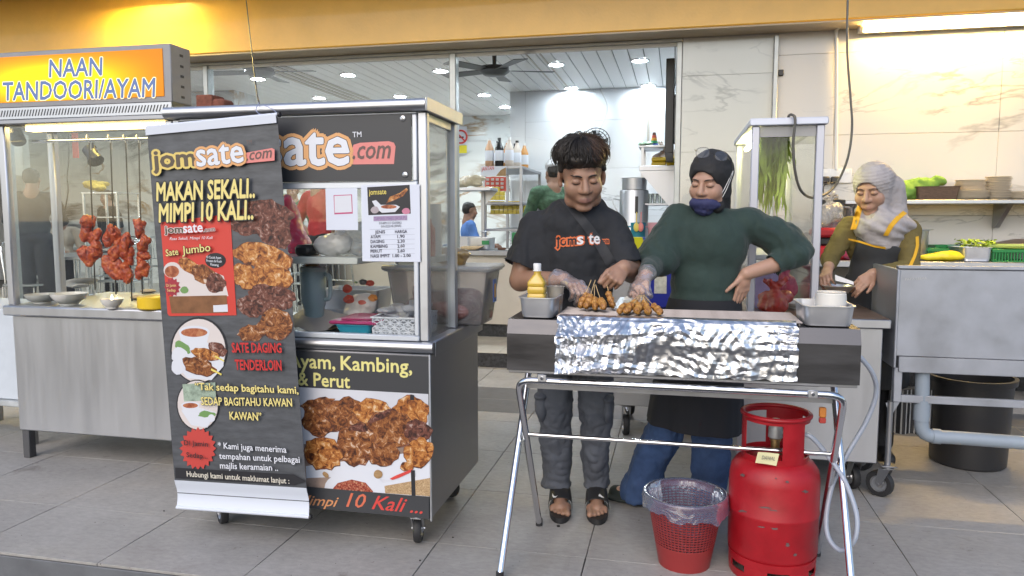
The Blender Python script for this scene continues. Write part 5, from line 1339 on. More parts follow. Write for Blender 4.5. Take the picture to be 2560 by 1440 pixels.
for i in range(230):
    s = g0 + Vector((rr.uniform(-.075, .06), rr.uniform(-.1, .1), rr.uniform(-.03, .02)))
    L = rr.uniform(.12, .42) * (1 if i < 190 else .5); cx_ = rr.uniform(-.05, .05); cy_ = rr.uniform(-.06, .06); wd = rr.uniform(.004, .013); an = rr.uniform(0, math.pi)
    pts = [s + Vector((cx_ * t * t + .008 * math.sin(9 * t + i), cy_ * t * t, -L * t)) for t in (0, .3, .6, .85, 1)]
    for q in pts: q.x = min(max(q.x, vx0 + .03), vx1 - .05)
    wv = Vector((math.cos(an), math.sin(an), 0))
    vs = []
    for k, q in enumerate(pts): ww = wd * (.5, 1, 1, .7, .1)[k]; vs += [q - wv * ww, q + wv * ww + Vector((0, 0, rr.uniform(-.004, .004)))]
    gm.add(vs, [(2 * k, 2 * k + 1, 2 * k + 3, 2 * k + 2) for k in range(4)])
gb = gm.build('hanging_greens', LEAF, None, loc=tuple(g0), ang=180, fix=False)
tag(gb, 'bunch of long green leaf vegetables hanging in the glass showcase', 'vegetables')
gb['kind'] = 'thing'
p = at(1958, 560, 4.1); p.z = 1.126
tag(pan(p.x - .07, p.x + .06, p.y - .09, p.y + .09, p.z, .1, .02).build('white_tub', mat('frosted_tub', (.62, .6, .55), .4), None, loc=tuple(p)), 'frosted white tub standing on the showcase shelf', 'tub')
def bag(name, c, r, m, label, cat, sd, tie=None, n=9, spread=.6, noise=.006, h=.006):
    rr = random.Random(sd); c = Vector(c)
    P_ = [el(c + Vector((rr.uniform(-spread, spread) * r[0], rr.uniform(-spread, spread) * r[1], rr.uniform(-spread, spread) * r[2])), (r[0] * rr.uniform(.4, .65), r[1] * rr.uniform(.4, .65), r[2] * rr.uniform(.4, .65)), rotm('Z', rr.uniform(0, 180))) for _ in range(n)]
    if tie:
        P_ += [cap(c + Vector((0, 0, r[2] * .6)), c + Vector((0, 0, r[2] * 1.2)), .02, .008)]
        for k in range(6):
            w = k * 1.05; P_.append(cap(c + Vector((0, 0, r[2] * 1.15)), c + Vector((tie * math.cos(w), tie * .6 * math.sin(w), r[2] * 1.2 + tie * rr.uniform(.3, .9))), .006, .012))
    return tag(organic(name, P_, h, .02, m, None, loc=tuple(c), noise=[(noise, 34, sd), (noise * .5, 80, sd + 1)]), label, cat)
REDBAG = thin_film('red_bag_film', (.95, .25, .18), .08, .2, milk=.55, milkcol=(.62, .06, .04), wrinkle=.7, wscale=40)
PINKBAG = thin_film('pink_bag_film', (.95, .4, .55), .08, .2, milk=.5, milkcol=(.8, .12, .3), wrinkle=.7, wscale=40)
CLRBAG = thin_film('clear_bag_film', (.92, .92, .92), .10, .12, milk=.3, milkcol=(.7, .68, .65), wrinkle=.9, wscale=45)
p = at(1937, 762, 3.72); bag('red_bag', (p.x, 3.74, .846 + .055), (.085, .07, .055), REDBAG, 'translucent red plastic bag of ingredients on the prep cabinet', 'plastic bag', 21, .05)
p = at(1915, 720, 3.9)
tag(MB().lathe([(0, 0), (.055, 0), (.066, .19), (.068, .192), (.062, .19), (.052, .004), (0, .004)], (p.x, 3.95, .846), 26).build('lilac_bucket', mat('lilac_plastic', (.45, .36, .62), .4), None, loc=(p.x, 3.95, .846)), 'lilac plastic bucket inside the showcase behind the woman\'s arm', 'bucket')
p = at(1962, 690, 4.1); bag('pink_bag', (p.x, 4.1, .93), (.05, .05, .08), PINKBAG, 'crumpled pink plastic bag behind the lilac bucket', 'plastic bag', 24, .05)
p = at(2000, 745, 3.9)
bowl(None, (p.x, 3.95, .846), .09, .03, CERAMIC, 'plate', 'white plate lying on the prep cabinet behind the red bag', 'plate')
p = at(1985, 700, 4.3)
tag(pan(p.x - .06, p.x + .08, 4.25, 4.4, .846, .09, .02).build('food_box', thin_film('clear_box', (.9, .9, .88), .1, .15, milk=.35, milkcol=(.6, .58, .5)), None, loc=(p.x, 4.32, .846)), 'clear plastic food box at the back of the prep cabinet', 'food box')
p = at(1878, 790, 3.72)

# ------------------------------------------------------------ sink unit at the right
sk = thing('sink_unit', 'grey steel sink unit with tall splash panel at the right picture edge', 'sink', (1.3, 3.9, 0))
SINK = mat('weathered_steel', (.40, .42, .47), .48, .85, var=.14, vscale=5, rvar=.1)
MB().box((.985, 3.62, .676), (1.95, 3.632, 1.072), .003).build('splash_panel', SINK, sk)
MB().box((.975, 3.61, 1.073), (1.95, 3.645, 1.088), .003).build('splash_rim', SINK, sk)
MB().box((.975, 3.614, .62), (.987, 4.05, 1.072), .003).build('side_panel', SINK, sk)
MB().box((.99, 3.633, .70), (1.95, 4.05, .74), .003).build('basin', SINK, sk)
MB().box((.99, 3.633, .741), (1.95, 3.64, .90), .001).build('basin_wall', SINK, sk)
MB().box((1.0, 3.625, .60), (1.95, 3.665, .675), .003).build('apron_rail', SINK, sk)
for y in (3.63, 4.0):
    MB().box((.985, y, .46), (1.02, y + .035, .6195), .003).build('leg_socket', SINK, sk)
    MB().prism([(.99, y + .017, .459), (1.02, y + .017, .459), (.98, y + .017, .38), (.96, y + .017, .45)], (0, .004, 0)).build('gusset', SINK, sk)
    MB().cyl((.98, y + .018, .16), (.98, y + .018, .459), .0135, 12).build('leg_tube', STEEL_D, sk)
    castor(sk, (.98, y + .018, .16), .062, .036, .9, True)
MB().box((1.0, 3.65, .455), (1.95, 3.67, .49), .002).build('lower_rail', SINK, sk)
MB().box((1.85, 3.64, .0), (1.89, 3.675, .599), .002).build('far_leg', SINK, sk)
text(sk, 'PAYA LEBAR', 3.62, (2263, 701), (2317, 698), 6, STEEL, 0.01, name='embossed_lettering')
PVC = mat('grey_pvc', (.26, .31, .37), .4, var=.06)
dp = [at(2306, 925, 3.68), at(2305, 1000, 3.68), at(2303, 1050, 3.68), at(2308, 1078, 3.68), at(2330, 1090, 3.68), at(2400, 1095, 3.68), at(2600, 1110, 3.68), at(2800, 1125, 3.68)]
tag(MB().tube(bez(dp, 5), .031, 16).tube([dp[1], dp[2]], .035, 16).tube([dp[4], dp[4] + (dp[5] - dp[4]) * .3], .035, 16).build('drain_pipe', PVC, None, loc=tuple(dp[0])), 'grey plastic drain pipe elbowing out under the sink', 'pipe')
p = Vector((1.545, 4.30, 0))
bn_ = thing('black_bin', 'large round black plastic bin under the sink', 'bin', tuple(p))
MB().lathe([(0, 0), (.17, 0), (.18, .01), (.195, .46), (.19, .46), (.172, .02), (0, .02)], p, 36).build('bin_body', BLACK_P, bn_)
MB().lathe([(.19, .44), (.207, .44), (.21, .47), (.19, .47)], p, 36, closed=True).build('bin_rim', BLACK_P, bn_)
# striped cloth hanging under the prep corner
p = at(2230, 1030, 4.2)
cl = MB().sheet(lambda s, t: (p.x - .02 + .22 * s, 4.2 + .015 * math.sin(14 * s), .40 - .24 * t), 24, 6, (0, .003, 0)).build('striped_cloth', BLACK_P, None, loc=tuple(p))
tag(cl, 'black and white striped cloth hanging below the sink corner', 'cloth')
for k in range(9):
    MB().sheet(lambda s, t, k=k: (p.x - .02 + .012 + .024 * k + .007 * s, 4.2 - .0015 + .015 * math.sin(14 * (.012 + .024 * k + .007 * s) / .22), .399 - .238 * t), 2, 6, (0, -.0006, 0)).build('white_stripe', mat('white_stripe', (.5, .5, .5), .8), cl)

# ------------------------------------------------------------ wall counter, shelf and crockery behind the hijab woman
wcz = 1.0
wc_ = thing('wall_counter', 'steel wall counter below the crockery shelf on the right', 'counter', (1.6, 5.9, 0))
MB().box((.35, 5.60, wcz - .045), (3.4, 6.19, wcz), .004).build('counter_top', STEEL, wc_)
for x in (.4, 1.4, 2.4, 3.3): MB().box((x, 5.66, 0), (x + .04, 5.70, wcz - .046)).build('leg', STEEL_D, wc_)
MB().box((.4, 5.72, .25), (3.35, 6.15, .28)).build('under_shelf', STEEL_D, wc_)
shz = 1.43
ws = thing('wall_shelf', 'steel wall shelf carrying stacked plates beneath the tube light', 'shelf', (2.0, 6.0, shz))
MB().box((1.20, 5.88, shz - .028), (3.4, 6.195, shz), .003).build('shelf_board', STEEL, ws)
for x in (1.28, 2.30, 3.2): MB().prism([(x, 5.92, shz - .03), (x, 6.19, shz - .03), (x, 6.19, shz - .20), (x, 6.14, shz - .20)], (.03, 0, 0)).build('bracket', STEEL_D, ws)
PLATE = mat('cream_plate', (.72, .65, .54), .3)
def stack(u, n, r, z0, tag_l, dz=.0092, first=0):
    x = at(u, 490, 6.02).x
    for k in range(n):
        c = (x + random.uniform(-.004, .004), 6.02, z0 + dz * k)
        pos = ['bottom plate', 'second plate from the bottom', 'third plate from the bottom', 'fourth plate from the bottom', 'fifth plate from the bottom', 'sixth plate from the bottom', 'seventh plate from the bottom', 'eighth plate from the bottom', 'ninth plate from the bottom', 'tenth plate from the bottom', 'eleventh plate from the bottom', 'twelfth plate from the bottom', 'thirteenth plate from the bottom', 'fourteenth plate from the bottom'][k]
        if k == n - 1: pos = 'topmost plate'
        tag(MB().lathe([(0, 0), (r * .6, 0), (r * .97, .008), (r, .0115), (r * .985, .0125), (r * .6, .004), (0, .004)], c, 24).build('plate', PLATE, None, loc=c), pos + ' ' + tag_l, 'plate', 'plates stacked on the wall shelf')
stack(2427, 7, .122, shz + .001, 'of the wide stack beside the brown basket')
stack(2424, 8, .098, shz + .001 + .0092 * 7 + .003, 'of the smaller plates resting on the wide stack')
stack(2494, 14, .087, shz + .001, 'of the tall narrow stack in the shelf middle', .0118)
stack(2556, 6, .10, shz + .001, 'of the low stack at the right picture edge')
p = at(2338, 495, 6.0); x = p.x
tag(pan(x - .14, x + .14, 5.93, 6.12, shz + .001, .095, .015, .012).build('brown_basket', mat('brown_wicker', (.12, .075, .05), .7, var=.35, vscale=40, stretch=(1, 1, 6), bump=.5), None, loc=(x, 6.02, shz)), 'dark brown woven tray basket on the wall shelf', 'basket')
GRN_C = mat('green_cloth', (.16, .30, .05), .85, var=.2, vscale=12, bump=.3)
P0 = at(2310, 470, 6.06)
rr = random.Random(5)
tag(organic('green_cloth', [el((P0.x - .1, 6.06, shz + .075), (.13, .08, .075)), el((P0.x - .03, 6.06, shz + .10), (.12, .06, .06)), el((P0.x + .07, 6.06, shz + .12), (.08, .05, .035), rotm('Y', -25)), el((P0.x + .10, 6.05, shz + .15), (.05, .04, .035), rotm('Y', 30)), el((P0.x - .14, 6.06, shz + .04), (.1, .08, .04))], .008, .02, GRN_C, None, loc=(P0.x, 6.06, shz), noise=[(.018, 14, 2), (.008, 34, 3)]), 'rumpled bright green cloth bag heaped on the wall shelf', 'cloth')
# on the counter
ALP = mat('aluminium_pot', (.62, .62, .61), .35, .9, var=.06)
p = Vector((at(2268, 650, 5.85).x, 5.86, wcz + .001))
tag(MB().lathe([(0, 0), (.125, 0), (.13, .008), (.132, .21), (.16, .214), (.16, .219), (.128, .216), (.124, .012), (0, .012)], p, 36).build('stock_pot', ALP, None, loc=tuple(p)), 'tall aluminium stock pot with a wide rim behind the hijab woman', 'pot')
GRNB = mat('green_basket_plastic', (.015, .20, .05), .4)
def slotbasket(x0, x1, y0, y1, z, h, m, name, label, cat, group=None, n=12):
    t = thing(name, label, cat, ((x0 + x1) / 2, (y0 + y1) / 2, z), group)
    b = MB()
    b.box((x0, y0, z), (x1, y1, z + .006)); b.build('base', m, t)
    MB().box((x0 - .006, y0 - .006, z + h - .022), (x1 + .006, y0, z + h), .002).box((x0 - .006, y1, z + h - .022), (x1 + .006, y1 + .006, z + h), .002).box((x0 - .006, y0 + .0001, z + h - .022), (x0, y1 - .0001, z + h)).box((x1, y0 + .0001, z + h - .022), (x1 + .006, y1 - .0001, z + h)).build('rim', m, t)
    sp = MB()
    for k in range(n + 1):
        x = x0 + (x1 - x0 - .008) * k / n
        sp.box((x, y0, z + .0061), (x + .008, y0 + .003, z + h - .0221)); sp.box((x, y1 - .003, z + .0061), (x + .008, y1, z + h - .0221))
    for k in range(1, n // 2):
        y = y0 + (y1 - y0) * k * 2 / n
        sp.box((x0, y, z + .0061), (x0 + .003, y + .008, z + h - .0221)); sp.box((x1 - .003, y, z + .0061), (x1, y + .008, z + h - .0221))
    so = sp.build('wall_slats', m, t); so['kind'] = 'stuff'
    return t
g1 = at(2337, 640, 5.8).x
slotbasket(g1 - .075, g1 + .085, 5.80, 5.98, wcz + .001, .085, GRNB, 'green_basket', 'small green slotted basket next to the stock pot', 'basket', 'green plastic baskets on the wall counter', 10)
g2 = at(2390, 620, 6.0).x
slotbasket(g2 - .14, g2 + .10, 5.99, 6.17, wcz + .001, .10, GRNB, 'green_basket', 'green slotted basket at the wall behind the steel food pan', 'basket', 'green plastic baskets on the wall counter', 12)
g3 = at(2520, 640, 5.8).x
slotbasket(g3 - .14, g3 + .2, 5.68, 5.95, wcz + .001, .085, GRNB, 'green_basket', 'long green slotted basket at the right picture edge below the celery', 'basket', 'green plastic baskets on the wall counter', 18)
g4 = at(2436, 640, 5.7).x
tag(pan(g4 - .09, g4 + .09, 5.64, 5.97, wcz + .001, .095, .03).build('food_pan', TRAY, None, loc=(g4, 5.8, wcz)), 'deep steel food pan between the yellow bag and the green basket', 'food pan')
g5 = at(2357, 650, 5.66).x
tag(organic('yellow_bag', [el((g5, 5.67, wcz + .03), (.15, .05, .028)), el((g5 + .02, 5.67, wcz + .045), (.09, .045, .03)), el((g5 - .08, 5.67, wcz + .022), (.07, .045, .02))], .006, .02, mat('yellow_bag', (.78, .62, .02), .35, var=.1), None, loc=(g5, 5.67, wcz), noise=[(.006, 25, 1)]), 'bright yellow plastic bag lying at the counter edge', 'plastic bag')
cm = MB(); c0 = at(2410, 612, 5.78)
for i in range(14):
    y = 5.72 + rr.uniform(0, .14); z = wcz + .10 + rr.uniform(-.004, .02); x = c0.x + rr.uniform(.1, .2)
    cm.tube([(x, y, z), (x + .25, y + rr.uniform(-.02, .02), z - .005), (x + .6, y, z - .008)], [.004, .007, .010], 6)
CEL = mat('celery_stalk', (.42, .52, .14), .45)
ce_ = thing('celery', 'bunch of pale green celery lying across the food pan', 'celery', tuple(c0))
o = cm.build('stalks', CEL, ce_); o['kind'] = 'stuff'
lm = MB()
for i in range(160):
    q = Vector((c0.x + rr.uniform(-.04, .2), 5.72 + rr.uniform(0, .15), wcz + .115 + rr.uniform(-.012, .035))); a = rr.uniform(0, 6.28); e = Vector((math.cos(a), math.sin(a), rr.uniform(-.4, .8))).normalized() * rr.uniform(.012, .026); f = e.cross(Vector((rr.uniform(-1, 1), rr.uniform(-1, 1), 1))).normalized() * .010
    lm.add([q - e, q - f, q + e, q + f], [(0, 1, 2, 3)])
o = lm.build('leaf_tuft', mat('celery_leaf', (.36, .50, .05), .5, var=.3, vscale=30), ce_, fix=False); o['kind'] = 'stuff'
g6 = at(2545, 605, 6.05).x
tag(MB().lathe([(0, .06), (.03, .06), (.16, .03), (.165, 0), (.16, 0), (.15, .025), (0, .05)], (g6, 6.03, wcz + .09), 30).build('wok_lid', mat('copper_rim', (.30, .2, .14), .4, .6, var=.3), None, loc=(g6, 6.03, wcz + .09)), 'dull metal wok lid resting behind the celery', 'lid')
# sockets, blender, conduit, cable
sk_ = thing('wall_sockets', 'white double sockets and switch plate on the marble wall', 'socket', tuple(at(2085, 440, 6.19)))
for u, w_ in ((2063, .075), (2090, .09), (2116, .075)):
    p = at(u, 440, 6.197); o = MB().box((p.x - w_ * .5, 6.185, p.z - .055), (p.x + w_ * .5, 6.1985, p.z + .055), .004).build('plate', WHITE_P, sk_)
    MB().box((p.x - .012, 6.181, p.z + .015), (p.x + .012, 6.1849, p.z + .04), .002).build('rocker', WHITE_P, o)
for u in (2062, 2086):
    p = at(u, 448, 6.18); MB().box((p.x - .03, 6.14, p.z - .03), (p.x + .03, 6.184, p.z + .02), .008).build('plug', BLACK_P, sk_)
    MB().tube(bez([(p.x, 6.13, p.z - .02), (p.x - .09, 6.10, p.z - .06), (p.x - .06, 6.08, p.z - .2), (p.x + .05, 6.05, p.z - .28)], 6), .005, 6).build('plug_cord', BLACK_P, sk_)
p = Vector((at(2082, 560, 5.8).x, 5.85, wcz + .001))
bl = thing('blender', 'black topped electric blender below the wall sockets', 'blender', tuple(p))
MB().lathe([(0, 0), (.09, 0), (.085, .10), (.06, .14), (0, .14)], p, 24).build('motor_base', BLACK_P, bl)
MB().lathe([(.055, .141), (.085, .40), (.082, .40), (.052, .142)], p, 24, closed=True).build('jug', thin_film('smoky_jug', (.6, .6, .62), .1, .1, milk=.15), bl)
MB().lathe([(.09, .401), (.09, .43), (.04, .44), (.035, .47), (0, .47)], p, 24).build('lid', BLACK_P, bl)
MB().cyl(p + Vector((0, 0, .15)), p + Vector((0, 0, .40)), .02, 10).build('blade_shaft', mat('dark_mix', (.12, .09, .07), .5), bl)
MB().tube(bez([p + Vector((.08, 0, .38)), p + Vector((.13, 0, .36)), p + Vector((.125, 0, .24)), p + Vector((.075, 0, .2))], 6), .008, 8).build('handle', thin_film('smoky_jug', (.6, .6, .62)), bl)
p = Vector((at(2060, 600, 5.0).x, 5.0, .9))
rg = thing('red_grinder', 'red and black meat grinder machine left of the hijab woman', 'machine', (p.x, 5.75, wcz))
MB().box((p.x + .06, 5.68, wcz + .001), (p.x + .36, 5.95, wcz + .10), .02).build('base', mat('red_paint', (.5, .02, .03), .35), rg)
MB().box((p.x + .08, 5.70, wcz + .101), (p.x + .33, 5.92, wcz + .16), .015).build('deck', BLACK_P, rg)
MB().box((p.x + .06, 5.68, wcz + .161), (p.x + .36, 5.95, wcz + .23), .02).build('hood', mat('red_paint', (.5, .02, .03), .35), rg)
p = at(2065, 580, 5.5); bag('clear_bag', (p.x, 5.45, 1.33), (.11, .08, .08), CLRBAG, 'knotted clear plastic bag hanging over the red grinder', 'plastic bag', 33, .05)
p = at(2120, 610, 5.4); bag('pink_bag', (at(2108, 645, 5.7).x, 5.72, wcz + .06), (.08, .06, .055), PINKBAG, 'bright pink plastic bag on the wall counter behind the woman\'s arm', 'plastic bag', 35, .03)
tag(MB().tube([at(2122, -30, 6.1), at(2122, 40, 6.1), at(2091, 76, 6.17), at(2091, 424, 6.185)], .0125, 10).build('conduit', WHITE_P, None, loc=tuple(at(2090, 76, 6.17))), 'white cable conduit running down the marble wall to the sockets', 'conduit')
cp = [at(2120, -40, 4.6), at(2118, 120, 4.5), at(2126, 240, 4.4), at(2130, 320, 4.3), at(2118, 400, 4.2), at(2085, 468, 4.0), at(2040, 494, 3.75), at(2005, 480, 3.62), at(1988, 430, 3.58), at(1983, 360, 3.57), at(1988, 300, 3.57), at(1980, 287, 3.585), at(1972, 290, 3.62), at(1970, 300, 3.66)]
tag(MB().tube(bez(cp, 8), .0062, 8).build('hanging_cable', mat('grey_cable', (.09, .085, .075), .5), None, loc=tuple(cp[9]), ang=180), 'grey power cable looping down from above onto the glass showcase', 'cable')
# ------------------------------------------------------------ people
from mathutils.bvhtree import BVHTree
def bvh_of(*obs):
    V, F = [], []
    for o in obs:
        k = len(V); org = ORG[o.name]
        V += [v.co + org for v in o.data.vertices]; F += [[i + k for i in p.vertices] for p in o.data.polygons]
    return BVHTree.FromPolygons(V, F)
def onsurf(bv, u, v, lift=0.003, fall=3.1):
    q = Vector(_ray(u, v)).normalized(); hit = bv.ray_cast(Vector((0, 0, CAM_H)), q)
    if hit[0] is None: return at(u, v, fall)
    return hit[0] - q * lift
def strip(bv, A, B, name, m, parent, lift=0.003, n=14, fall=3.1, th=None):
    """a band of cloth following the surface between two pixel polylines"""
    def along(P, t):
        q = t * (len(P) - 1); i = min(int(q), len(P) - 2); f = q - i
        return P[i][0] * (1 - f) + P[i + 1][0] * f, P[i][1] * (1 - f) + P[i + 1][1] * f
    def fn(s, t):
        a, b = along(A, s), along(B, s); return onsurf(bv, a[0] * (1 - t) + b[0] * t, a[1] * (1 - t) + b[1] * t, lift, fall)
    return MB().grid(fn, n, 4).build(name, m, parent, ang=180, fix=False)
def text_on(bv, s, pl, pr, cap_px, m, parent, bold=0.0, outline=(), shear=0.0, lift=0.003, drop=None):
    global CAP
    if CAP is None: CAP = glyphs('H')[0][:, 1].max()
    v0 = glyphs(s, 0.0, shear)[0]; x0, x1 = v0[:, 0].min(), v0[:, 0].max()
    L = [(m, bold)] + list(outline)
    for i, (mm, off) in enumerate(L):
        vv, ff = glyphs(s, off, shear); P = []
        for p in vv:
            f = (p[0] - x0) / (x1 - x0); P.append(onsurf(bv, pl[0] + (pr[0] - pl[0]) * f, pl[1] + (pr[1] - pl[1]) * f - p[1] / CAP * cap_px, lift + .0012 * (len(L) - i)))
        MB().add(P, ff).build('shirt_print' if i == 0 else 'print_edge', mm, parent, ang=0, fix=False)

class Head:
    def __init__(s, c, yaw, pitch, roll=0.0, k=1.0):
        s.c = Vector(c); s.k = k; s.R = rotm('Z', yaw) @ rotm('Y', roll) @ rotm('X', pitch)
    def p(s, x, y, z): return s.c + s.R @ (Vector((x, y, z)) * s.k)
    def e(s, x, y, z, r, kk=None, rot=None): return el(s.p(x, y, z), tuple(q * s.k for q in r), s.R if rot is None else s.R @ rot, kk)
    def cp(s, a, b, r0, r1=None, kk=None): return cap(s.p(*a), s.p(*b), r0 * s.k, (r0 if r1 is None else r1) * s.k, kk)
    def local(s, C): return (C - np.array(s.c)) @ np.array(s.R) / s.k
    def skin(s, nose=1.0, jaw=1.0, full=1.0, ears=True):
        P = [s.e(0, .012, .035, (.075, .094, .082)), s.e(0, -.028, -.028, (.063 * full, .060, .074)), s.cp((-.034 * jaw, -.028, -.074), (.034 * jaw, -.028, -.074), .031), s.e(0, -.060, -.097, (.030, .022, .016), .02),
             s.cp((-.032, -.079, .024), (.032, -.079, .024), .0105, kk=.012)]
        for q in (-1, 1):
            P += [s.e(q * .036, -.060, -.028, (.025 * full, .023, .026), .022), s.e(q * .0125 * nose, -.091, -.030, (.0095 * nose, .011, .0085), .006)]
        P += [s.cp((0, -.084, .014), (0, -.103, -.026), .0085, .0125 * nose, .009), s.e(0, -.074, -.060, (.030, .019, .022))]
        for q in (-1, 1): P.append(cut(s.e(q * .031, -.096, .007, (.0165, .014, .0105), .012)))
        for q in (-1, 1): P.append(s.e(q * .0305, -.0745, .004, (.0165, .0150, .0115), .004))
        for q in (-1, 1): P += [s.cp((0, -.0925, -.0580), (q * .020, -.0870, -.0625), .0050, .0036, kk=.004), s.cp((0, -.0925, -.0672), (q * .016, -.0875, -.0672), .0062, .0042, kk=.004)]
        if ears:
            for q in (-1, 1): P += [s.e(q * .078, .010, -.002, (.009, .020, .031), .006, rotm('Z', q * 22)), s.e(q * .077, .0, -.024, (.008, .010, .012), .006)]
        P += [s.cp((0, .030, -.055), (0, .040, -.165), .056, .058)]
        return P
    def lips(s, C):
        L = s.local(C); return (np.abs(L[:, 0]) < .021 - .45 * np.abs(L[:, 2] + .062)) & (L[:, 2] < -.0545) & (L[:, 2] > -.0735) & (L[:, 1] < -.088)
    def features(s, parent, brow, lash, body, bw=1.0):
        bv = bvh_of(body)
        def proj(x, z, lift):
            o = s.p(x, -.2, z); d = (s.p(x, 0, z) - o).normalized(); h = bv.ray_cast(o, d); return (h[0] if h[0] is not None else s.p(x, -.09, z)) - d * lift
        for q in (-1, 1):
            pts = [(q * (.011 + .037 * t), .0205 + .0085 * math.sin(t * 2.2) - .004 * t) for t in (0, .2, .4, .6, .8, 1)]
            MB().tube([proj(x, z, -.0005) for x, z in pts], [.0022 * bw, .0036 * bw, .0038 * bw, .0034 * bw, .0026 * bw, .0012 * bw], 6).build('eyebrow', brow, parent)
            pts = [(q * (.0165 + .029 * t), .0005 - .0055 * math.sin(t * math.pi)) for t in (0, .2, .4, .6, .8, 1)]
            MB().tube([proj(x, z, 0.0002) for x, z in pts], [.0009, .0016, .0019, .0019, .0016, .0008], 6).build('eyelashes', lash, parent)
def hand(w, F, N, side, curls, thumb, sc=1.0, spread=0.0):
    """w wrist, F towards the knuckles, N out of the back of the hand, side=+1/-1 where the thumb sits; returns prims"""
    F, N = Vector(F).normalized(), Vector(N).normalized(); N = (N - F * N.dot(F)).normalized(); T = F.cross(N) * side; w = Vector(w)
    P = []; kn = []
    for i, (off, ln) in enumerate(((.027, .082), (.009, .085), (-.009, .081), (-.026, .074))):
        b = w + T * off * .55 * sc + F * .008; e = w + T * off * sc + F * ln * sc
        P.append(cap(b, e, .0125 * sc, .0105 * sc, .008)); kn.append(e)
    P.append(el(w + F * .045 * sc - N * .004, (.02 * sc,) * 3, None, .012))
    segs = ((.042, .025, .019), (.046, .028, .020), (.042, .026, .019), (.033, .020, .017))
    for i in range(4):
        p = kn[i]; a = 0
        for j in range(3):
            a += math.radians(curls[i][j]); d = (F * math.cos(a) - N * math.sin(a) + T * spread * (1.5 - i) * .1).normalized(); q = p + d * segs[i][j] * sc
            r = (.0090, .0082, .0074)[j] * sc * (1 if i < 3 else .88); P.append(cap(p, q, r, r * .93, .0022)); p = q
    b = w + F * .018 * sc + T * .020 * sc - N * .006 * sc
    p = b
    for j, (tf, tt, tn) in enumerate(thumb):
        d = (F * tf + T * tt - N * tn).normalized(); L = (.042, .032, .024)[j] * sc; q = p + d * L
        P.append(cap(p, q, (.0145, .0105, .0092)[j] * sc, (.0112, .0095, .0080)[j] * sc, (.010, .003, .002)[j])); p = q
    return P
def inflate(P, a):
    out = []
    for p in P:
        if p[0] == 'c': out.append(('c', p[1], p[2], p[3] + a, p[4] + a, .008, p[6]))
        elif p[0] == 'e': out.append(('e', p[1], p[2] + a, p[3], .008))
    return out
SKIN_M = mat('tan_skin', (.33, .19, .13), .48, var=.10, vscale=14, bump=.08, bscale=220, sss=.12, rvar=.08)
SKIN_W = mat('warm_skin', (.42, .25, .18), .46, var=.08, vscale=14, bump=.06, bscale=220, sss=.12, rvar=.08)
LIP_M = mat('brown_lip', (.25, .125, .10), .48); LIP_W = mat('rose_lip', (.38, .20, .155), .45)
HAIR = mat('black_hair', (.022, .018, .016), .5, var=.5, vscale=60, bump=.35, bscale=260, stretch=(1, .5, .2))
HAIR_B = mat('brown_hair', (.06, .03, .018), .5, var=.5, vscale=60, bump=.35, bscale=260, stretch=(1, .5, .2))
BROW = mat('brow_hair', (.02, .015, .013), .7)
BLACK_T = mat('black_cotton', (.020, .022, .027), .85, var=.15, vscale=9, bump=.25, bscale=300)
GREY_T = mat('grey_cargo_cloth', (.095, .105, .128), .85, var=.2, vscale=8, bump=.25, bscale=250)
GLOVE = thin_film('glove_film', (.99, .98, .98), .03, .3, milk=.20, milkcol=(.88, .82, .84), wrinkle=.08, wscale=30, fres=.6)

# ---- the man
man = thing('person', 'young man in black jomsate t-shirt turning satay with one gloved hand', 'person', (-.42, 3.15, 0))
H = Head(at(1454, 450, 3.055) + Vector((0, 0, .012)), 15, 17, -3, 1.13)
eL, wL = (-.648, 3.09, 1.035), at(1408, 700, 2.945)
eR, wR = (-.178, 3.13, 1.075), at(1560, 668, 2.945)
kL, kR = at(1452, 716, 2.875), at(1541, 690, 2.875)
hl = hand(wL, kL - wL, Vector((.25, -.35, .9)), -1, [(30, 35, 20), (42, 45, 25), (50, 50, 25), (55, 50, 25)], [(.75, .5, .25), (.95, .05, .2), (.95, -.1, .3)], 1.0)
kR = at(1538, 696, 2.89)
hr = hand(wR, kR - wR, Vector((.55, -.6, .6)), 1, [(62, 62, 35), (70, 72, 35), (76, 75, 35), (80, 75, 35)], [(.85, .42, .3), (1, .05, .35), (1, -.15, .4)], 1.02)
P_ = H.skin(nose=1.08, full=1.08, jaw=1.06)
P_ += [cap((-.43, 3.17, 1.24), (-.40, 3.14, 1.37), .055, .058), cap((-.62, 3.14, 1.20), eL, .05, .047), cap(eL, wL, .045, .031), cap((-.23, 3.15, 1.20), eR, .05, .046), cap(eR, wR, .044, .030),
       cap((-.435, 3.15, 1.25), (-.435, 3.15, .95), .09, .11), cap((-.49, 3.15, .90), (-.495, 3.25, .07), .06, .042), cap((-.34, 3.15, .90), (-.328, 3.27, .07), .06, .042)] + hl + hr
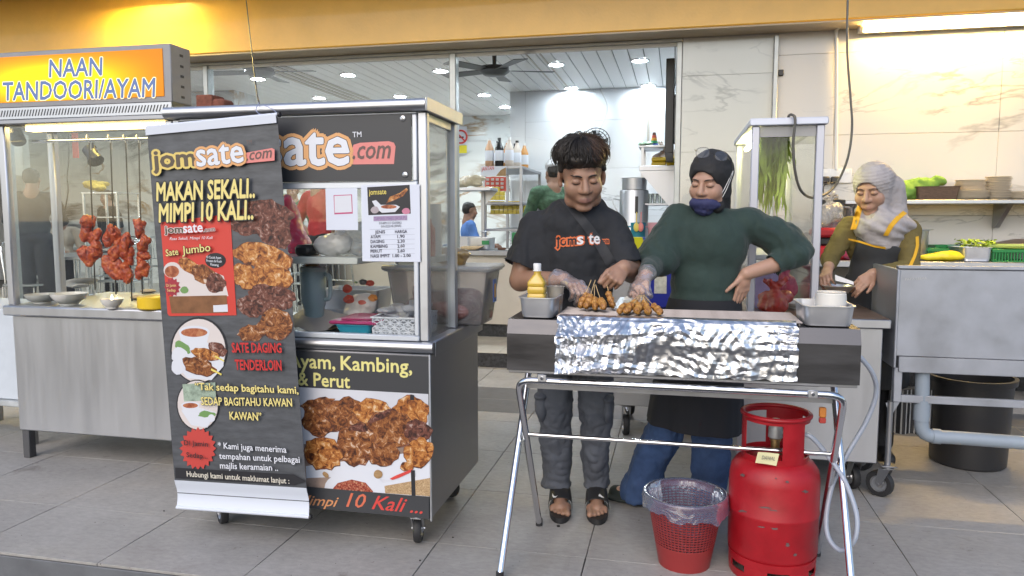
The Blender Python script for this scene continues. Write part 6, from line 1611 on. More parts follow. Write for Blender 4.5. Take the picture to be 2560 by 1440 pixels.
# feet with toes
def foot(h, t, side, lift=.022):
    h, t = Vector(h), Vector(t); F = (t - h).normalized(); S = Vector((0, 0, 1)).cross(F) * -side   # towards the big toe
    L = (t - h).length; u = Vector((0, 0, 1)); P = [cap(h + u * (lift + .03), h + F * L * .45 + u * (lift + .042), .033, .034, .02), cap(h + F * L * .45 + u * (lift + .04), h + F * L * .74 + u * (lift + .018), .032, .024, .02), cap(h + F * L * .70 + S * .028 + u * (lift + .014), h + F * L * .72 - S * .030 + u * (lift + .012), .020, .017, .012)]
    for off, ln, r in ((.030, .99, .0135), (.011, .97, .0098), (-.006, .93, .0092), (-.021, .88, .0088), (-.035, .82, .0082)):
        P.append(cap(h + F * L * .70 + S * off * .9 + u * (lift + .018), h + F * L * (ln - .05) + S * off * 1.05 + u * (lift + r * .8), r * 1.05, r, .004))
    return P
fl0, fl1 = (-.502, 3.30, 0), (-.462, 3.04, 0); fr0, fr1 = (-.337, 3.32, 0), (-.305, 3.06, 0)
P_ += foot(fl0, fl1, -1) + foot(fr0, fr1, 1)
mb_ = organic('body', P_, .004, .012, [SKIN_M, LIP_M], man, mask=lambda C: H.lips(C).astype(int), it=1)
H.features(man, BROW, BROW, mb_)
sh_prims = [el((-.435, 3.15, 1.16), (.190, .118, .165)), el((-.435, 3.145, .99), (.178, .118, .18)), el((-.435, 3.15, .90), (.172, .115, .10)), cap((-.585, 3.155, 1.268), (-.285, 3.155, 1.268), .062), cap((-.49, 3.15, 1.318), (-.345, 3.15, 1.318), .066),
            cap((-.595, 3.15, 1.258), (-.645, 3.10, 1.09), .070, .082, .03), cap((-.275, 3.155, 1.258), (-.212, 3.11, 1.09), .070, .082, .03),
            el((-.43, 3.145, 1.275), (.15, .112, .075)), cut(el((-.383, 3.075, 1.412), (.086, .10, .066), None, .006)), cut(cap((-.668, 3.082, 1.025), (-.70, 3.05, .90), .105, .12, .004)), cut(cap((-.187, 3.09, 1.03), (-.16, 3.06, .90), .105, .12, .004))]
def tuck(F, X):
    return np.maximum(F, .87 - X[..., 2])
shirt = organic('t_shirt', sh_prims, .006, .035, BLACK_T, man, noise=[(.007, (9, 9, 5), 3), (.0055, (13, 13, 7), 4, 1), (.003, (26, 26, 14), 9, 1), (.0015, 60, 8)], it=1, extra=tuck)
bv = bvh_of(shirt)
MBs = strip(bv, [(1399, 500), (1420, 524), (1455, 568), (1492, 622), (1530, 690)], [(1419, 496), (1442, 518), (1478, 560), (1514, 610), (1549, 668)], 'bag_strap', mat('black_webbing', (.03, .032, .038), .7, bump=.3, bscale=400), man, .0045, 26)
LOG_O = mat('print_orange', (.62, .13, .03), .6); LOG_W = mat('print_pale', (.68, .68, .70), .6)
text_on(bv, 'jom', (1392, 614), (1441, 611), 23, BLACK_T, man, .02, [(LOG_O, .13)])
text_on(bv, 's', (1443, 611), (1458, 610), 28, LOG_W, man, .02, [(LOG_O, .09)])
text_on(bv, 'te', (1472, 609), (1499, 609), 28, LOG_W, man, .02, [(LOG_O, .09)])
text_on(bv, '.com', (1500, 608), (1522, 608), 13, BLACK_T, man, .02, [(LOG_O, .13)])
pants = organic('cargo_trousers', [el((-.43, 3.155, .87), (.165, .115, .10)), cap((-.50, 3.155, .84), (-.502, 3.145, .50), .094, .078), cap((-.502, 3.145, .50), (-.502, 3.240, .10), .078, .064), cap((-.345, 3.16, .84), (-.328, 3.15, .50), .094, .076), cap((-.328, 3.15, .50), (-.334, 3.262, .10), .076, .058),
                                   el((-.500, 3.235, .10), (.072, .075, .03)), el((-.334, 3.258, .10), (.066, .072, .028))], .007, .02, GREY_T, man, noise=[(.008, (10, 10, 5), 21), (.006, (14, 14, 12), 22, 1), (.004, (26, 26, 30), 25, 1), (.0015, 80, 23)], it=1, extra=lambda F, X: np.maximum(F, .086 - X[..., 2]))
bvp = bvh_of(pants)
pk = organic('cargo_pocket', [el((-.556, 3.11, .49), (.030, .055, .070)), el((-.557, 3.105, .535), (.032, .058, .018))], .005, .008, GREY_T, man, noise=[(.003, 40, 3)])
organic('cargo_pocket', [el((-.270, 3.12, .49), (.024, .055, .065)), el((-.269, 3.115, .535), (.026, .058, .017))], .005, .008, GREY_T, man, noise=[(.003, 40, 4)])
# slides
SLD = mat('black_slide', (.018, .018, .02), .5, bump=.1)
for (h, t, s) in ((fl0, fl1, -1), (fr0, fr1, 1)):
    h, t = Vector(h), Vector(t); F = (t - h).normalized(); S = Vector((F.y, -F.x, 0)); so = []
    for k in range(28):
        w = 2 * math.pi * k / 28; a = math.cos(w); hw = .047 + .009 * a
        so.append(h + F * ((t - h).length * .5) + F * a * ((t - h).length * .5 + .022) + S * math.sin(w) * hw)
    slo = MB().prism([(p.x, p.y, .001) for p in so], (0, 0, .024)).build('slide_sole', SLD, man, ang=50)
    def band(a, b): 
        w = math.pi * a; q = h + F * ((t - h).length * (.38 + .30 * b)); wd = .0505 + .003 * b
        return q + S * math.cos(w) * wd + Vector((0, 0, .018 + (.100 - .042 * b) * max(math.sin(w), 0) ** .5))
    sb_ = MB().sheet(lambda a, b: band(a, b), 18, 6, (0, 0, .004)).build('slide_strap', SLD, slo)
    bvs = bvh_of(sb_)
    lu, lv = (1388, 1240) if s < 0 else (1503, 1240)
    sw = [(-6, -6), (-3.5, -1), (0, 1), (5.5, -1.5), (1.0, 3.2), (-3.6, 3.6), (-6.4, 0)] if s < 0 else [(-6, -2), (-3, -5), (1, -1), (7, 4), (1, 3), (-3, 1), (-5, 1)]
    MB().face([onsurf(bvs, lu + a * 1.15, lv + b * 1.15, .003) for a, b in sw]).build('swoosh_mark', LOG_W, slo, ang=0, fix=False)
# hair
rr = random.Random(9)
hair = organic('hair', [H.e(0, .018, .060, (.083, .097, .068)), H.e(0, .056, .018, (.080, .066, .078)), H.e(0, -.045, .078, (.074, .050, .030))] + [H.cp((q * .072, .0, .070), (q * .079, -.016, .030), .016, .008) for q in (-1, 1)], .004, .012, [HAIR], man, noise=[(.002, 60, 7)], it=1)
def strands(n, sel, m, seed, nm):
    rr = random.Random(seed); mb = MB(); c = 0
    while c < n:
        ph = rr.uniform(-math.pi, math.pi); fwd = max(0, -math.sin(ph)); back = max(0, math.sin(ph))
        lim = math.radians(82 + 8 * (1 - fwd) + 30 * back) + rr.uniform(-.34, .10) + .12 * math.sin(5 * ph + 1); t0 = rr.uniform(0.02, 1.0) * lim * .62; t1 = min(lim, t0 + rr.uniform(.65, 1.15))
        lift = rr.uniform(.02, .20) ** 1.0 + .04 * fwd + (.10 if rr.random() < .12 else 0); sw = rr.uniform(.1, .5) * (1 if rr.random() < .8 else -1); pts = []
        for k in range(7):
            s = k / 6; t = t0 + (t1 - t0) * s; p_ = ph + sw * s * s
            d = Vector((math.sin(t) * math.cos(p_), math.sin(t) * math.sin(p_), math.cos(t)))
            d = rotm('X', 10) @ d
            g = 1.035 + lift * math.sin(math.pi * (.25 + .75 * s)) + rr.uniform(-.006, .006) + (.06 * s if lift > .17 else 0)
            pts.append((d.x * .088 * g, .020 + d.y * .098 * g, .056 + d.z * .078 * g))
        tip = pts[-1]
        if (tip[0] > .048) != sel: continue
        c += 1; w = rr.uniform(.0011, .0022)
        mb.tube([H.p(*q) for q in pts], [w * .6, w, w, w * .9, w * .75, w * .5, w * .12], 3, caps=False)
    o = mb.build(nm, m, man, ang=180, fix=False); o['kind'] = 'stuff'
strands(1500, False, HAIR, 5, 'hair_strands'); strands(420, True, HAIR_B, 6, 'hair_strands')
organic('clear_glove', inflate(hl, .0038) + [cap(wL, Vector(wL) + (Vector(eL) - Vector(wL)) * .12, .036, .042, .01), cap(Vector(wL) + (Vector(eL) - Vector(wL)) * .14, Vector(wL) + (Vector(eL) - Vector(wL)) * .16 + Vector((.0, 0, .035)), .03, .008, .012)], .0038, .006, GLOVE, man, noise=[(.003, 50, 2), (.002, 110, 3)], it=1)

# ---- the woman in green
lady = thing('person', 'woman in dark green puff sleeved blouse with black scarf, hand on hip', 'person', (.12, 3.3, 0))
HW = Head(at(1776, 455, 3.255), -24, 13, 4, 1.04)
eLw, wLw = (-.105, 3.215, 1.10), at(1614, 690, 3.0); kLw = at(1596, 722, 2.90)
hlw = hand(wLw, kLw - Vector(wLw), Vector((-.35, -.55, .75)), 1, [(25, 45, 30), (32, 50, 30), (40, 52, 30), (45, 52, 30)], [(.8, .5, .2), (.95, .2, .25), (.95, .0, .3)], .95)
eRw, wRw = (.505, 3.33, 1.135), at(1866, 684, 3.235); kRw = at(1853, 736, 3.24)
hrw = hand(wRw, kRw - Vector(wRw), Vector((.5, -.85, .1)), 1, [(4, 10, 6), (6, 12, 6), (10, 14, 8), (14, 16, 8)], [(.75, .62, -.25), (.80, .62, .15), (.85, .5, .2)], .92)
P_ = HW.skin(nose=1.02, full=1.02, jaw=.95, ears=False) + [cap((.13, 3.3, 1.25), (.13, 3.3, .95), .08, .09), cap((.02, 3.3, 1.28), eLw, .04), cap(eLw, wLw, .038, .027), cap((.28, 3.32, 1.28), (.50, 3.35, 1.16), .04), cap(eRw, wRw, .040, .027),
        cap((.05, 3.3, .88), (-.13, 3.33, .07), .06, .04), cap((.20, 3.3, .88), (.175, 3.32, .07), .06, .04), cap((-.15, 3.33, .05), (-.235, 3.36, .035), .035, .028), cap((.175, 3.32, .05), (.17, 3.20, .035), .035, .028)] + hlw + hrw
wb_ = organic('body', P_, .004, .012, [SKIN_W, LIP_W], lady, mask=lambda C: HW.lips(C).astype(int), it=1)
HW.features(lady, BROW, BROW, wb_, .7)
GREEN = mat('bottle_green_knit', (.018, .040, .034), .8, var=.15, vscale=10, bump=.35, bscale=420, sheen=.15)
bl_ = organic('blouse', [el((.135, 3.30, 1.19), (.168, .118, .165)), el((.128, 3.30, 1.02), (.150, .108, .16)), el((.125, 3.30, .95), (.150, .112, .06)), cap((.01, 3.30, 1.305), (.275, 3.31, 1.288), .050), cap((.135, 3.285, 1.32), (.128, 3.265, 1.385), .072, .062),
                         cap((.005, 3.30, 1.300), (-.065, 3.25, 1.15), .068, .090, .03), el((-.083, 3.215, 1.115), (.092, .085, .070), None, .03), cap((-.09, 3.17, 1.10), Vector(wLw) + Vector((.004, .035, .012)), .052, .036, .012),
                         cap((.300, 3.32, 1.280), (.44, 3.36, 1.205), .070, .083, .03), el((.46, 3.35, 1.19), (.088, .075, .072), rotm('Y', 25), .03), cap((.45, 3.35, 1.19), (.532, 3.335, 1.158), .068, .038, .03), cap((.505, 3.325, 1.150), (.405, 3.285, 1.105), .060, .050, .012),
                         cut(cap((.372, 3.272, 1.085), (.33, 3.26, 1.07), .056, .05, .003))], .006, .02, GREEN, lady,
              noise=[(.006, (9, 9, 6), 31), (.003, (12, 12, 7), 32, 1), (.0018, (30, 30, 13), 35, 1), (.001, 70, 33)], it=2, disp=lambda V, N: .0025 * np.sin(V[:, 0] * 95 + V[:, 2] * 60 + 3 * vnoise(V, 14, 4)) * np.clip((np.abs(V[:, 0] - .135) - .15) * 12, 0, 1) * np.clip((V[:, 2] - 1.06) * 20, 0, 1))
BLK_S = mat('black_skirt', (.014, .015, .020), .85, var=.1, bump=.2, bscale=300)
def skirt(s, t):
    w = 2 * math.pi * s; z = .955 - (.955 - .385 + .02 * math.cos(w)) * t; cxx = .125 - .035 * t; rx = .152 + .055 * t ** .7; ry = .115 + .04 * t
    f = 1 + .035 * t * math.sin(7 * w + 1) + .02 * t * math.sin(12 * w)
    return (cxx + rx * f * math.cos(w), 3.30 + ry * f * math.sin(w), z)
MB().grid(skirt, 64, 20).build('skirt', BLK_S, lady, ang=180, fix=False)
DEN = mat('blue_denim', (.030, .062, .15), .85, var=.35, vscale=9, bump=.35, bscale=500)
organic('jeans', [cap((.045, 3.30, .62), (-.045, 3.31, .33), .090, .078), cap((-.045, 3.31, .33), (-.145, 3.335, .06), .078, .092), cap((.195, 3.30, .62), (.180, 3.315, .33), .09, .080), cap((.180, 3.315, .33), (.16, 3.32, .06), .080, .085)], .007, .02, DEN, lady,
        noise=[(.009, (11, 11, 7), 41), (.007, (13, 13, 9), 42, 1), (.004, (28, 28, 20), 44, 1), (.0015, 80, 43)], extra=lambda F, X: np.maximum(F, .018 - X[..., 2]))
organic('shoe', [cap((-.16, 3.335, .03), (-.25, 3.37, .028), .042, .034), el((-.2, 3.35, .012), (.10, .05, .014))], .005, .012, mat('dark_green_shoe', (.02, .03, .028), .7), lady)
organic('shoe', [cap((.165, 3.31, .03), (.155, 3.17, .028), .042, .034), el((.16, 3.24, .012), (.05, .11, .014))], .005, .012, mat('dark_green_shoe', (.02, .03, .028), .7), lady)
SCF = mat('black_scarf', (.020, .020, .022), .75, var=.12, bump=.3, bscale=420)
hood = organic('scarf', [HW.e(0, .014, .040, (.086, .105, .090)), HW.e(0, .010, -.03, (.078, .080, .085)), HW.cp((0, .02, -.05), (.0, .035, -.175), .072, .068), HW.cp((-.04, -.035, -.09), (.04, -.035, -.09), .03), cut(HW.e(-.002, -.105, -.022, (.063, .085, .082), .006))], .0045, .015, SCF, lady, noise=[(.002, (30, 30, 60), 3), (.0015, 70, 4)], it=2)
NAVY = mat('navy_mask', (.03, .035, .11), .75, bump=.3, bscale=300)
mask_ = organic('face_mask', [HW.e(0, -.052, -.080, (.066, .050, .028)), HW.e(0, -.066, -.068, (.056, .040, .022)), HW.e(.0, -.060, -.106, (.038, .038, .020)), cut(HW.e(0, -.105, -.010, (.075, .07, .042), .004))], .004, .01, NAVY, lady, noise=[(.004, (20, 20, 70), 6), (.002, 90, 7)], it=1)
bvh_ = bvh_of(hood, mask_)
for A in ([(1802, 488), (1812, 470), (1822, 450), (1830, 434), (1833, 427)], [(1806, 493), (1815, 476), (1824, 455), (1831, 437), (1833, 427)]):
    MB().tube([onsurf(bvh_, u, v, .003, 3.2) for u, v in A], .0016, 5).build('mask_strap', WHITE_P, lady)
FRM = mat('glasses_wire', (.05, .045, .04), .35, .6)
gs = None
for (u, v, ru, rv, a) in ((1757, 382, 17, 13, -.06), (1803, 390, 16, 12, .08)):
    pts = [at(u + ru * math.copysign(abs(math.cos(w)) ** .7, math.cos(w)), v + rv * math.copysign(abs(math.sin(w)) ** .75, math.sin(w)) + a * ru * math.cos(w), 3.145 + .0012 * (v - (v + rv * math.sin(w)))) for w in [2 * math.pi * k / 28 for k in range(28)]]
    o = MB().tube(pts, .0011, 6, closed=True).build('glasses_rim', FRM, lady if gs is None else lady)
    MB().face(pts).build('lens', thin_film('lens', (.95, .95, .96), .05, .03), o, ang=0, fix=False)
MB().tube(bez([at(1773, 385, 3.145), at(1780, 383, 3.143), at(1787, 388, 3.145)], 4), .0011, 6).build('glasses_bridge', FRM, lady)
MB().tube(bez([at(1818, 392, 3.145), onsurf(bvh_, 1826, 404, .004, 3.2), onsurf(bvh_, 1830, 420, .004, 3.25), at(1834, 430, 3.25)], 4), .0011, 6).build('glasses_temple', FRM, lady)
MB().tube(bez([at(1740, 378, 3.145), at(1737, 374, 3.16), at(1745, 378, 3.24)], 4), .0011, 6).build('glasses_temple', FRM, lady)
organic('clear_glove', inflate(hlw, .0042) + [cap(wLw, Vector(wLw) + Vector((.006, .012, .012)), .032, .036, .012), cap(kLw, Vector(kLw) + Vector((.045, -.02, -.02)), .02, .006, .01)], .0038, .006, GLOVE, lady, noise=[(.0035, 50, 12), (.0022, 110, 13)], it=1)

# ---- the woman in the grey hijab
girl = thing('person', 'woman in grey hijab, olive top and dark apron with yellow straps', 'person', (1.05, 4.28, 0))
HG = Head(at(2183, 474, 4.24), -32, 16, 0, 1.12)
eLg, wLg = (.795, 4.19, 1.085), at(2072, 668, 4.05); kLg = at(2062, 694, 3.98)
eRg, wRg = (1.165, 4.13, 1.045), at(2182, 684, 4.0); kRg = at(2148, 712, 3.95)
hlg = hand(wLg, kLg - Vector(wLg), Vector((-.6, -.6, .4)), 1, [(35, 45, 20), (40, 45, 20), (45, 45, 20), (50, 45, 20)], [(.8, .5, .2), (.9, .3, .3), (.9, .1, .4)], .95)
hrg = hand(wRg, kRg - Vector(wRg), Vector((.3, -.6, .7)), -1, [(20, 30, 15), (25, 35, 20), (30, 40, 20), (40, 45, 20)], [(.8, .55, -.1), (.95, .25, .1), (.95, .1, .2)], .95)
P_ = HG.skin(ears=False, full=1.02, jaw=.92) + [cap((1.05, 4.28, 1.22), (1.05, 4.28, .9), .08, .09), cap((.90, 4.28, 1.25), eLg, .038), cap(eLg, wLg, .036, .026), cap((1.20, 4.28, 1.23), eRg, .038), cap(eRg, wRg, .036, .026), cap((.98, 4.29, .86), (.98, 4.3, .06), .055, .04), cap((1.12, 4.29, .86), (1.12, 4.3, .06), .055, .04)] + hlg + hrg
gb_ = organic('body', P_, .0045, .012, [SKIN_W, LIP_W], girl, mask=lambda C: HG.lips(C).astype(int), it=1)
HG.features(girl, BROW, BROW, gb_, .6)
OLIVE = mat('olive_rib_knit', (.135, .105, .032), .85, var=.15, vscale=12, bump=.4, bscale=380, stretch=(3, 3, .4))
top_ = organic('long_sleeve_top', [el((1.05, 4.28, 1.16), (.158, .112, .155)), el((1.055, 4.28, .98), (.145, .108, .17)), cap((.915, 4.28, 1.262), (1.185, 4.28, 1.245), .050), cap((.900, 4.28, 1.250), eLg, .056, .046, .02), cap(eLg, Vector(wLg) + (Vector(eLg) - Vector(wLg)) * .25, .046, .036, .012),
                                   cap((1.200, 4.28, 1.235), eRg, .060, .050, .02), cap(eRg, Vector(wRg) + (Vector(eRg) - Vector(wRg)) * .2, .050, .038, .012)], .006, .02, OLIVE, girl, noise=[(.003, (14, 14, 10), 51), (.0032, (18, 18, 34), 52, 1)], it=2)
APR = mat('charcoal_apron', (.030, .032, .036), .75, var=.12, bump=.25, bscale=300)
def apron_cut(F, X):
    x, y, z = X[..., 0], X[..., 1], X[..., 2]
    F = np.maximum(F, y - 4.285)
    top = 1.175 - .04 * (x - 1.05) / .12 + np.clip(.16 - z, 0, 0)
    F = np.maximum(F, z - top)
    lim = np.where(z > 1.0, .120 + (1.17 - z) * .12, .19)
    F = np.maximum(F, np.abs(x - 1.045) - lim)
    return np.maximum(F, .40 - z)
ap = organic('apron', [el((1.05, 4.275, 1.16), (.166, .125, .16)), el((1.055, 4.275, .98), (.158, .122, .17)), cap((1.055, 4.28, .88), (1.05, 4.28, .46), .165, .185, .05, (1, 1.25, 1))], .0065, .03, APR, girl, noise=[(.005, (10, 10, 7), 61), (.003, (26, 26, 16), 62)], extra=apron_cut)
organic('trousers', [cap((.98, 4.30, .85), (.98, 4.31, .08), .075, .06), cap((1.12, 4.30, .85), (1.12, 4.31, .08), .075, .06)], .01, .03, BLK_S, girl)
for x in (.98, 1.12): organic('shoe', [cap((x, 4.32, .035), (x, 4.16, .03), .042, .036), el((x, 4.24, .012), (.045, .12, .014))], .008, .012, BLACK_P, girl)
HIJ = mat('silver_grey_hijab', (.37, .345, .35), .6, var=.12, vscale=26, bump=.3, bscale=260)
hij = organic('hijab', [HG.e(0, .016, .036, (.090, .112, .094)), HG.e(.0, .02, -.03, (.084, .09, .09)), HG.cp((0, -.02, -.10), (0, .0, -.15), .075, .085), HG.cp((-.04, -.045, -.105), (.04, -.045, -.105), .028),
                        el((1.035, 4.20, 1.255), (.125, .085, .085), None, .03), el((1.05, 4.23, 1.20), (.11, .09, .11), None, .03), el((1.145, 4.26, 1.275), (.085, .08, .055), rotm('Y', 28), .03), cap((1.09, 4.30, 1.45), (1.12, 4.33, 1.25), .085, .09, .03),
                        cut(HG.e(-.002, -.112, -.026, (.060, .09, .083), .006))], .005, .022, HIJ, girl, it=2,
              noise=[(.0022, (16, 16, 24), 72, 1), (.0012, (40, 40, 60), 73, 1)], disp=lambda V, N: .0035 * np.sin(120 * (V[:, 2] * .8 + .45 * (V[:, 0] - 1.05)) + 4 * vnoise(V, 9, 5)) * np.clip((1.40 - V[:, 2]) * 14, 0, 1) + .0012 * np.sin(420 * HG.local(V)[:, 2]) * np.clip((V[:, 2] - 1.42) * 30, 0, 1) * (HG.local(V)[:, 1] < .02))
bg_ = bvh_of(hij, ap, top_)
YST = mat('yellow_strap', (.70, .38, .015), .6, bump=.2, bscale=300)
strip(bg_, [(2144, 514), (2136, 535), (2130, 560), (2126, 574)], [(2158, 514), (2152, 535), (2146, 560), (2140, 574)], 'apron_strap', YST, girl, .006, 10, 4.15)
strip(bg_, [(2258, 527), (2240, 541), (2222, 562), (2208, 589)], [(2268, 533), (2252, 546), (2234, 566), (2220, 590)], 'apron_strap', YST, girl, .006, 10, 4.15)
strip(bg_, [(2121, 596), (2150, 602), (2185, 613), (2214, 618)], [(2121, 600), (2150, 607), (2185, 618), (2214, 623)], 'apron_piping', YST, girl, .004, 12, 4.15)
strip(bg_, [(2208, 741), (2225, 741), (2243, 740)], [(2208, 746), (2225, 746), (2243, 745)], 'apron_piping', YST, girl, .004, 8, 4.1)
strip(bg_, [(2297, 590), (2298, 615), (2291, 640), (2279, 668)], [(2289, 592), (2290, 615), (2283, 640), (2271, 664)], 'apron_tie', YST, girl, .006, 10, 4.24)
c = at(2096, 722, 3.935); t = tag(MB().lathe([(0, 0), (.045, 0), (.075, .035), (.078, .036), (.074, .0375), (.043, .004), (0, .004)], c - Vector((0, 0, .02)), 28).build('metal_bowl', mat('bright_metal', (.72, .72, .70), .3, .7), None, loc=tuple(c)), 'shiny shallow metal bowl held by the woman in the grey hijab', 'bowl')
a_, b_ = at(2088, 694, 3.95), at(2134, 708, 3.93)
tag(MB().sheet(lambda s, t: a_ + (b_ - a_) * s + Vector((0, .015 * (t - .5), -.012 + .024 * t)) * (1.2 - .6 * s), 6, 2, (0, .003, 0)).build('white_scoop', WHITE_P, None, loc=tuple(a_)), 'white plastic scoop in the hijab woman\'s hand over the metal bowl', 'scoop')
# ------------------------------------------------------------ things on and in the satay cart
CT = 0.831
def cpt(u, v): return atz(u, v, CT)
p = Vector((at(785, 760, 2.86).x, 2.86, CT))
tm = thing('tumbler', 'tall pale blue insulated tumbler with handle inside the satay cart', 'tumbler', tuple(p))
TMB = mat('powder_blue', (.27, .36, .40), .45)
MB().lathe([(0, 0), (.036, 0), (.038, .004), (.041, .085), (.048, .10), (.052, .12), (.0535, .245), (.05, .25), (0, .25)], p, 32).build('cup', TMB, tm)
MB().lathe([(.0535, .246), (.055, .25), (.055, .262), (.047, .266), (0, .266)], p, 32).build('lid', mat('powder_blue_lid', (.33, .42, .44), .4), tm)
MB().tube(bez([p + Vector((.05, 0, .235)), p + Vector((.078, -.01, .225)), p + Vector((.082, -.01, .17)), p + Vector((.076, -.01, .135)), p + Vector((.05, 0, .125))], 6), .009, 10).build('handle', TMB, tm)
MB().box((p.x - .03, p.y - .012, p.z + .267), (p.x + .025, p.y + .012, p.z + .279), .003).build('straw_stopper', mat('tan_stopper', (.45, .3, .18), .5), tm)
def tub_at(u0, u1, v0, v1, y0, y1, m, name, label, cat, lid=None, flare=.012):
    x0, x1 = at(u0, v1, y0).x, at(u1, v1, y0).x; z1 = at(u0, v0, y0).z
    t = thing(name, label, cat, ((x0 + x1) / 2, (y0 + y1) / 2, CT))
    pan(x0, x1, y0, y1, CT, z1 - CT, .02, flare).build('tub_body', m, t)
    return t, x0, x1, z1
t, x0, x1, z1 = tub_at(836, 928, 812, 846, 2.70, 2.92, mat('turquoise_plastic', (.03, .33, .48), .35), 'lidded_tub', 'turquoise plastic tub with a magenta lid in the cart window', 'tub')
MB().box((x0 - .018, 2.685, z1 + .004), (x1 + .03, 2.935, z1 + .018), .006).box((x0 + .02, 2.72, z1 + .0185), (x1 - .01, 2.90, z1 + .024), .003).build('lid', mat('magenta_plastic', (.42, .035, .15), .35), t)
# white fretwork basket
def fret():
    m = bpy.data.materials.new('fretwork_plastic'); m.use_nodes = True
    n, l = m.node_tree.nodes, m.node_tree.links; b = n['Principled BSDF']; b.inputs['Base Color'].default_value = (.72, .74, .80, 1); b.inputs['Roughness'].default_value = .4
    return m
t = thing('fretwork_basket', 'white fretwork plastic basket of clear wrappers in the cart corner', 'basket', (-1.03, 2.80, CT))
bx0, bx1, by0, by1, bz = at(932, 848, 2.69).x, -.972, 2.69, 2.93, CT + .085
FRT = fret()
def lattice(o, U, nu_, nv_, w_, h_):
    """scrolled openwork: short curved ribs between rails"""
    mb = MB(); o, U = Vector(o), Vector(U); N = U.cross(Vector((0, 0, 1)))
    for i in range(nu_):
        for j in range(nv_):
            c = o + U * (w_ * (i + .5) / nu_) + Vector((0, 0, h_ * (j + .5) / nv_)); s = w_ / nu_ * .55; q = 1 if (i + j) % 2 else -1
            mb.tube([c + U * (s * math.cos(a)) * q + Vector((0, 0, s * math.sin(a))) for a in (0, .8, 1.6, 2.4, 3.2, 4.0)], .0024, 4)
            mb.tube([c - U * s + Vector((0, 0, -s * q * .7)), c, c + U * s + Vector((0, 0, s * q * .8))], .0024, 4)
    return mb
for o, U, L in (((bx0, by0, CT + .008), (1, 0, 0), bx1 - bx0), ((bx1, by0, CT + .008), (0, 1, 0), by1 - by0), ((bx0, by0, CT + .008), (0, 1, 0), by1 - by0)):
    k = lattice(o, U, int(L / .017), 4, L, bz - CT - .016).build('fretwork', FRT, t); k['kind'] = 'stuff'
rm = MB()
for a, b in (((bx0 - .008, by0 - .006, bz - .006), (bx1 + .004, by0 + .004, bz)), ((bx0 - .008, by1 - .004, bz - .006), (bx1 + .004, by1 + .006, bz)), ((bx0 - .008, by0 + .0041, bz - .006), (bx0 + .002, by1 - .0041, bz)), ((bx1 - .004, by0 + .0041, bz - .006), (bx1 + .004, by1 - .0041, bz))): rm.box(a, b, .001)
rm.build('rim', FRT, t)
MB().box((bx0, by0 + .002, CT + .001), (bx1, by1 - .002, CT + .007)).build('base', FRT, t)
MB().box((bx0 + .004, by0 + .006, CT + .0071), (bx1 - .004, by1 - .006, CT + .06), .01).build('inner_lining', mat('pale_lining', (.5, .52, .57), .6, var=.2, vscale=30), t)
rr = random.Random(21)
WRP = thin_film('white_wrapper', (.92, .94, .97), .12, .15, milk=.5, milkcol=(.72, .74, .8), wrinkle=.9, wscale=40)
w_ = organic('wrappers', [el((rr.uniform(bx0 + .03, bx1 - .03), rr.uniform(by0 + .04, by1 - .03), bz + rr.uniform(-.01, .03)), (.04, .035, .008), rotm('Z', rr.uniform(0, 180)) @ rotm('X', rr.uniform(-35, 35))) for _ in range(24)], .005, .006, WRP, None, loc=(-1.03, 2.8, bz), noise=[(.005, 40, 2)])
tag(w_, 'heap of crinkled clear wrappers filling the white fretwork basket', 'wrappers')
# big clear box of frozen satay behind
q0, q1 = at(945, 800, 2.97).x, -.79
FROST = thin_film('frosted_box', (.96, .95, .95), .05, .25, milk=.20, milkcol=(.9, .89, .89))
t = thing('storage_box', 'large frosted clear storage box of frozen meat behind the cart window', 'storage box', ((q0 + q1) / 2, 3.15, CT))
pan(q0, q1, 3.06, 3.33, CT, .235, .03, .03, .004, .012).build('box_shell', FROST, t)
MB().box((q0 - .016, 3.045, CT + .239), (q1 + .016, 3.345, CT + .262), .008).build('box_lid', thin_film('lid_film', (.9, .9, .9), .08, .2, milk=.3), t)
FMEAT = meat('frozen_meat', [(.16, .06, .055), (.28, .13, .12), (.38, .22, .2), (.5, .38, .36)], 30, .5, .5)
organic('frozen_meat', [el((rr.uniform(q0 + .07, q1 - .08), rr.uniform(3.12, 3.27), CT + rr.uniform(.03, .11)), (.07, .06, .05)) for _ in range(16)] + [el((q0 + .13, 3.2, CT + .14), (.05, .05, .05))], .008, .02, FMEAT, t, noise=[(.01, 25, 3)])
p = at(1160, 730, 3.2)
for k, (c_, a, b) in enumerate((((.05, .12, .42), (0, .0), (.055, .10)), ((.5, .3, .12), (.012, .02), (.043, .08)))):
    MB().box((q1 - .004 + .0008 * k + .012, 3.14 + a[0], CT + .10 + a[1]), (q1 - .002 + .0008 * k + .013, 3.14 + b[0], CT + .10 + b[1])).build('side_sticker', mat('sticker%d' % k if False else ('blue_sticker' if k == 0 else 'tan_sticker'), c_, .5), t)
p = at(1110, 658, 3.2); bag('bread_bag', (-.97, 3.2, CT + .262 + .035), (.11, .07, .035), thin_film('tan_bag', (.9, .8, .6), .1, .2, milk=.6, milkcol=(.6, .45, .22), wrinkle=.6), 'tan wrapped flat breads lying on the storage box lid', 'bread bag', 41)
tag(pan(at(990, 655, 3.15).x, at(1040, 655, 3.15).x, 3.1, 3.2, CT + .263, .04, .015).build('small_tub', WRP, None, loc=(-1.1, 3.15, 1.1)), 'small clear tub standing on the storage box lid', 'tub')
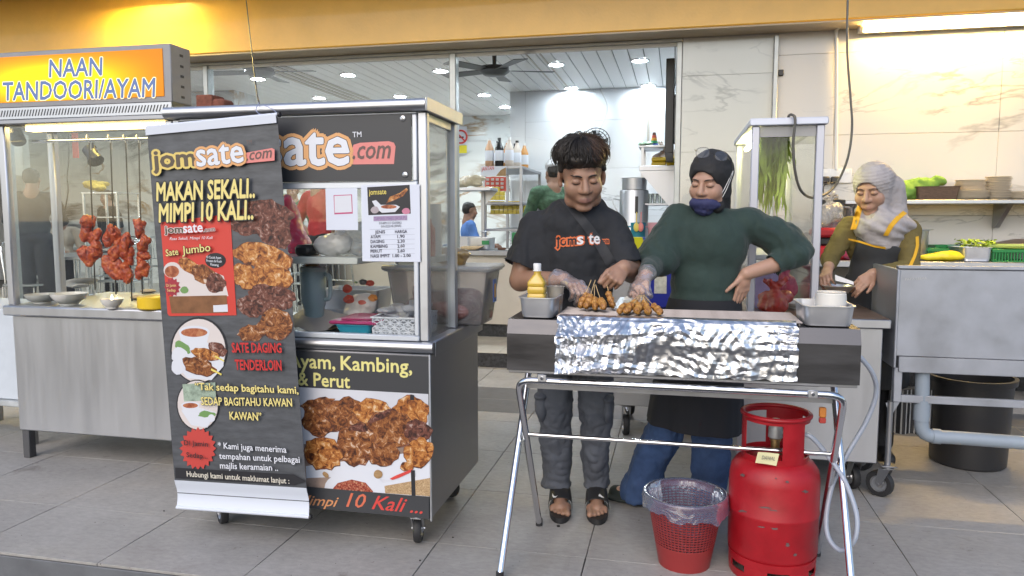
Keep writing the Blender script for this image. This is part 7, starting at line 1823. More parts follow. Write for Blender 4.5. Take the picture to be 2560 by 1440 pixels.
# foil trays, white dish, printed bag, plates
ft0 = at(830, 740, 3.0).x
tag(pan(ft0 - .10, ft0 + .12, 2.93, 3.10, CT, .05, .02, .02).build('foil_tray', TRAY, None, loc=(ft0, 3.0, CT)), 'shallow steel tray lying open in the middle of the cart', 'tray')
tag(pan(ft0 - .12, ft0 + .16, 3.13, 3.32, CT, .14, .02, .01).build('steel_bin', TRAY, None, loc=(ft0, 3.2, CT)), 'rectangular steel food bin at the back of the cart worktop', 'food bin')
pb = organic('printed_bag', [el((at(900, 720, 2.98).x, 2.99, CT + .085), (.075, .03, .06), rotm('Y', -14)), el((at(890, 745, 2.98).x, 2.98, CT + .045), (.06, .04, .04))], .006, .02, mat('glossy_white_pack', (.62, .58, .54), .3), None, loc=(-1.23, 2.98, CT), noise=[(.008, 22, 5), (.003, 60, 6)])
tag(pb, 'crumpled white packet printed with red tomatoes leaning in the cart', 'packet')
bvk = bvh_of(pb)
for i, (u, v, ru, rv, m) in enumerate([(868, 722, 12, 11, 'r'), (872, 748, 14, 11, 'r'), (905, 756, 10, 6, 'r'), (932, 745, 12, 9, 'o'), (925, 708, 12, 8, 'r'), (908, 705, 11, 7, 'k'), (890, 706, 5, 3, 'g')]):
    pts = blob(u, v, ru, rv, 14, .08, 0, i); c_ = onsurf(bvk, u, v, .003, 2.95)
    mbq = MB(); ring = [onsurf(bvk, a, b, .003, 2.97) for a, b in pts]; mbq.add([c_] + ring, [(0, k + 1, (k + 1) % 14 + 1) for k in range(14)])
    mbq.build('printed_tomato', {'r': mat('tomato_red', (.5, .06, .03), .4), 'o': mat('tomato_orange', (.6, .25, .06), .4), 'k': mat('print_dark', (.1, .1, .1), .4), 'g': GRN}[m], pb, fix=False)
p = at(812, 742, 2.96); bowl(None, (p.x, 2.985, CT), .035, .05, WHITE_P, 'small_dish', 'small white plastic dish beside the tumbler', 'dish')
p = cpt(785, 828)
tag(MB().lathe([(0, 0), (.11, 0), (.135, .012), (.136, .016), (.11, .006), (0, .006)], (p.x - .03, 2.80, CT), 30).build('dark_plate', mat('dark_pan', (.05, .05, .052), .35, .5), None, loc=(p.x - .03, 2.8, CT)), 'dark round metal plate at the left of the cart worktop', 'plate')
tag(MB().sheet(lambda s, t: (p.x - .14 + .22 * s + .02 * t, 2.72 + .2 * t, CT + .02 + .05 * t + .012 * math.sin(5 * s)), 10, 6, (0, 0, .0012)).build('greaseproof_sheet', mat('greaseproof', (.42, .38, .36), .6, var=.1), None, loc=(p.x, 2.8, CT)), 'sheet of greyish greaseproof paper covering the dark plate', 'paper')
# on the inner shelf
SZ = 1.147
def shx(u, y=2.8): return at(u, 630, y).x
tb_ = organic('tissue_pack', [el((shx(835), 2.80, SZ + .045), (.075, .05, .04), rotm('Y', 6)), el((shx(850), 2.80, SZ + .05), (.06, .05, .045)), el((shx(818), 2.8, SZ + .035), (.05, .045, .032))], .006, .02, mat('tissue_film', (.64, .63, .63), .3, var=.08), None, loc=(shx(835), 2.8, SZ), noise=[(.006, 28, 4), (.003, 70, 5)])
tag(tb_, 'white film wrapped tissue pack on the cart shelf', 'tissue pack')
bag('shelf_bag', (shx(885, 2.82), 2.83, SZ + .075), (.075, .05, .075), WRP, 'clear plastic bag slumped on the cart shelf below the payment card', 'plastic bag', 44)
tag(MB().box((shx(752), 2.74, SZ), (shx(790), 2.86, SZ + .045), .012).build('card_reader', BLACK_P, None, loc=(shx(770), 2.8, SZ)), 'black rounded card reader at the left end of the cart shelf', 'card reader')
pkb = organic('pink_sack', [el((shx(722, 2.95), 2.95, SZ + .19), (.03, .035, .06)), el((shx(728, 2.95), 2.95, SZ + .11), (.05, .05, .09)), el((shx(738, 2.95), 2.95, SZ + .05), (.075, .06, .05))], .007, .03, PINKBAG, None, loc=(shx(730), 2.95, SZ), noise=[(.01, 18, 3), (.004, 50, 4)])
tag(pkb, 'pink translucent plastic sack standing beside the banner in the cart', 'plastic bag')
tag(MB().lathe([(.016, 0), (.05, 0), (.05, .21), (.016, .21)], (-1.0, 2.93, SZ), 26, closed=True).build('paper_roll', mat('kitchen_paper', (.62, .63, .65), .85, bump=.3, bscale=200), None, loc=(-1.0, 2.93, SZ)), 'upright white kitchen paper roll behind the corner post', 'paper roll')
MB().box((-1.219, 2.88, 1.118), (-.95, 3.0, 1.146), .003).build('corner_shelf', mat('shelf_white', (.6, .62, .6), .4), cart)
sbt = thing('sauce_bottle', 'red sauce bottle with white cap in the side window of the cart', 'bottle', (-.965, 2.80, SZ))
MB().box((-1.05, 2.7, 1.118), (-.95, 2.8795, 1.146), .003).build('corner_shelf', mat('shelf_white', (.6, .62, .6), .4), cart)
MB().lathe([(0, 0), (.024, 0), (.026, .01), (.026, .11), (.012, .135), (.011, .15), (0, .15)], (-.972, 2.84, SZ), 20).build('bottle_body', mat('chili_red', (.45, .04, .03), .3), sbt)
MB().lathe([(.013, .1505), (.012, .17), (.004, .185), (0, .185)], (-.972, 2.84, SZ), 16).build('bottle_cap', WHITE_P, sbt)
# ------------------------------------------------------------ kitchen counter inside the opening
kc = thing('kitchen_counter', 'long steel topped kitchen counter across the shop opening', 'counter', (-1.5, 7.2, Z1))
MB().box((-3.6, 6.98, .935), (.0, 7.65, .985), .005).build('counter_top', STEEL_D, kc)
MB().box((-3.55, 7.03, Z1 + .13), (-1.35, 7.6, .934)).build('front_panel', mat('beige_panel', (.55, .5, .42), .45, var=.05), kc)
MB().box((-1.345, 7.03, Z1 + .13), (-.01, 7.6, .934)).build('steel_panel', STEEL_D, kc)
MB().box((-3.5, 7.06, Z1), (-.02, 7.58, Z1 + .129)).build('plinth', GRANITE, kc)
KZ = .986
def kx(u, y=7.2): return at(u, 600, y).x
def stv(u, v, y): return at(u, v, y)
tag(pan(kx(1168), kx(1230), 7.15, 7.38, KZ, .115, .06, .004).build('steel_pot', TRAY, None, loc=(kx(1200), 7.25, KZ)), 'shiny steel pot with a ladle on the kitchen counter', 'pot')
tag(MB().tube([(kx(1195), 7.2, KZ + .02), (kx(1208), 7.2, KZ + .17)], .006, 6).ell((kx(1209), 7.2, KZ + .18), (.03, .02, .012)).build('ladle', STEEL, None, loc=(kx(1195), 7.2, KZ)), 'steel ladle resting in the counter pot', 'ladle')
lab = MB().box((kx(1208), 7.143, KZ + .05), (kx(1226), 7.149, KZ + .09)).build('green_label', mat('label_green', (.03, .25, .08), .5), None, loc=(kx(1217), 7.14, KZ)); tag(lab, 'green label stuck on the counter pot', 'label')
sl2 = thing('bread_slices', 'fanned pale bread slices at the left of the kitchen counter', 'bread', (kx(1180), 7.05, KZ))
for k in range(8):
    x = kx(1156) + .026 * k; MB().box((x, 7.0, KZ), (x + .075, 7.12, KZ + .012), .004, rot=rotm('Y', -24), pivot=(x, 7.06, KZ)).build('slice', BREAD, sl2)
kn_ = thing('cleaver', 'wooden handled knife lying on the kitchen counter', 'knife', (kx(1265), 7.1, KZ))
MB().box((kx(1250), 7.09, KZ + .001), (kx(1270), 7.12, KZ + .025), .006).build('handle', mat('dark_wood', (.12, .05, .03), .5), kn_); MB().box((kx(1270), 7.09, KZ + .005), (kx(1292), 7.15, KZ + .010)).build('blade', STEEL, kn_)
tag(MB().box((kx(1278), 7.22, KZ), (kx(1298), 7.30, KZ + .17), .006).build('green_box', mat('label_green', (.03, .25, .08), .5), None, loc=(kx(1288), 7.25, KZ)), 'green carton standing on the counter beside the man\'s sleeve', 'carton')
for k, (u0, u1, v0, v1, c_, nm, l) in enumerate([(1570, 1612, 590, 626, (.62, .6, .02), 'yellow_basket', 'bright yellow plastic basket on the kitchen counter'), (1607, 1634, 593, 630, (.02, .08, .42), 'blue_basket', 'blue plastic basket half hidden by the green sleeve')]):
    tag(pan(kx(u0, 7.05), kx(u1 + (20 if k else 0), 7.05), 7.05 + .004 * k - .03 * k, 7.28 + .004 * k, KZ, (v1 - v0) / 1858 * 7.1 * .93, .02, .02).build(nm, mat(nm, c_, .4), None, loc=(kx(u0), 7.1, KZ)), l, 'basket')
def jug(u, y, r, h, m, label):
    p = (kx(u, y), y, KZ); t = thing('plastic_jug', label, 'jug', p)
    MB().lathe([(0, 0), (r * .85, 0), (r, h), (r * .95, h), (r * .8, .006), (0, .006)], p, 24).build('jug_body', m, t)
    MB().tube(bez([(p[0] - r * .95, y, KZ + h * .85), (p[0] - r * 1.5, y, KZ + h * .8), (p[0] - r * 1.45, y, KZ + h * .35), (p[0] - r * .9, y, KZ + h * .25)], 5), .008, 8).build('jug_handle', m, t)
jug(1595, 7.45, .075, .27, mat('teal_plastic', (.02, .22, .30), .4), 'teal plastic jug at the right of the kitchen counter')
jug(1640, 7.45, .085, .27, mat('pink_plastic', (.62, .32, .36), .4), 'pale pink plastic jug next to the teal jug')
for u, m, l in ((1592, YEL, 'yellow handled brush hanging in front of the urn'), (1603, PINK, 'pink plastic spoon hanging in front of the urn')):
    a = at(u, 530, 7.33); tag(MB().tube([a, at(u - 1, 560, 7.33)], .006, 6).ell(at(u - 1, 568, 7.33), (.028, .016, .045)).build('utensil', m, None, loc=tuple(a)), l, 'utensil')
ur = Vector((kx(1583, 7.8), 7.85, Z1)); urn = thing('steel_urn', 'tall polished steel drinks urn at the right of the kitchen', 'urn', tuple(ur))
MB().lathe([(0, 0), (.15, 0), (.15, 1.44), (.145, 1.46), (0, 1.46)], ur, 30).build('urn_body', STEEL, urn)
MB().lathe([(.10, 1.461), (.125, 1.465), (.13, 1.58), (.14, 1.585), (0, 1.59)], ur, 30).build('urn_lid', STEEL, urn)
MB().box((ur.x + .02, ur.y - .165, 1.35), (ur.x + .05, ur.y - .149, 1.52)).build('level_gauge', BLACK_P, urn)
MB().tube(bez([ur + Vector((-.14, 0, 1.36)), ur + Vector((-.22, -.02, 1.36)), ur + Vector((-.15, -.02, 1.2))], 5), .008, 6).build('urn_handle', STEEL, urn)
# storage rack right
rk = thing('storage_rack', 'steel storage rack with an angled shelf bracket at the right of the kitchen', 'rack', (-.2, 8.0, Z1))
def ry(u, v, y=7.75): return at(u, v, y)
A, B = ry(1598, 415), ry(1697, 415)
MB().box((A.x, 7.72, A.z - .05), (B.x + .01, 8.3, A.z), .004).build('shelf_tray', STEEL, rk)
MB().prism([(A.x, 7.73, A.z - .051), (B.x + .008, 7.73, A.z - .051), (B.x + .008, 7.73, ry(1697, 540).z), (B.x - .02, 7.73, ry(1690, 535).z)], (0, .006, 0)).build('angled_gusset', STEEL, rk)
C_ = ry(1605, 363)
for x, y in ((A.x + .03, 7.80), (A.x + .03, 8.28), (B.x - .01, 8.28)): MB().box((x - .014, y - .014, Z1), (x + .014, y + .014, C_.z)).build('upright', STEEL, rk)
MB().box((A.x - .01, 7.78, C_.z - .02), (A.x + .28, 8.3, C_.z), .003).build('upper_shelf', STEEL, rk)
D_ = ry(1612, 508)
MB().box((A.x + .03, 7.76, D_.z - .02), (B.x, 8.28, D_.z), .003).build('lower_shelf', STEEL, rk)
for k in range(7):
    c = (A.x + .07 + .045 * k, 7.84 + .02 * (k % 2), D_.z)
    tag(MB().lathe([(0, 0), (.018, 0), (.022, .10), (.020, .10), (.016, .004), (0, .004)], c, 14).build('drinking_glass', thin_film('tumbler_glass', (.9, .92, .9), .1, .05, milk=.1), None, loc=c), 'clear drinking glass in the row on the low rack shelf, number %s from the left' % ('one two three four five six seven'.split()[k]), 'glass', 'drinking glasses on the rack shelf')
q = Vector((ry(1660, 398).x, 7.95, A.z + .10)); bag('rice_bag', q, (.12, .09, .085), thin_film('clear_rice_bag', (.95, .94, .92), .1, .15, milk=.6, milkcol=(.66, .52, .42), wrinkle=.6), 'tied clear bag of pinkish rice on top of the yellow packs', 'plastic bag', 51, .06)
for k in range(2):
    for j in range(2):
        c = (ry(1628, 405).x + .15 * j, 7.80, A.z + .002 + .046 * k)
        tag(MB().box(c, (c[0] + .145, 8.0, c[2] + .043), .012).build('noodle_pack', mat('noodle_yellow', (.7, .5, .02), .35, var=.15), None, loc=c), 'yellow noodle pack on the rack, %s' % ['bottom left', 'bottom right', 'top left', 'top right'][2 * k + j], 'noodle pack', 'yellow packs on the rack tray')
c = Vector((ry(1634, 363).x, 7.9, C_.z + .001))
rb = thing('rainbow_bottle', 'rainbow striped bottle standing on top of the storage rack', 'bottle', tuple(c))
for k, cc in enumerate([(.05, .1, .4), (.03, .3, .12), (.6, .3, .03), (.5, .08, .04), (.12, .05, .04)]):
    MB().lathe([(.045 - .006 * k, .001 + .028 * k), (.045 - .006 * (k + 1), .028 * (k + 1))], c, 18).build('colour_band', mat('band_%s' % ['blue', 'green', 'orange', 'red', 'brown'][k], cc, .5), rb)
bag('herb_packs', (ry(1622, 363).x - .02, 7.86, C_.z + .022), (.10, .05, .02), mat('green_white_pack', (.35, .5, .36), .4, var=.5, vscale=30), 'flat green and white packets on the upper rack shelf', 'packets', 55)
tag(MB().lathe([(0, 0), (.05, 0), (.06, .10), (0, .10)], (ry(1688, 390).x, 8.1, A.z + .001), 18).build('red_tin', RED, None, loc=(0, 8.1, A.z)), 'red tin beside the rice bag on the rack', 'tin')
# screen on the side wall
tv = thing('wall_screen', 'dark flat screen mounted on the kitchen side wall', 'screen', (-.04, 7.0, 2.3))
o = MB().box((-.115, 6.62, 1.86), (-.045, 7.75, 2.66), .004).build('panel', BLACK_P, tv); MB().box((-.045, 6.9, 2.0), (-.005, 7.3, 2.4), .004).build('wall_bracket', STEEL_D, tv)
MB().tube([(-.02, 6.65, 1.86), (-.01, 6.62, 1.5)], .004, 5).build('cord', BLACK_P, tv)
# wall fan
wf = at(1490, 356, 9.3); fw = thing('wall_fan', 'black wall fan high on the white kitchen wall', 'wall fan', tuple(wf))
for r in (.06, .10, .14, .175):
    MB().tube([wf + Vector((r * math.cos(w), -.02, r * math.sin(w))) for w in [2 * math.pi * k / 24 for k in range(24)]], .006, 5, closed=True).build('cage_ring', BLACK_P, fw)
for k in range(10):
    w = math.pi * k / 10; MB().tube([wf + Vector((.175 * math.cos(w), -.02, .175 * math.sin(w))), wf - Vector((.175 * math.cos(w), .02, .175 * math.sin(w)))], .003, 4).build('cage_wire', BLACK_P, fw)
MB().cyl(wf + Vector((0, .02, 0)), wf + Vector((0, .17, .10)), .05, 14).build('motor', BLACK_P, fw)
for k in range(4):
    w = k * math.pi / 2; MB().sheet(lambda s, t: wf + Vector((math.cos(w) * (.03 + .12 * s) - math.sin(w) * (.04 * (t - .5) + .03 * s), .01 * t, math.sin(w) * (.03 + .12 * s) + math.cos(w) * (.04 * (t - .5) + .03 * s))), 4, 2, (0, .003, 0)).build('fan_blade', BLACK_P, fw)
tag(MB().tube(bez([at(1500, 222, 9.47), at(1518, 262, 9.47), at(1512, 300, 9.47), at(1494, 330, 9.47)], 6), .008, 6).build('fan_cord', mat('white_cord', (.6, .6, .6), .5), None, loc=tuple(at(1512, 260, 9.47))), 'loose white cable running down the wall to the black fan', 'cable')
tag(MB().box(tuple(at(1619, 262, 9.47)), tuple(at(1623, 360, 9.46) + Vector((0, .03, 0)))).build('wall_trunking', TRIM, None, loc=tuple(at(1620, 300, 9.47))), 'beige cable trunking on the kitchen wall above the rack', 'trunking')
# ceiling fans
FANM = mat('grey_fan', (.10, .11, .12), .4)
def fan(u, v, y, label, rot, nb=4, R=.57):
    h = at(u, v, y); t = thing('ceiling_fan', label, 'ceiling fan', tuple(h), 'ceiling fans in the shop')
    MB().lathe([(0, -.05), (.10, -.045), (.15, -.01), (.14, .03), (.05, .05), (.02, .055), (.02, CZ - h.z - .06), (.06, CZ - h.z - .05), (.065, CZ - h.z - .001), (0, CZ - h.z - .001)] if CZ - h.z > .12 else [(0, -.05), (.10, -.045), (.15, -.01), (.14, .03), (.06, .05), (.06, max(.051, CZ - h.z - .001)), (0, max(.052, CZ - h.z))], h, 24).build('motor_housing', FANM, t)
    for k in range(nb):
        w = rot + 2 * math.pi * k / nb; d = Vector((math.cos(w), math.sin(w), 0)); n = Vector((-d.y, d.x, 0))
        MB().sheet(lambda s, tt: h + d * (.13 + (R - .13) * s) + n * ((tt - .5) * (.10 + .04 * s)) + Vector((0, 0, .018 * (tt - .5) - .005)), 6, 2, (0, 0, .006)).build('fan_blade', FANM, t)
    return t
fan(1236, 176, 7.0, 'grey ceiling fan seen clear through the open shopfront', .35, 5)
fan(650, 180, 7.0, 'grey ceiling fan nearest the satay cart roof, left of the mullion', .1, 4)
fan(933, 215, 9.6, 'far small ceiling fan above the cart roof', .5, 3)
# no smoking notice
ns = thing('notice', 'no smoking notice on the veined wall left of the bottles', 'notice', tuple(at(1153, 350, 11.55)))
def pt_(u, v, y): return at(u, v, y)
MB().box(tuple(at(1141, 386, 11.55)), tuple(at(1167, 316, 11.56)) ).build('sheet', PAPER, ns)
cc = at(1152, 342, 11.545); s_ = (at(1153, 342, 11.545) - cc).length
MB().tube([cc + Vector((15 * s_ * math.cos(w), 0, 15 * s_ * math.sin(w))) for w in [2 * math.pi * k / 24 for k in range(24)]], 2.2 * s_, 6, closed=True).build('red_ring', RED, ns)
MB().tube([cc + Vector((-10 * s_, 0, 10 * s_)), cc + Vector((10 * s_, 0, -10 * s_))], 2 * s_, 6).build('red_bar', RED, ns)
MB().tube([cc + Vector((-9 * s_, .004, -1 * s_)), cc + Vector((7 * s_, .004, -1 * s_))], 2 * s_, 6).build('cigarette', INK, ns)
MB().box(tuple(at(1144, 383, 11.54)), tuple(at(1167, 363, 11.546))).build('yellow_strip', mat('notice_yellow', (.8, .68, .03), .5), ns)
# drinks rack left of the man
dr = thing('drinks_rack', 'steel rack of drink bottles and coffee boxes left of the man', 'rack', (-2.2, 8.4, Z1))
DX0, DX1, DY0, DY1 = at(1212, 420, 8.2).x, at(1322, 430, 9.3).x, 8.2, 9.35
top = at(1215, 416, 8.2).z
for x, y in ((DX0, DY0), (DX0 + .42, DY0), (DX0 + .0, DY1), (DX0 + .42, DY1)): MB().box((x - .016, y - .016, Z1), (x + .016, y + .016, top + (0 if y == DY0 else .0))).build('upright', STEEL_D, dr)
for z in (top, top - .40, top - .70, top - 1.0): MB().box((DX0 - .02, DY0 - .02, z - .03), (DX0 + .44, DY1 + .02, z - .002), .002).build('rack_shelf', STEEL_D, dr)
def bottle(c, r, h, m, capm, label):
    t = thing('drink_bottle', label, 'bottle', c, 'drink bottles on top of the rack')
    MB().lathe([(0, 0), (r * .92, 0), (r, .01), (r, h * .62), (r * .45, h * .84), (r * .36, h * .9), (r * .36, h * .94), (0, h * .94)], c, 16).build('bottle_body', m, t)
    MB().lathe([(r * 1.01, h * .2), (r * 1.02, h * .21), (r * 1.02, h * .55), (r * 1.01, h * .56)], c, 16).build('bottle_label', PAPER, t)
    MB().lathe([(r * .4, h * .92), (r * .4, h), (0, h)], c, 12).build('bottle_cap', capm, t)
DRK = [mat('peach_drink', (.5, .3, .18), .3), mat('dark_syrup', (.02, .02, .02), .2), mat('pale_drink', (.6, .52, .45), .3), mat('orange_drink', (.55, .25, .05), .3)]
for k in range(9):
    r_, c_ = divmod(k, 3); bottle((DX0 + .04 + .115 * c_ + .02 * r_, 8.26 + .33 * r_, top), .05, .32, DRK[[0, 1, 2, 2, 3, 2, 1, 1, 3][k]], [WHITE_P, BLACK_P][k % 2], 'drink bottle, %s in the %s row on the rack top' % (['left', 'middle', 'right'][c_], ['front', 'second', 'back'][r_]))
def yp_(u, v): return at(u, v, 8.16)
jb = thing('shelf_banner', 'white JANTAN coffee banner clipped to the rack edge', 'banner', tuple(yp_(1233, 430)))
b_ = MB().box(tuple(yp_(1202, 441)), tuple(yp_(1266, 415) + Vector((0, .004, 0)))).build('banner_sheet', PAPER, jb)
text(b_, 'JANTAN', 8.16, (1204, 427), (1235, 424), 9, RED, .01); print_shapes(b_, 8.16, [('coffee_print', [(1240, 440), (1252, 425), (1265, 418), (1265, 440)], WOOD_P)], .002)
rp = thing('sachet_card', 'red card of hanging coffee sachets below the banner', 'sachets', tuple(yp_(1240, 455)))
MB().box(tuple(yp_(1213, 478)), tuple(yp_(1265, 442) + Vector((0, .004, 0)))).build('red_card', mat('card_red', (.5, .06, .04), .5), rp)
for r_ in range(3):
    for c_ in range(4): MB().box(tuple(yp_(1216 + 12 * c_, 452 + 10 * r_)), tuple(yp_(1223 + 12 * c_, 446 + 10 * r_) - Vector((0, .012, 0))), .002).build('sachet', mat('sachet_grey', (.45, .4, .38), .4), rp)
CBX = mat('coffee_box_yellow', (.72, .56, .08), .45, var=.2, vscale=25)
k = 0
for (u0, v0, n_, rows_) in ((1205, 500, 5, 3), (1226, 535, 4, 3), (1270, 535, 4, 3)):
    for r_ in range(rows_):
        for c_ in range(n_ - (r_ == rows_ - 1)):
            yb = 8.12 if u0 == 1205 else 8.3
            a = at(u0 + 11 * c_, v0 - 11 * r_, yb); b = at(u0 + 10.2 + 11 * c_, v0 - 10.3 - 11 * r_, yb)
            tag(MB().box((a.x, yb, a.z), (b.x, yb + .07, b.z), .002).build('coffee_box', CBX, None, loc=tuple(a)), 'yellow coffee box, row %s, place %s, %s' % ('one two three'.split()[r_], 'one two three four five'.split()[c_], {1205: 'below the sachet card', 1226: 'on the middle rack shelf', 1270: 'at the middle shelf right'}[u0]), 'box', 'yellow coffee boxes on the drinks rack')
# pass-through shelf with a bread bag
ps = thing('pass_shelf', 'steel overhead shelf with panel left of the drinks rack', 'shelf', tuple(at(1170, 470, 7.4)))
a, b = at(1120, 470, 7.4), at(1232, 470, 7.4)
MB().box((a.x, 7.3, a.z - .03), (b.x, 7.62, a.z), .003).build('shelf_board', STEEL, ps)
MB().prism([(b.x - .16, 7.6, a.z - .031), (b.x, 7.6, a.z - .031), (b.x - .16, 7.6, a.z - .2)], (0, .004, 0)).build('gusset', STEEL, ps)
MB().box((at(1192, 500, 7.4).x, 7.57, KZ), (at(1200, 500, 7.4).x, 7.6, a.z - .031)).build('upright', STEEL_D, ps)
MB().box((a.x, 7.585, KZ), (at(1191, 500, 7.4).x, 7.59, KZ + .12)).build('back_rail', STEEL_D, ps)
bag('bread_loaf', (at(1172, 450, 7.45).x, 7.45, a.z + .062), (.17, .07, .06), thin_film('loaf_bag', (.95, .93, .88), .1, .15, milk=.7, milkcol=(.66, .58, .42), wrinkle=.4), 'long bagged bread loaf lying on the steel overhead shelf', 'bread', 61)

# ------------------------------------------------------------ dining hall beyond the glass
STL = mat('chair_tube', (.6, .62, .63), .25, .9)
def table(x, y, rz, label):
    t = thing('dining_table', label, 'table', (x, y, Z1), 'steel dining tables in the hall')
    MB().box((x - .45, y - .45, Z1 + .71), (x + .45, y + .45, Z1 + .745), .006).build('table_top', mat('table_steel', (.6, .61, .62), .28, .8), t)
    for dx in (-.4, .4):
        for dy in (-.4, .4): MB().cyl((x + dx, y + dy, Z1), (x + dx, y + dy, Z1 + .709), .016, 10).build('leg', STL, t)
    t.rotation_euler.z = rz; return t
cp_ = None
def chair(x, y, rz, label):
    global cp_
    if cp_ is not None: return copy_tree(cp_, (x, y, Z1), rz, label)
    t = thing('dining_chair', label, 'chair', (x, y, Z1), 'steel chairs at the dining tables'); cp_ = t
    q = lambda a, b, c: (x + a, y + b, Z1 + c)
    MB().box(q(-.2, -.2, .44), q(.2, .2, .46), .006).build('seat', mat('chair_seat', (.4, .42, .42), .35, .7), t)
    for s in (-1, 1):
        MB().tube(bez([q(s * .2, -.2, 0), q(s * .2, -.19, .43)], 4), .011, 8).build('leg', STL, t)
        MB().tube(bez([q(s * .2, .22, 0), q(s * .2, .2, .44), q(s * .19, .24, .7), q(s * .17, .26, .84)], 4), .011, 8).build('leg', STL, t)
    MB().tube(bez([q(-.17, .26, .84), q(-.12, .27, .88), q(.12, .27, .88), q(.17, .26, .84)], 5), .011, 8).build('top_rail', STL, t)
    for k in range(5): MB().tube([q(-.13 + .065 * k, .25, .56), q(-.13 + .065 * k, .268, .87)], .005, 6).build('back_bar', STL, t)
    MB().tube([q(-.19, .222, .56), q(.19, .222, .56)], .007, 6).build('back_rail', STL, t)
    return t
n_ = 0
for i, (x, y, pos) in enumerate(((-6.9, 7.4, 'by the glass at the far left'), (-8.2, 9.0, 'in the far left corner of the hall'), (-6.9, 9.9, 'behind the marble pillar'), (-4.7, 8.2, 'behind the banner'), (-3.6, 9.4, 'behind the middle of the cart'), (-3.3, 7.6, 'close behind the cart glass'))):
    table(x, y, .0, 'steel topped dining table ' + pos)
    for j, (dx, dy, r, sd) in enumerate(((0, -.62, math.pi, 'on the street side'), (0, .62, 0, 'on the far side'), (-.62, 0, math.pi / 2, 'at its left'), (.62, 0, -math.pi / 2, 'at its right'))):
        chair(x + dx, y + dy, r, 'steel chair %s, table %s' % (sd, pos))
# serving rack with snacks, kiosk box
kr = thing('snack_rack', 'steel snack rack behind the leftmost skewers', 'rack', tuple(at(245, 540, 8.4)))
a, b = at(212, 545, 8.4), at(292, 480, 8.4)
for x in (a.x, b.x):
    for y in (8.4, 8.8): MB().box((x - .014, y - .014, Z1), (x + .014, y + .014, b.z), .002).build('upright', STL, kr)
for z in (b.z, a.z + .02, a.z - .4): MB().box((a.x - .02, 8.38, z - .02), (b.x + .02, 8.82, z - .001), .002).build('rack_shelf', STL, kr)
MB().box((a.x, 8.45, a.z + .005), (b.x, 8.47, a.z + .018)).build('warmer_lamp', glow('warmer_led', (1, .75, .3), 5), kr)
bag('snack_bags', (at(240, 465, 8.6).x, 8.6, b.z + .08), (.18, .1, .075), mat('snack_yellow', (.6, .42, .05), .5, var=.5, vscale=18), 'heap of yellow snack packets on top of the snack rack', 'snacks', 63)
tag(MB().box(tuple(at(14, 440, 8.9)), tuple(at(54, 335, 8.9) + Vector((0, .12, 0))), .01).build('fuse_box', mat('fuse_white', (.62, .65, .64), .5), None, loc=tuple(at(30, 390, 8.9))), 'white fuse box high on the wall behind the spot lamp', 'fuse box')
tag(MB().box(tuple(at(182, 395, 9.0)), tuple(at(192, 330, 9.0) + Vector((0, .02, 0)))).build('red_pennant', RED, None, loc=tuple(at(187, 360, 9.0))), 'narrow red pennant hanging behind the skewers', 'pennant')
tag(MB().tube(bez([at(171, 322, 8.8), at(172, 400, 8.8), at(168, 440, 8.8), at(170, 480, 8.8), at(160, 540, 8.8)], 6), .009, 6).build('wall_cable', BLACK_P, None, loc=tuple(at(170, 420, 8.8))), 'dark cable looping down behind the tandoori skewers', 'cable')
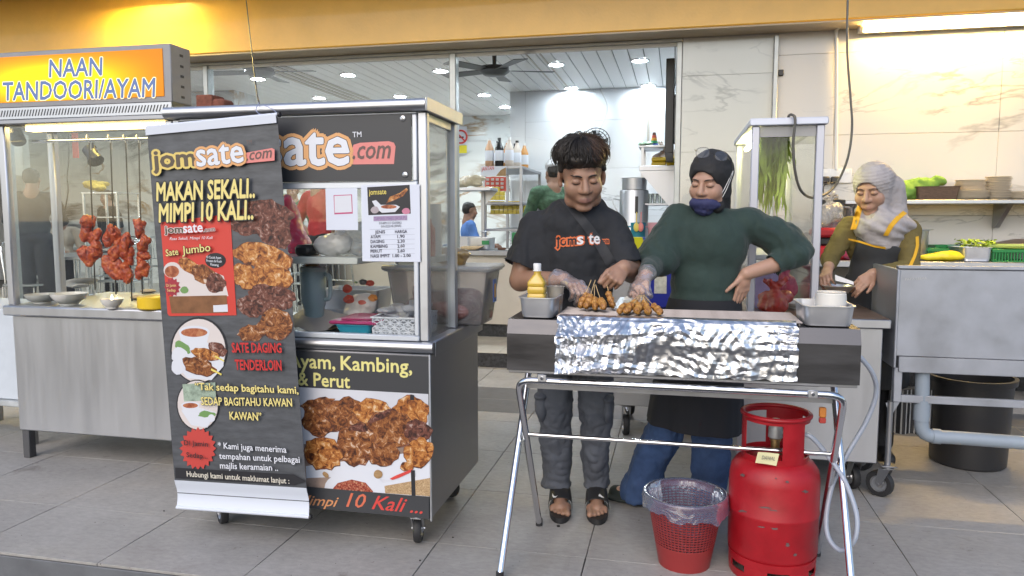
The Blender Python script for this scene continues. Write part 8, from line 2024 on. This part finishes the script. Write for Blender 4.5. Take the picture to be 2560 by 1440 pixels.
# people in the hall
def basic_person(x, y, z0, hgt, yaw, shirt, pants_, hair_m, label, capm=None, arms='down', skin=SKIN_M, seated=False):
    t = thing('person', label, 'person', (x, y, z0)); k = hgt / 1.7; R = rotm('Z', yaw)
    q = lambda a, b, c: Vector((x, y, z0)) + R @ Vector((a, b, c)) * k
    hd = Head(q(0, -.02, 1.565), yaw, 6, 0, k * .95)
    if arms == 'down': A = [(q(s * .2, 0, 1.36), q(s * .27, .02, 1.10), q(s * .25, -.10, .86)) for s in (-1, 1)]
    elif arms == 'hip': A = [(q(s * .2, 0, 1.36), q(s * .36, .06, 1.12), q(s * .18, -.03, .98)) for s in (-1, 1)]
    else: A = [(q(s * .2, 0, 1.36), q(s * .26, -.08, 1.10), q(s * .12, -.34, 1.08)) for s in (-1, 1)]
    P = hd.skin() + [cap(q(0, .01, 1.42), q(0, .01, 1.0), .08 * k)]
    for i, (a, b, c) in enumerate(A):
        P += [cap(a, b, .042 * k), cap(b, c, .038 * k, .028 * k)] + hand(c, (c - b), R @ Vector((0, -1, .3)), 1 if i else -1, [(15, 20, 10)] * 4, [(.8, .5, .1), (.9, .3, .1), (.9, .2, .1)], k)
    for s in (-1, 1): P += [cap(q(s * .09, 0, .9), q(s * .10, .02, .06), .06 * k, .04 * k), cap(q(s * .10, .02, .04), q(s * .11, -.15, .03), .035 * k, .03 * k)]
    bo = organic('body', P, .0075, .012, [skin, LIP_M], t, mask=lambda C: hd.lips(C).astype(int), it=1)
    S = [el(q(0, 0, 1.26), (.17 * k, .115 * k, .17 * k), R), el(q(0, 0, 1.06), (.155 * k, .11 * k, .17 * k), R), cap(q(-.17, .005, 1.385), q(.17, .005, 1.385), .055 * k), cut(el(q(0, -.04, 1.50), (.07 * k, .08 * k, .065 * k), R, .006))]
    for a, b, c in A: S += [cap(a, a + (b - a) * .9, .064 * k, .062 * k, .03)]
    organic('shirt', S, .009, .03, shirt, t, noise=[(.007, 12, 3), (.004, 30, 4)])
    organic('trousers', [cap(q(-.085, 0, .93), q(-.10, .01, .10), .095 * k, .07 * k), cap(q(.085, 0, .93), q(.10, .01, .10), .095 * k, .07 * k), el(q(0, 0, .95), (.155 * k, .11 * k, .09 * k), R)], .011, .03, pants_, t, noise=[(.006, 14, 5)])
    for s in (-1, 1): organic('shoe', [cap(q(s * .10, .03, .035), q(s * .112, -.17, .03), .042 * k, .034 * k)], .009, .01, BLACK_P, t)
    hp = [hd.e(0, .025, .060, (.083, .095, .068)), hd.e(0, .050, .018, (.080, .070, .082))]
    organic('hair', hp, .006, .015, hair_m, t, noise=[(.004, 60, 4)])
    if capm: organic('skull_cap', [hd.e(0, .022, .082, (.089, .100, .060)), hd.cp((-.0, .02, .06), (0, .02, .10), .085, .075)], .006, .01, capm, t)
    hd.features(t, BROW, BROW, bo)
    return t
REDS = mat('red_shirt', (.42, .03, .035), .8, var=.12); DARKS = mat('dark_jacket', (.03, .034, .036), .8, var=.15); GRNS = mat('green_black_shirt', (.06, .12, .07), .8, var=.6, vscale=20); BLUES = mat('blue_shirt', (.10, .22, .55), .8, var=.2); TANS = mat('beige_shirt', (.45, .38, .3), .8, var=.1)
basic_person(at(800, 520, 6.85).x, 6.85, Z1, 1.72, 150, REDS, BLK_S, HAIR, 'person in a red shirt with hands on hips behind the cart glass', None, 'hip')
basic_person(at(733, 500, 9.2).x, 9.2, Z1, 1.66, 10, GRNS, BLK_S, HAIR, 'smiling boy in a dark green shirt behind the pink sack', None, 'down')
basic_person(at(1384, 450, 8.15).x, 8.15, Z1, 1.80, 215, GRNS, BLK_S, HAIR, 'man in a grey skull cap seen from behind, at the tall man\'s ear', mat('grey_skull_cap', (.45, .45, .46), .8, bump=.5), 'front')
basic_person(at(1172, 560, 8.0).x, 8.0, Z1 - .02, 1.38, 115, BLUES, BLK_S, HAIR, 'person in blue bending behind the steel counter pot', None, 'front')
basic_person(at(85, 560, 6.75).x, 6.75, Z1, 1.72, -150, DARKS, BLK_S, HAIR, 'dark clothed man standing behind the left glass of the food cabinet', None, 'front')
basic_person(at(152, 600, 8.4).x, 8.4, Z1 - .3, 1.60, 60, TANS, BLK_S, HAIR, 'person in beige at a table behind the dark clothed man', None, 'front')
basic_person(at(272, 540, 9.6).x, 9.6, Z1, 1.60, -20, DARKS, BLK_S, HAIR, 'person half hidden behind the snack rack', None, 'down')

# litter on the paving
for (u, v, l) in ((1397, 1316, 'small black charred scrap on the tile before the sandals'), (1050, 1402, 'tiny dark crumb on the tile below the cart castor'), (2145, 1272, 'dark crumb on the floor beside the gas hose loop'), (410, 1278, 'small brown crumb on the tile left of the banner'), (1132, 1344, 'small dark crumb between the cart castor and the grill leg')):
    p = atz(u, v, .0005); rr = random.Random(u); r = .010 if u == 1397 else .005
    tag(MB().prism([p + Vector((r * rr.uniform(.5, 1.2) * math.cos(k), r * rr.uniform(.4, 1.0) * math.sin(k), 0)) for k in (0, 1, 2.1, 3, 4.2, 5.2)], (0, 0, .003)).build('charred_scrap', mat('char', (.02, .018, .016), .9), None, loc=tuple(p)), l, 'scrap')
